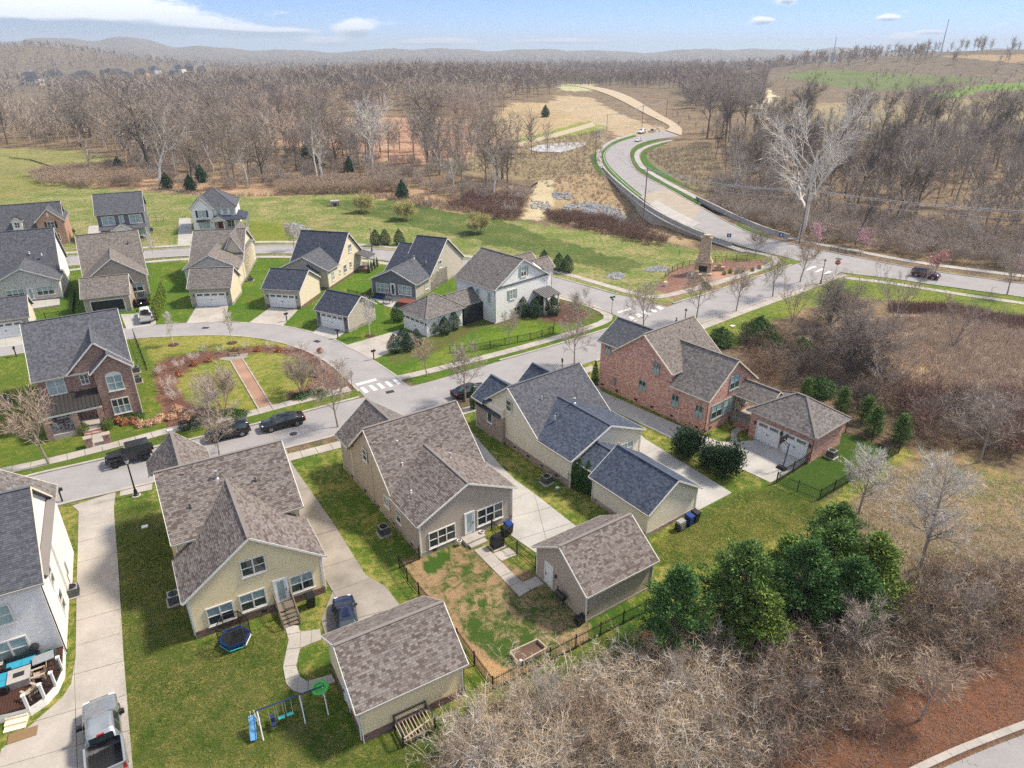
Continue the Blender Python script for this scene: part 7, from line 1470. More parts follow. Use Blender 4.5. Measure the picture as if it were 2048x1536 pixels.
fence('rail_fence', 'dark rail fence curving round the brick plaza', [(1330, 556), (1344, 545), (1365, 536), (1391, 531), (1430, 524), (1493, 522)], 1.2, 2.2, 0, 'plastic_black', (.35, .72, 1.08)); fence('rail_fence', 'dark roadside fence among the flowering trees', [(1660, 503), (1690, 510), (1720, 514)], 1.1, 2.0, 0, 'plastic_black', (.35, .7, 1.0)); fence('rail_fence', 'wire frame fence on the lawn beside the blue-grey house', [(299, 445), (328, 443)], 1.3, 2.0, .5, 'dark_metal')
fence('silt_fence', 'black silt fence along the construction track', [(905, 352), (960, 360), (1060, 378), (1075, 368)], .8, 3, .1, 'plastic_black', (.4,)); fence('silt_fence', 'dark silt fence beside the left field', [(20, 318), (60, 322), (110, 338)], .8, 3, .12, 'plastic_black', (.4,))
# ------------------------------------------------------------------ poles, wires, lamps, signs
def ztop(px, py, ty):
    x, y = G(px, py); lo, hi = 0., 80.
    for _ in range(40):
        m = (lo + hi) / 2
        if PROJ(x, y, m)[1] > ty: lo = m
        else: hi = m
    return lo
POLES = []
def pole(px, py, ty, label, r=.16, arm=1.2, z0=0.0, m='pole_wood', name='power_pole'):
    x, y = G(px, py); h = ztop(px, py, ty); o = thing(name, label, 'pole', (x, y, 0)); MB().tube((0, 0, -.3), (0, 0, h), r, r * .65, 8).build('shaft', m, o)
    if arm:
        MB().beam((-arm, .3, h - .6), (arm, -.3, h - .6), .12, .14).build('crossarm', m, o)
        for k in (-1, 0, 1): MB().lathe([(.05, h - .52), (.07, h - .42), (.03, h - .3)], k * arm * .9, -.3 * k * .9, 6).build('insulator', 'grey_metal', o)
    POLES.append((x, y, h)); return (x, y, h)
pA = pole(1286, 445, 335, 'wooden power pole standing at the bridge wall'); pB = pole(1598, 487, 376, 'pale wooden power pole below the great sycamore', .18, m='weathered_wood'); pC = pole(1190, 330, 262, 'power pole at the inner bend of the main road', .15); pD = pole(1213, 268, 228, 'wooden power pole beside the pond', .15); pE = pole(1283, 262, 210, 'tall power pole beside the work van', .2); pF = pole(1331, 246, 198, 'far power pole on the graded slope', .2); pG = pole(2330, 545, 425, 'power pole beyond the right edge', .18)
def wire(a, b, offs, sag, label, r=.04):
    o = thing('power_line', label, 'wire', (a[0], a[1], 0)); d = Vector((b[0] - a[0], b[1] - a[1], 0)); n = Vector((-d.y, d.x, 0)).normalized()
    for k, (side, dz) in enumerate(offs):
        pts = []
        for i in range(13): t = i / 12; pts.append((d.x * t + n.x * side, d.y * t + n.y * side, a[2] + (b[2] - a[2]) * t - dz - sag * 4 * t * (1 - t)))
        MB().path(pts, r, 4).build('cable', 'galvanised', o)
W3 = [(-1, .4), (0, .3), (1, .4), (0, 1.9)]
wire(pA, pB, W3, 1.2, 'power lines from the bridge pole to the sycamore pole'); wire(pB, pG, W3, 1.5, 'power lines running to the right edge above the road'); wire(pA, pC, W3, 1.2, 'power lines along the field side of the bridge'); wire(pC, pD, W3, 1.0, 'power lines over the inner bend of the road', .05); wire(pD, pE, W3, 1.0, 'power lines between pond pole and van pole', .055); wire(pE, pF, W3, .8, 'power lines climbing to the graded slope', .055)
def pylon(x, y, h, label, arms=2):
    z = hz(x, y); o = thing('transmission_pole', label, 'pylon', (x, y, z)); MB().tube((0, 0, -1), (0, 0, h), .7, .32, 8).build('mast', 'galvanised', o)
    for k in range(arms): MB().beam((-3.2, 0, h * (.93 - .14 * k)), (3.2, 0, h * (.93 - .14 * k)), .3, .3).build('crossarm', 'galvanised', o)
def on_hill(px, py):
    for d in np.arange(200, 2500, 5.0):
        u, v = (px - 1024) / _f, -(py - 768) / _f; dx, dy, dz = u, _c + v * _s, -_s + v * _c; t = d / dy; x, y, z = dx * t, d, CAM_H + dz * t
        if z < hz(x, y): return x, y, d
    return dx * 1200, 1200, 1200
for px, py, ty, l, a in ((1123, 168, 116, 'steel transmission pole in the middle distance', 2), (1662, 134, 82, 'steel transmission pole left of the hill trees', 0), (1880, 112, 52, 'slender steel pole on the hill crest', 0)):
    x, y, d = on_hill(px, py); pylon(x, y, (py - ty) / 1684. * 1.0 * math.hypot(x, y) * 1.05, l, a)
def lamp(px, py, ty, label, r=.06):
    x, y = G(px, py); h = ztop(px, py, ty); o = thing('street_lamp', label, 'street lamp', (x, y, 0))
    MB().lathe([(.26, 0), (.26, .12), (.16, .2), (.15, .55), (.1, .7), (.075, .8), (.06, h - .75), (.09, h - .7), (.05, h - .62)], n=10).build('post', 'black_metal', o); MB().lathe([(.08, h - .6), (.17, h - .3), (.19, h - .2), (.14, h - .14)], n=10).build('globe', 'lamp_clear', o); MB().lathe([(.22, h - .17), (.16, h - .05), (.04, h + .02), (.03, h + .1)], n=10).build('cap', 'black_metal', o)
    MB().lathe([(.4, -.05), (.4, .05), (.3, .06)], n=12).build('footing', 'concrete', o)
lamp(273, 991, 916, 'black street lamp with clear globe at the near kerb'); lamp(744, 503, 457, 'street lamp at the cross street beside the butter yellow house'); lamp(1368, 655, 618, 'street lamp rising behind the red brick house ridge'); lamp(1641, 568, 519, 'slim street lamp near the stop sign')
def signpost(px, py, ty, label, plate, parts, rz=0.0):
    x, y = G(px, py); h = ztop(px, py, ty); o = thing('road_sign', label, 'sign', (x, y, 0), rz); MB().tube((0, 0, -.1), (0, 0, h), .035, .035, 8).build('post', 'grey_metal' if plate != 'dark' else 'black_metal', o); return o, h
def octa(o, z, m, back=False, r=.38):
    p = [(r * math.cos(R(22.5 + 45 * i)), r * math.sin(R(22.5 + 45 * i))) for i in range(8)]
    q = MB(); q.add([(a, -.05, z + b) for a, b in p] + [(a, -.03, z + b) for a, b in p], [tuple(range(8)), tuple(range(15, 7, -1))] + [(i, 8 + i, 8 + (i + 1) % 8, (i + 1) % 8) for i in range(8)]); return q.build('stop_plate', m, o)
def text(parent, s, size, loc, rot, m, name='lettering'):
    cu = bpy.data.curves.new(name, 'FONT'); cu.body = s; cu.size = size; cu.align_x = 'CENTER'; cu.align_y = 'CENTER'; cu.extrude = .004
    ob = bpy.data.objects.new(name, cu); COL.objects.link(ob); dg = bpy.context.evaluated_depsgraph_get(); me = bpy.data.meshes.new_from_object(ob.evaluated_get(dg)); bpy.data.objects.remove(ob)
    me.materials.clear(); me.materials.append(M[m]); t = link(name, me, parent); t.location = loc; t.rotation_euler = rot; return t
o, h = signpost(1671, 547, 519, 'red stop sign with green street blade at the main road corner', '', 0, -.35); pl = octa(o, h - .55, 'sign_red', r=.5); text(pl, 'STOP', .34, (0, -.058, h - .55), (R(90), 0, 0), 'white_paint'); MB().box(-.55, .55, -.015, .015, h + .0, h + .2).build('street_blade', 'sign_green', o); MB().box(-.015, .015, -.5, .5, h + .22, h + .42).build('street_blade', 'sign_green', o)
o, h = signpost(705, 780, 742, 'dark stop sign seen from behind at the alley mouth', 'dark', 0, 1.2); octa(o, h - .4, 'grey_metal', r=.42); o, h = signpost(1223, 628, 594, 'teal street name sign on the corner by the white corner house', 'dark', 0, .4); MB().box(-.5, .5, -.02, .02, h - .15, h + .12).build('street_blade', 'sign_green', o); MB().box(-.02, .02, -.4, .4, h - .5, h - .25).build('street_blade', 'sign_green', o)
for px, py, ty, l in ((1456, 487, 467, 'small blue sign on the road beside the bridge wall'), (1560, 484, 466, 'small blue sign on the wooded side of the road')):
    o, h = signpost(px, py, ty, l, '', 0, -.3); MB().box(-.45, .45, -.03, .0, h - .8, h).build('sign_plate', 'sign_blue', o); MB().box(-.12, .12, -.045, -.03, h - .62, h - .2).build('symbol', 'white_paint', o)
def mailbox(px, py, label, rz=0.0):
    x, y = G(px, py); o = thing('mailbox', label, 'mailbox', (x, y, 0), rz); MB().box(-.06, .06, -.06, .06, -.1, 1.15).build('post', 'black_metal', o); MB().extr([(-.12, 1.15), (.12, 1.15), (.12, 1.32), (.08, 1.4), (-.08, 1.4), (-.12, 1.32)], 'x', -.3, .3).build('box', 'black_metal', o); MB().box(.1, .16, .12, .14, 1.3, 1.5).build('flag', 'sign_red', o)
for px, py, l in ((125, 1003, 'black mailbox by the white house drive'), (676, 677, 'black mailbox beside the slate blue garage drive'), (574, 643, 'black mailbox beside the butter yellow garage drive'), (748, 719, 'black mailbox at the white garage drive'), (33, 713, 'black mailbox at the alley behind the brown brick house'), (1124, 738, 'black mailbox at the street above the blue roof')): mailbox(px, py, l, rng.uniform(0, 3))
# ------------------------------------------------------------------ garden things
def ac(px, py, rz, label, s=1.0):
    x, y = G(px, py); o = thing('air_conditioner', label, 'air conditioner', (x, y, 0), rz, None, s); MB().box(-.55, .55, -.55, .55, -.1, .1).build('pad', 'concrete', o); MB().box(-.4, .4, -.4, .4, .1, .82).build('cabinet', 'grey_metal', o)
    q = MB()
    for k in range(9):
        z = .16 + k * .075
        q.box(-.415, .415, -.415, -.4, z, z + .03).box(-.415, .415, .4, .415, z, z + .03).box(-.415, -.4, -.415, .415, z, z + .03).box(.4, .415, -.415, .415, z, z + .03)
    q.build('louvres', 'dark_metal', o); MB().lathe([(.33, .82), (.33, .845), (.28, .85), (.28, .83), (.08, .83), (.08, .86), (.01, .86)], n=16).build('fan_guard', 'black_metal', o)
for px, py, rz, l in ((350, 1204, .53, 'grey air conditioner at the left wall of the yellow house'), (768, 1068, .61, 'grey air conditioner at the side of the taupe house'), (1093, 966, .65, 'grey air conditioner beside the cream house'), (277, 765, .55, 'grey air conditioner nearer the street beside the brown brick house'), (273, 745, .55, 'grey air conditioner farther back beside the brown brick house'), (14, 808, .55, 'dark air conditioner in the gap left of the brown brick house'), (502, 562, .2, 'grey air conditioner beside the pale stone house'), (147, 466, .4, 'grey air conditioner behind the orange brick house'), (303, 463, .4, 'grey air conditioner beside the blue-grey house'), (148, 1190, .5, 'dark air conditioner on the strip beside the white brick house'), (1662, 914, .67, 'dark unit against the end wall of the brick garage')): ac(px, py, rz, l)
def bin_(px, py, rz, m, lid, label, s=1.0):
    x, y = G(px, py); o = thing('wheelie_bin', label, 'bin', (x, y, .0), rz, None, s); MB().add([(-.24, -.26, .06), (.24, -.26, .06), (.24, .26, .06), (-.24, .26, .06), (-.3, -.34, 1.0), (.3, -.34, 1.0), (.3, .34, 1.0), (-.3, .34, 1.0)], [(0, 3, 2, 1), (4, 5, 6, 7), (0, 1, 5, 4), (1, 2, 6, 5), (2, 3, 7, 6), (3, 0, 4, 7)]).build('bin_body', m, o)
    MB().add([(-.33, -.38, 1.0), (.33, -.38, 1.0), (.33, .38, 1.06), (-.33, .38, 1.06), (-.28, -.33, 1.1), (.28, -.33, 1.1), (.28, .3, 1.16), (-.28, .3, 1.16)], [(4, 5, 6, 7), (0, 1, 5, 4), (1, 2, 6, 5), (2, 3, 7, 6), (3, 0, 4, 7)]).build('lid', lid, o)
    for sg in (-1, 1): MB().tube((sg * .2, .34, .12), (sg * .28, .34, .12), .12, .12, 10).build('wheel', 'rubber', o)
bin_(623, 1212, .53, 'plastic_black', 'plastic_black', 'black wheelie bin at the rear wall of the yellow house'); bin_(1017, 1066, .61, 'plastic_black', 'plastic_blue', 'bin with blue lid behind the black fence at the taupe house'); bin_(1010, 1072, .61, 'plastic_black', 'plastic_black', 'black bin beside the blue-lidded one at the taupe house', .9)
bin_(1377, 1050, .64, 'plastic_blue', 'plastic_blue', 'blue wheelie bin at the end wall of the cream garage'); bin_(1389, 1043, .64, 'plastic_black', 'plastic_black', 'black wheelie bin at the end wall of the cream garage')
x, y = G(1360, 1059); o = thing('generator', 'grey and black machine beside the blue bin at the cream garage', 'machine', (x, y, 0), .64); MB().box(-.4, .4, -.3, .3, .05, .7).build('housing', 'dark_metal', o); MB().box(-.36, .36, -.26, .26, .7, .95).build('top_vent', 'galvanised', o); MB().box(-.25, .25, -.32, -.3, .2, .6).build('panel', 'grey_metal', o)
x, y = G(994, 1093); o = thing('covered_grill', 'black covered grill on a slab inside the fence', 'grill', (x, y, 0), .61); MB().box(-.6, .6, -.5, .5, -.05, .07).build('slab', 'concrete', o); MB().add([(-.5, -.36, .07), (.5, -.36, .07), (.5, .36, .07), (-.5, .36, .07), (-.52, -.34, .85), (.52, -.34, .85), (.52, .34, .85), (-.52, .34, .85), (-.34, -.2, 1.2), (.34, -.2, 1.2), (.34, .22, 1.2), (-.34, .22, 1.2)], [(0, 1, 5, 4), (1, 2, 6, 5), (2, 3, 7, 6), (3, 0, 4, 7), (4, 5, 9, 8), (5, 6, 10, 9), (6, 7, 11, 10), (7, 4, 8, 11), (8, 9, 10, 11)]).build('cover', 'plastic_black', o)
x, y = G(1120, 1208); o = thing('smoker_grill', 'black barrel grill against the taupe garage wall', 'grill', (x, y, 0), 2.2); MB().tube((-.45, 0, .85), (.45, 0, .85), .26, .26, 12).build('barrel', 'plastic_black', o); MB().tube((.3, 0, 1.05), (.3, 0, 1.5), .05).build('chimney', 'plastic_black', o)
for a in (-.4, .4):
    for b in (-.2, .2): MB().tube((a, b * 1.4, 0), (a * .9, b, .75), .02).build('leg', 'galvanised', o)
x, y = G(1159, 1246); o = thing('hose_cart', 'dark garden cart at the near corner of the taupe garage', 'cart', (x, y, 0), .6); MB().box(-.35, .35, -.25, .25, .25, .6).build('tray', 'plastic_black', o); MB().tube((-.2, -.3, .16), (-.2, .3, .16), .16, .16, 12).build('wheel', 'rubber', o); MB().beam((.3, 0, .5), (.7, 0, .95), .5, .04).build('handle', 'dark_metal', o)
for px, py, l in ((919, 1090, 'white pot to the left of the taupe house back door'), (964, 1072, 'white pot to the right of the taupe house back door')): x, y = G(px, py); o = thing('plant_pot', l, 'pot', (x, y, .1)); MB().lathe([(.13, 0), (.2, .38), (.23, .4), (.2, .42), (.17, .36), (.01, .34)], n=12).build('pot', 'white_paint', o); MB().lathe([(.16, .3), (.15, .37), (.01, .38)], n=10).build('soil', 'soil', o)
# raised bed
p = GP([(1020, 1309), (1075, 1284), (1094, 1301), (1038, 1332)]); c = np.mean(np.array(p), 0); o = thing('raised_bed', 'empty wooden raised bed inside the black fence', 'planter', (c[0], c[1], 0)); q = [(a - c[0], b - c[1]) for a, b in p]
for a, b in zip(q, q[1:] + q[:1]): MB().beam((*a, .14), (*b, .14), .08, .32).build('board', 'pale_wood', o)
MB().prism([(a * .95, b * .95) for a, b in q], -.05, .03).build('soil', 'soil', o); x, y = G(1041, 1329); setp(MB().lathe([(.01, .0), (.12, .06), (.14, .14), (.1, .23), (.01, .27)], n=12).build('ball', 'white_paint', None, (x, y, .2), smooth=True), 'small white ball at the corner of the raised bed', 'ball')
# trampoline
x, y = G(472, 1284); o = thing('trampoline', 'blue trampoline with black safety net behind the yellow house', 'trampoline', (x, y, 0), .5); n = 6; rad = 1.05
pt = [(rad * math.cos(R(60 * i)), rad * math.sin(R(60 * i))) for i in range(6)]
MB().prism([(a * .86, b * .86) for a, b in pt], .52, .54).build('mat', 'mat_black', o); q = MB()
for i in range(6): a, b = pt[i], pt[(i + 1) % 6]; q.add([(a[0] * .84, a[1] * .84, .56), (b[0] * .84, b[1] * .84, .56), (b[0], b[1], .56), (a[0], a[1], .56), (a[0], a[1], .40), (b[0], b[1], .40)], [(0, 3, 2, 1), (3, 4, 5, 2)])
q.build('pad', 'plastic_blue', o)
for i in range(6):
    a, b = pt[i], pt[(i + 1) % 6]; MB().tube((a[0], a[1], 0), (a[0], a[1], 1.85), .03).build('pole', 'dark_metal', o)
    MB().tube((a[0], a[1], 1.85), (b[0], b[1], 1.85), .03).build('top_rail', 'plastic_black', o); MB().beam((a[0], a[1], .2), (b[0], b[1], .2), .05, .06).build('base_rail', 'plastic_teal' if i in (3, 4) else 'white_paint', o)
t = NT('net_mesh'); tr = t.node('ShaderNodeBsdfTransparent'); mx = t.node('ShaderNodeMixShader', {0: .42}); t.fin((.01, .01, .012), .9); t.l.new(tr.outputs[0], mx.inputs[1]); t.l.new(t.b.outputs[0], mx.inputs[2]); t.l.new(mx.outputs[0], t.out.inputs[0])
q = MB()
for i in range(6): a, b = pt[i], pt[(i + 1) % 6]; q.add([(a[0], a[1], .57), (b[0], b[1], .57), (b[0], b[1], 1.84), (a[0], a[1], 1.84)], [(0, 1, 2, 3)])
q.build('safety_net', 'net_mesh', o)
# swing set
a, b = G(527, 1481), G(657, 1430); d = Vector((b[0] - a[0], b[1] - a[1], 0)); L = d.length; rz = math.atan2(d.y, d.x); o = thing('swing_set', 'blue and white metal swing set with slide on the back lawn', 'swing set', (*a, 0), rz)
H_ = 1.75
MB().tube((-.1, .75, H_), (L + .1, .75, H_), .045).build('top_bar', 'navy_blue', o)
for xx in (0, L * .64, L): 
    for yy in (0, 1.5): MB().tube((xx, yy, 0), (xx, .75, H_), .04).build('leg', 'white_paint', o)
    MB().tube((xx, .35, .8), (xx, 1.15, .8), .025).build('brace', 'white_paint', o)
for k, xx in enumerate((.75, 1.25, 1.75)):
    for e in (-.18, .18): MB().tube((xx + e, .75, H_), (xx + e, .72, .5), .012, .012, 4).build('chain', 'white_paint', o)
    if k: MB().box(xx - .2, xx + .2, .62, .84, .46, .5).build('swing_seat', 'plastic_teal', o)
    else: MB().box(xx - .12, xx + .12, .3, 1.2, .42, .5).box(xx - .1, xx + .1, .6, .8, .5, .85).build('glider', 'navy_blue', o)
MB().lathe([(.48, -.04), (.55, 0), (.48, .05), (.36, .03), (.36, -.03)], n=18).build('disc_swing', 'plastic_green', o, (L - .15, .8, H_ - .1))
q = MB().beam((-.35, 1.2, 1.0), (-.5, .1, .2), .34, .03).beam((-.52, 1.2, 1.05), (-.67, .1, .25), .03, .12).beam((-.18, 1.2, 1.05), (-.33, .1, .25), .03, .12); q.build('slide', 'sky_blue', o)
for yy in (1.2, 1.5): MB().tube((-.5, yy, 0), (-.4, yy - .1, 1.15), .025).tube((-.1, yy, 0), (-.2, yy - .1, 1.15), .025).build('ladder_leg', 'white_paint', o)
# rear steps of the yellow house (local frame of the house)
def lp(ox, oy, a, x, y): return (ox + math.cos(a) * x - math.sin(a) * y, oy + math.sin(a) * x + math.cos(a) * y)
o = thing('wooden_steps', 'weathered wooden steps and railing at the yellow house back door', 'steps', (*lp(-22.09, 35.4, .53, 6.02, 0), 0), .53)
MB().box(-.6, .6, -1.0, -.05, .52, .6).build('landing', 'weathered_wood', o)
for k in range(4): MB().box(-.55, .55, -1.3 - k * .3, -1.0 - k * .3, .40 - k * .12, .45 - k * .12).build('tread', 'weathered_wood', o)
for sg in (-1, 1):
    MB().beam((sg * .58, -1.0, .42), (sg * .58, -2.3, -.02), .05, .2).build('stringer', 'weathered_wood', o); MB().beam((sg * .58, -.05, 1.5), (sg * .58, -1.0, 1.5), .06, .08).beam((sg * .58, -1.0, 1.5), (sg * .58, -2.25, .95), .06, .08).build('handrail', 'weathered_wood', o)
    for yy, z0, z1 in ((-.1, 0, 1.5), (-1.0, 0, 1.5), (-2.25, 0, .95)): MB().box(sg * .58 - .045, sg * .58 + .045, yy - .045, yy + .045, z0, z1).build('post', 'weathered_wood', o)
    for k in range(12): yy = -.2 - k * .17; z = .58 if yy > -1 else .58 + (yy + 1) * .42; MB().box(sg * .58 - .018, sg * .58 + .018, yy - .018, yy + .018, z, z + .9).build('baluster', 'weathered_wood', o)
# timber frame behind the yellow garage
o = thing('timber_frame', 'unfinished timber deck frame against the yellow garage wall', 'deck frame', (*lp(-8.84, 27.36, .53, 2.95, -.05), 0), .53)
MB().box(-1.05, 1.05, -1.5, -1.42, .35, .5).build('rim_joist', 'weathered_wood', o); MB().box(-1.05, 1.05, -.1, -.02, .35, .5).build('ledger', 'weathered_wood', o)
for k in range(10): MB().box(-1.02 + k * .22, -.97 + k * .22, -1.42, -.1, .34, .49).build('joist', 'pale_wood', o)
for a in (-1.03, 1.03):
    for b in (-1.46, -.1): MB().box(a - .05, a + .05, b - .05, b + .05, 0, 1.25).build('post', 'dark_metal', o)
    MB().box(a - .04, a + .04, -1.46, -.1, 1.17, 1.25).build('side_rail', 'dark_metal', o)
MB().box(-1.03, 1.03, -.14, -.06, 1.17, 1.25).build('back_rail', 'dark_metal', o); MB().beam((-.9, -1.3, .53), (.9, -.9, .55), .1, .04).build('loose_board', 'pale_wood', o)
# basketball hoop
x, y = G(1563, 938); o = thing('basketball_hoop', 'portable black basketball hoop on the concrete drive', 'basketball hoop', (x, y, .05), 2.2); MB().add([(-.5, -.35, 0), (.5, -.35, 0), (.5, .35, 0), (-.5, .35, 0), (-.3, -.2, .3), (.4, -.2, .25), (.4, .2, .25), (-.3, .2, .3)], [(0, 3, 2, 1), (4, 5, 6, 7), (0, 1, 5, 4), (1, 2, 6, 5), (2, 3, 7, 6), (3, 0, 4, 7)]).build('base', 'plastic_black', o)
MB().tube((-.1, 0, .25), (-.3, 0, 3.0), .055).build('pole', 'navy_blue', o); MB().beam((-.3, 0, 2.9), (.35, 0, 3.2), .08, .1).beam((-.28, 0, 2.5), (.35, 0, 2.95), .06, .06).build('arm', 'black_metal', o); MB().box(.36, .4, -.6, .6, 2.85, 3.6).build('backboard', 'dark_metal', o); MB().box(.40, .41, -.25, .25, 2.95, 3.3).build('target_box', 'white_paint', o)
k = MB()
for i in range(14): t0, t1 = 6.283 * i / 14, 6.283 * (i + 1) / 14; k.tube((.65 + .23 * math.cos(t0), .23 * math.sin(t0), 3.0), (.65 + .23 * math.cos(t1), .23 * math.sin(t1), 3.0), .012, .012, 5)
k.build('rim', 'sign_red', o)
# stone fireplace of the plaza
x, y = G(1404, 549); o = thing('stone_fireplace', 'tall outdoor fireplace of tan ledge stone on the brick plaza', 'fireplace', (x, y, 0), -.35)
MB().box(-1.5, 1.5, 0, 1.5, 0, 2.2).build('firebox', 'ledge_stone', o); MB().box(-1.65, 1.65, -.35, 1.6, 2.2, 2.4).build('mantel', 'ledge_stone', o); MB().box(-1.7, 1.7, -.8, 0, 0, .4).build('hearth', 'ledge_stone', o); MB().box(-.75, .75, -.02, .0, .45, 1.6).build('fire_opening', 'mat_black', o)
MB().add([(-1.5, 0, 2.4), (1.5, 0, 2.4), (1.5, 1.5, 2.4), (-1.5, 1.5, 2.4), (-1.05, .2, 3.3), (1.05, .2, 3.3), (1.05, 1.4, 3.3), (-1.05, 1.4, 3.3)], [(4, 5, 6, 7), (0, 1, 5, 4), (1, 2, 6, 5), (2, 3, 7, 6), (3, 0, 4, 7)]).build('shoulder', 'ledge_stone', o); MB().add([(-1.05, .2, 3.3), (1.05, .2, 3.3), (1.05, 1.4, 3.3), (-1.05, 1.4, 3.3), (-.9, .28, 6.6), (.9, .28, 6.6), (.9, 1.32, 6.6), (-.9, 1.32, 6.6)], [(4, 5, 6, 7), (0, 1, 5, 4), (1, 2, 6, 5), (2, 3, 7, 6), (3, 0, 4, 7)]).build('stack', 'ledge_stone', o); MB().box(-1.05, 1.05, .15, 1.45, 6.6, 6.85).box(-.6, .6, .4, 1.2, 6.85, 7.3).build('chimney_cap', 'ledge_stone', o)
for a, b, l in ((1392, 556, 'low stone seat wall with planter left of the fireplace'), (1438, 541, 'low stone seat wall with planter right of the fireplace')):
    x, y = G(a, b); o = thing('seat_wall', l, 'wall', (x, y, 0), -.3); MB().box(-.9, .9, -.3, .3, 0, .7).box(-1, 1, -.36, .36, .7, .8).build('wall', 'ledge_stone', o); MB().box(-.35, .35, -.35, .35, .8, 1.3).build('pier', 'ledge_stone', o); r_ = np.random.default_rng(a); c = r_.normal(0, .16, (60, 3)) + (0, 0, 1.45); V = np.stack([c, c + r_.normal(0, .08, c.shape), c + r_.normal(0, .08, c.shape)], 1).reshape(-1, 3); link('flowers', mesh_np('flowers', V, np.arange(180).reshape(-1, 3), 'yellow_bloom'), o)
for px, py, l in ((1331, 572, 'white pot of yellow flowers left of the plaza'), (1398, 545, 'white pot of yellow flowers at the hearth')): x, y = G(px, py); o = thing('flower_pot', l, 'flower pot', (x, y, 0)); MB().lathe([(.25, 0), (.35, .7), (.38, .75), (.3, .72), (.01, .7)], n=12).build('pot', 'white_paint', o); r_ = np.random.default_rng(px); c = r_.normal(0, .17, (70, 3)) + (0, 0, .95); V = np.stack([c, c + r_.normal(0, .1, c.shape), c + r_.normal(0, .1, c.shape)], 1).reshape(-1, 3); link('flowers', mesh_np('flowers', V, np.arange(210).reshape(-1, 3), 'yellow_bloom'), o)
for n, (x, y) in enumerate(scatter([(1440, 546), (1520, 538), (1500, 545), (1445, 552)], 9, .8, 71) + scatter([(1398, 560), (1415, 572), (1425, 582), (1405, 575)], 6, .7, 72)): plant('clipped_bush', 'box', 'small clipped bush edging the brick plaza', x, y, .7, group='bushes edging the plaza', cat='bush')
# brick pillars, chairs, bench
for px, py, l in ((180, 893, 'brick gate pillar to the left of the garden walk'), (216, 885, 'brick gate pillar to the right of the garden walk')): x, y = G(px, py); o = thing('gate_pillar', l, 'pillar', (x, y, 0), .55); MB().box(-.32, .32, -.32, .32, 0, 1.0).build('shaft', 'brick_brown', o); MB().box(-.4, .4, -.4, .4, 1.0, 1.12).build('cap', 'brick_brown', o)
def rocker(x, y, z, rz, label, m='white_paint', s=1.0):
    o = thing('rocking_chair', label, 'chair', (x, y, z), rz, None, s)
    for sg in (-.28, .28): MB().beam((sg, -.45, .06), (sg, .0, .02), .04, .05).beam((sg, 0, .02), (sg, .5, .08), .04, .05).build('rocker', m, o); MB().beam((sg, -.25, .05), (sg, -.25, .62), .045, .045).build('leg', m, o); MB().beam((sg, .22, .05), (sg, .36, 1.12), .045, .045).build('back_post', m, o); MB().box(sg - .05, sg + .05, -.32, .32, .62, .66).build('armrest', m, o)
    for k in range(5): MB().box(-.27, .27, -.26 + k * .1, -.18 + k * .1, .4, .43).build('seat_slat', m, o)
    for k in range(5): MB().beam((-.22 + k * .11, .24, .45), (-.22 + k * .11, .36, 1.08), .06, .02).build('back_slat', m, o)
rocker(*lp(-50.46, 65.04, .55, .95, -1.7), .55, 2.6 + .2, 'white rocking chair at the outer end of the brick house porch'); rocker(*lp(-50.46, 65.04, .55, 2.05, -1.5), .55, 2.6 + 3.3, 'white rocking chair next to the porch pillar')
x, y = G(468, 712); o = thing('garden_bench', 'dark wooden bench at the head of the brick path', 'bench', (x, y, .03), .2)
for k in range(3): MB().box(-.8, .8, -.2 + k * .15, -.08 + k * .15, .42, .46).build('seat_slat', 'weathered_wood', o)
for k in range(3): MB().box(-.8, .8, .26, .29, .55 + k * .13, .64 + k * .13).build('back_slat', 'weathered_wood', o)
for sg in (-.7, .7): MB().box(sg - .04, sg + .04, -.2, -.12, 0, .65).box(sg - .04, sg + .04, .24, .32, 0, .95).box(sg - .04, sg + .04, -.2, .3, .6, .65).build('leg', 'weathered_wood', o)
# deck and furniture of the white brick house
dk = [G(*p, .75) for p in ((-60, 1345), (20, 1318), (126, 1285), (124, 1338), (110, 1369), (88, 1393), (56, 1415), (18, 1425), (-60, 1440))]; c = np.mean(np.array(dk), 0)
o = thing('deck', 'brown curved deck with white posts behind the white brick house', 'deck', (c[0], c[1], 0)); q = [(a - c[0], b - c[1]) for a, b in dk]
MB().prism(q, -.1, .68).build('deck_base', 'brick_white', o)
dirv = np.array([math.cos(.5), math.sin(.5)]); nv = np.array([-dirv[1], dirv[0]]); Q = np.array(q); w0, w1 = (Q @ dirv).min(), (Q @ dirv).max(); k = w0
while k < w1:
    P_ = [tuple(p) for p in q]
    for off, keep in ((k + .01, 1), (k + .15, -1)):
        a = dirv * off; b = a + nv; r_ = cutpoly(P_, tuple(a), tuple(b)); P_ = [p for p in r_ if (np.mean(np.array(p), 0) @ dirv - off) * keep > 0]
        P_ = P_[0] if P_ else None
        if P_ is None: break
    if P_: MB().prism(P_, .68, .75).build('deck_board', 'deck_brown', o)
    k += .16
pp = [Vector((*q[i], .75)) for i in (3, 4, 5, 6)]
for p in pp: MB().rbox(p.x, p.y, .7, 1.75, .16, .16, .4).rbox(p.x, p.y, 1.75, 1.85, .22, .22, .4).build('rail_post', 'white_paint', o)
for a, b in zip(pp[:-1], pp[1:]):
    for z in (.9, 1.6): MB().beam((a.x, a.y, z), (b.x, b.y, z), .05, .06).build('rail', 'plastic_black', o)
    k = MB(); n = int((b - a).length / .13)
    for i in range(1, n): u = a.lerp(b, i / n); k.rbox(u.x, u.y, .9, 1.6, .025, .025)
    setp(k.build('balusters', 'plastic_black', o), kind='stuff')
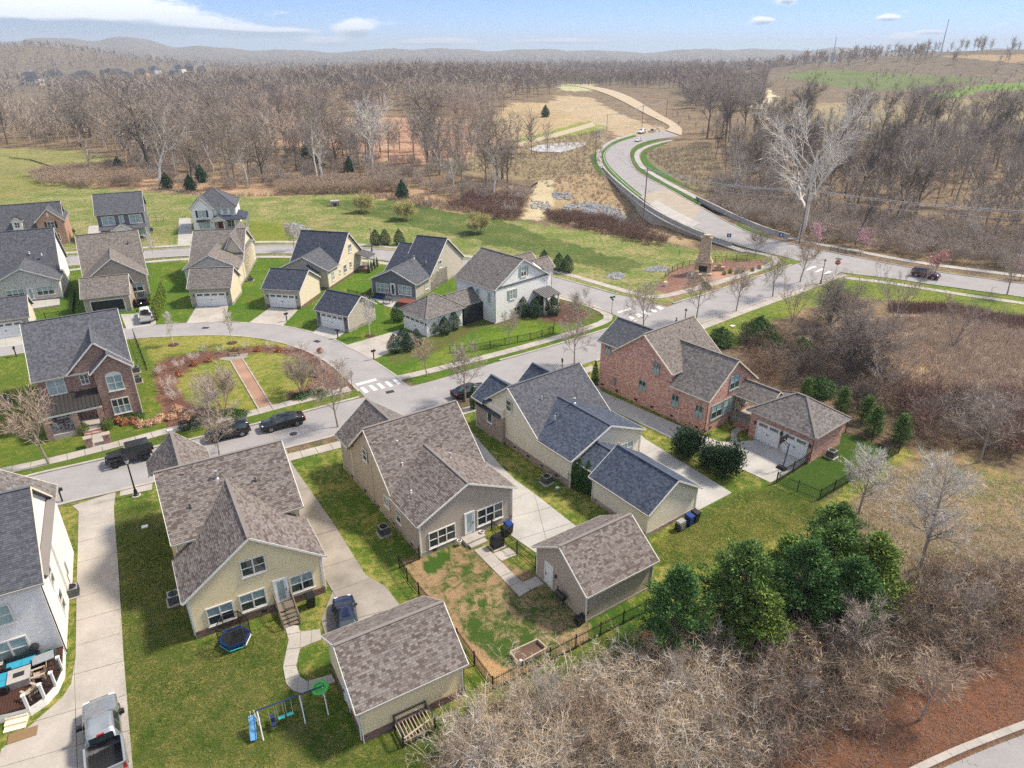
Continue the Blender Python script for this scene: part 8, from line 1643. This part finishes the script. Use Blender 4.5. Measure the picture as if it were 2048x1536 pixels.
a, b = G(20, 1430), G(52, 1422); o = thing('deck_steps', 'cream steps leading down from the deck to the drive', 'steps', (a[0], a[1], 0), math.atan2(b[1] - a[1], b[0] - a[0])); L = math.hypot(b[0] - a[0], b[1] - a[1])
for k in range(4): MB().box(0, L + .3, -.35 * (k + 1), -.35 * k, -.1, .58 - .16 * k).build('tread', 'trim_cream', o)
x, y = G(46, 1471); o = MB().rbox(0, 0, .06, .085, 1.5, .75, .45).build('doormat', 'doormat', None, (x, y, 0)); setp(o, 'brown doormat at the foot of the deck steps', 'mat')
def dpt(px, py): return (*G(px, py, .75), .76)
o = thing('fire_table', 'square pale fire table in the middle of the deck', 'fire table', dpt(43, 1362), .5); MB().box(-.55, .55, -.55, .55, 0, .5).build('base', 'concrete', o); MB().box(-.62, .62, -.62, .62, .5, .58).build('top', 'concrete_pale', o); MB().box(-.3, .3, -.2, .2, .581, .6).build('burner', 'mat_black', o)
def sofa(px, py, rz, label, w=1.9):
    o = thing('outdoor_sofa', label, 'sofa', dpt(px, py), rz); MB().box(-w / 2, w / 2, -.4, .4, .05, .34).build('frame', 'plastic_black', o); MB().box(-w / 2, w / 2, .28, .42, .34, .8).build('backrest', 'plastic_black', o)
    for sg in (-1, 1): MB().box(sg * w / 2 - .07, sg * w / 2 + .07, -.4, .4, .05, .6).build('arm', 'plastic_black', o)
    for k in range(2): MB().box(-w / 2 + .1 + k * (w - .2) / 2, -w / 2 + .08 + (k + 1) * (w - .2) / 2, -.38, .26, .34, .46).build('cushion', 'cushion_blue', o)
sofa(48, 1334, .5, 'black outdoor sofa with blue cushions against the house wall'); sofa(8, 1372, 2.0, 'black outdoor sofa with blue cushions at the picture edge', 1.6)
def adir(px, py, rz, label):
    o = thing('wooden_chair', label, 'chair', dpt(px, py), rz)
    for k in range(5): MB().box(-.28, .28, -.3 + k * .12, -.2 + k * .12, .36 - k * .02, .39 - k * .02).build('seat_slat', 'pale_wood', o)
    for k in range(5): MB().beam((-.22 + k * .11, .25, .3), (-.25 + k * .125, .55, 1.0), .09, .025).build('back_slat', 'pale_wood', o)
    for sg in (-.34, .34): MB().box(sg - .07, sg + .07, -.4, .35, .58, .61).build('armrest', 'pale_wood', o); MB().box(sg - .04, sg + .04, -.36, -.28, 0, .58).box(sg - .04, sg + .04, .25, .33, 0, .5).build('leg', 'pale_wood', o)
adir(82, 1357, -1.0, 'weathered wooden armchair nearest the deck corner'); adir(66, 1391, -1.9, 'weathered wooden armchair beside the deck railing')
o = thing('patio_table', 'grey patio table with cover at the deck railing', 'table', dpt(92, 1330), .6); MB().box(-.6, .6, -.4, .4, .62, .68).build('table_top', 'galvanised', o)
for a in (-.5, .5):
    for b in (-.3, .3): MB().box(a - .03, a + .03, b - .03, b + .03, 0, .62).build('leg', 'dark_metal', o)
o = thing('kettle_grill', 'black kettle grill by the wall of the white brick house', 'grill', dpt(76, 1312), 0); MB().lathe([(.02, .55), (.2, .6), (.28, .75), (.28, .85), (.2, 1.0), (.03, 1.07)], n=14).build('bowl', 'plastic_black', o)
for i in range(3): MB().tube((.15 * math.cos(i * 2.1), .15 * math.sin(i * 2.1), .62), (.3 * math.cos(i * 2.1), .3 * math.sin(i * 2.1), 0), .02).build('leg', 'grey_metal', o)
o = thing('garden_tub', 'round green tub at the corner of the deck', 'tub', dpt(97, 1316), 0); MB().lathe([(.4, 0), (.5, .3), (.52, .34), (.46, .32), (.36, .04), (.01, .04)], n=16).build('tub', 'hose_green', o)
# patio of the slate blue house, odds and ends
x, y = G(815, 612); o = thing('hot_tub', 'reddish wooden hot tub surround on the slate blue house patio', 'hot tub', (x, y, .05), -.38); MB().box(-1.3, 1.3, -.9, .9, 0, .75).build('cabinet', 'red_wood', o); MB().box(-1.4, 1.4, -1.0, 1.0, .75, .85).build('cover', 'red_wood', o); MB().box(-1.9, -1.35, -.6, .6, 0, .35).build('step', 'red_wood', o)
x, y = G(758, 597); o = thing('patio_sofa', 'dark patio sofa by the slate blue house wall', 'sofa', (x, y, .05), -.38); MB().box(-1, 1, -.4, .4, 0, .4).build('seat', 'navy_blue', o); MB().box(-1, 1, .25, .42, .4, .8).build('backrest', 'dark_metal', o)
x, y = G(776, 607); o = thing('patio_table', 'dark patio table before the slate blue house', 'table', (x, y, .05), -.38); MB().box(-.7, .7, -.5, .5, .68, .73).build('table_top', 'dark_metal', o)
for a in (-.6, .6):
    for b in (-.4, .4): MB().box(a - .03, a + .03, b - .03, b + .03, 0, .68).build('leg', 'dark_metal', o)
for px, py, w, l in ((290, 1055, .55, 'white utility lid in the lawn beside the yellow house'), (340, 862, .7, 'white utility lid at the pavement corner by the round garden'), (1465, 653, .8, 'white utility slab in the grass beside the pavement'), (1115, 977, .4, 'small white lid in the grass by the cream house')): x, y = G(px, py); o = thing('utility_lid', l, 'utility box', (x, y, 0), .5); MB().box(-w / 2, w / 2, -w / 2.6, w / 2.6, 0, .12).build('body', 'concrete_pale', o); MB().box(-w / 2.4, w / 2.4, -w / 3, w / 3, .12, .15).build('lid', 'white_paint', o)
x, y = G(1358, 510); o = thing('site_marker', 'green survey marker post in the field beyond the fence', 'marker', (x, y, 0)); MB().box(-.08, .08, -.03, .03, 0, 1.1).build('post', 'plastic_green', o); MB().box(-.1, .1, -.04, .04, 1.1, 1.2).build('cap', 'plastic_green', o)
# houses of the far estate on the left skyline
fr_ = random.Random(5)
FH = [(40, 172), (90, 165), (150, 168), (205, 160), (225, 156), (200, 178), (235, 172), (270, 155), (300, 148), (345, 146), (370, 142), (395, 148), (130, 178), (640, 146), (690, 150), (625, 140), (330, 168), (360, 172), (500, 218), (700, 195)]
for i, (px, py) in enumerate(FH):
    x, y, d = on_hill(px, py); a = fr_.uniform(-.6, .6); wc = ('brick_wash', 'siding_cream', 'brick_brown', 'brick_orange')[i % 4]
    h = House('distant_house', 'distant %s house with steep dark roof %s' % (('whitewashed', 'cream', 'brown brick', 'orange brick')[i % 4], 'at the left edge of the far valley' if px < 120 else 'below the pale meadow of the far estate' if py > 158 and px < 400 else 'on the rise of the far estate' if px < 400 else 'inside the dark wood on the rise'), x, y, a, group='houses of the far estate'); h.o.location.z = hz(x, y) - .3; h.o.scale = (1.25, 1.25, 1.25); w = fr_.uniform(12, 17)
    MB().box(0, w, 0, 10, 0, 6).build('wall', wc, h.o)
    for q in ([(-.5, -.5, 6), (w + .5, -.5, 6), (w - 4, 5, 11), (4, 5, 11)], [(w + .5, 10.5, 6), (-.5, 10.5, 6), (4, 5, 11), (w - 4, 5, 11)], [(w + .5, -.5, 6), (w + .5, 10.5, 6), (w - 4, 5, 11)], [(-.5, 10.5, 6), (-.5, -.5, 6), (4, 5, 11)]): slope_slab(q)[0].build('roof', 'shingle_slate', h.o)
    MB().extr([(1, 0), (5.5, 0), (5.5, 6), (3.2, 9.5), (1, 6)], 'y', -1.5, 5).build('gable_wing', wc, h.o); slope_slab([(.7, 5, 5.6), (.7, -1.8, 5.6), (3.2, -1.8, 9.8), (3.2, 5, 9.8)])[0].build('roof', 'shingle_slate', h.o); slope_slab([(5.8, -1.8, 5.6), (5.8, 5, 5.6), (3.2, 5, 9.8), (3.2, -1.8, 9.8)])[0].build('roof', 'shingle_slate', h.o)
    for (u, z) in ((2.4, 1.2), (2.4, 3.9)): MB().box(u, u + 1.6, -1.56, -1.5, z, z + 1.5).build('window', 'glass', h.o)
    for k in range(3): MB().box(7 + k * 2.2, 8.2 + k * 2.2, -.06, 0, 3.7, 5.2).build('window', 'glass', h.o)
# walker on the bridge pavement
x, y = G(1395, 409); o = thing('person', 'person in dark clothes walking along the bridge pavement', 'person', (x, y, .1), -.5)
me = bpy.data.meshes.new('body'); J = [(0, 0, .95), (0, 0, 1.2), (0, .02, 1.45), (0, .03, 1.55), (0, .02, 1.68), (.2, 0, 1.42), (.26, -.08, 1.12), (.24, -.25, .92), (-.2, 0, 1.42), (-.26, .08, 1.12), (-.25, -.02, .86), (.1, 0, .9), (.11, -.12, .5), (.11, -.18, .08), (.11, -.32, .04), (-.1, 0, .9), (-.11, .1, .5), (-.11, .3, .12), (-.11, .2, .04)]
me.from_pydata(J, [(0, 1), (1, 2), (2, 3), (3, 4), (2, 5), (5, 6), (6, 7), (2, 8), (8, 9), (9, 10), (0, 11), (11, 12), (12, 13), (13, 14), (0, 15), (15, 16), (16, 17), (17, 18)], [])
bo = link('body', me, o); bo.modifiers.new('Skin', 'SKIN'); RR = [.15, .15, .17, .07, .11, .07, .055, .045, .07, .055, .045, .1, .075, .05, .04, .1, .075, .05, .04]
for i, v in enumerate(me.skin_vertices[0].data): v.radius = (RR[i], RR[i]); v.use_root = i == 0
bo.modifiers.new('Subdivision', 'SUBSURF').levels = 1; me.materials.append(M['navy_blue'])
# air
hzv = NT('haze_air'); hzv.n.remove(hzv.b); pv = hzv.node('ShaderNodeVolumePrincipled'); pv.inputs['Color'].default_value = (.78, .88, 1.0, 1); pv.inputs['Density'].default_value = 1.5e-4; pv.inputs['Anisotropy'].default_value = .1; hzv.l.new(pv.outputs[0], hzv.out.inputs['Volume'])
setp(MB().box(-17500, 17500, -17500, 17500, -8, 320).build('haze', 'haze_air'), kind='stuff')
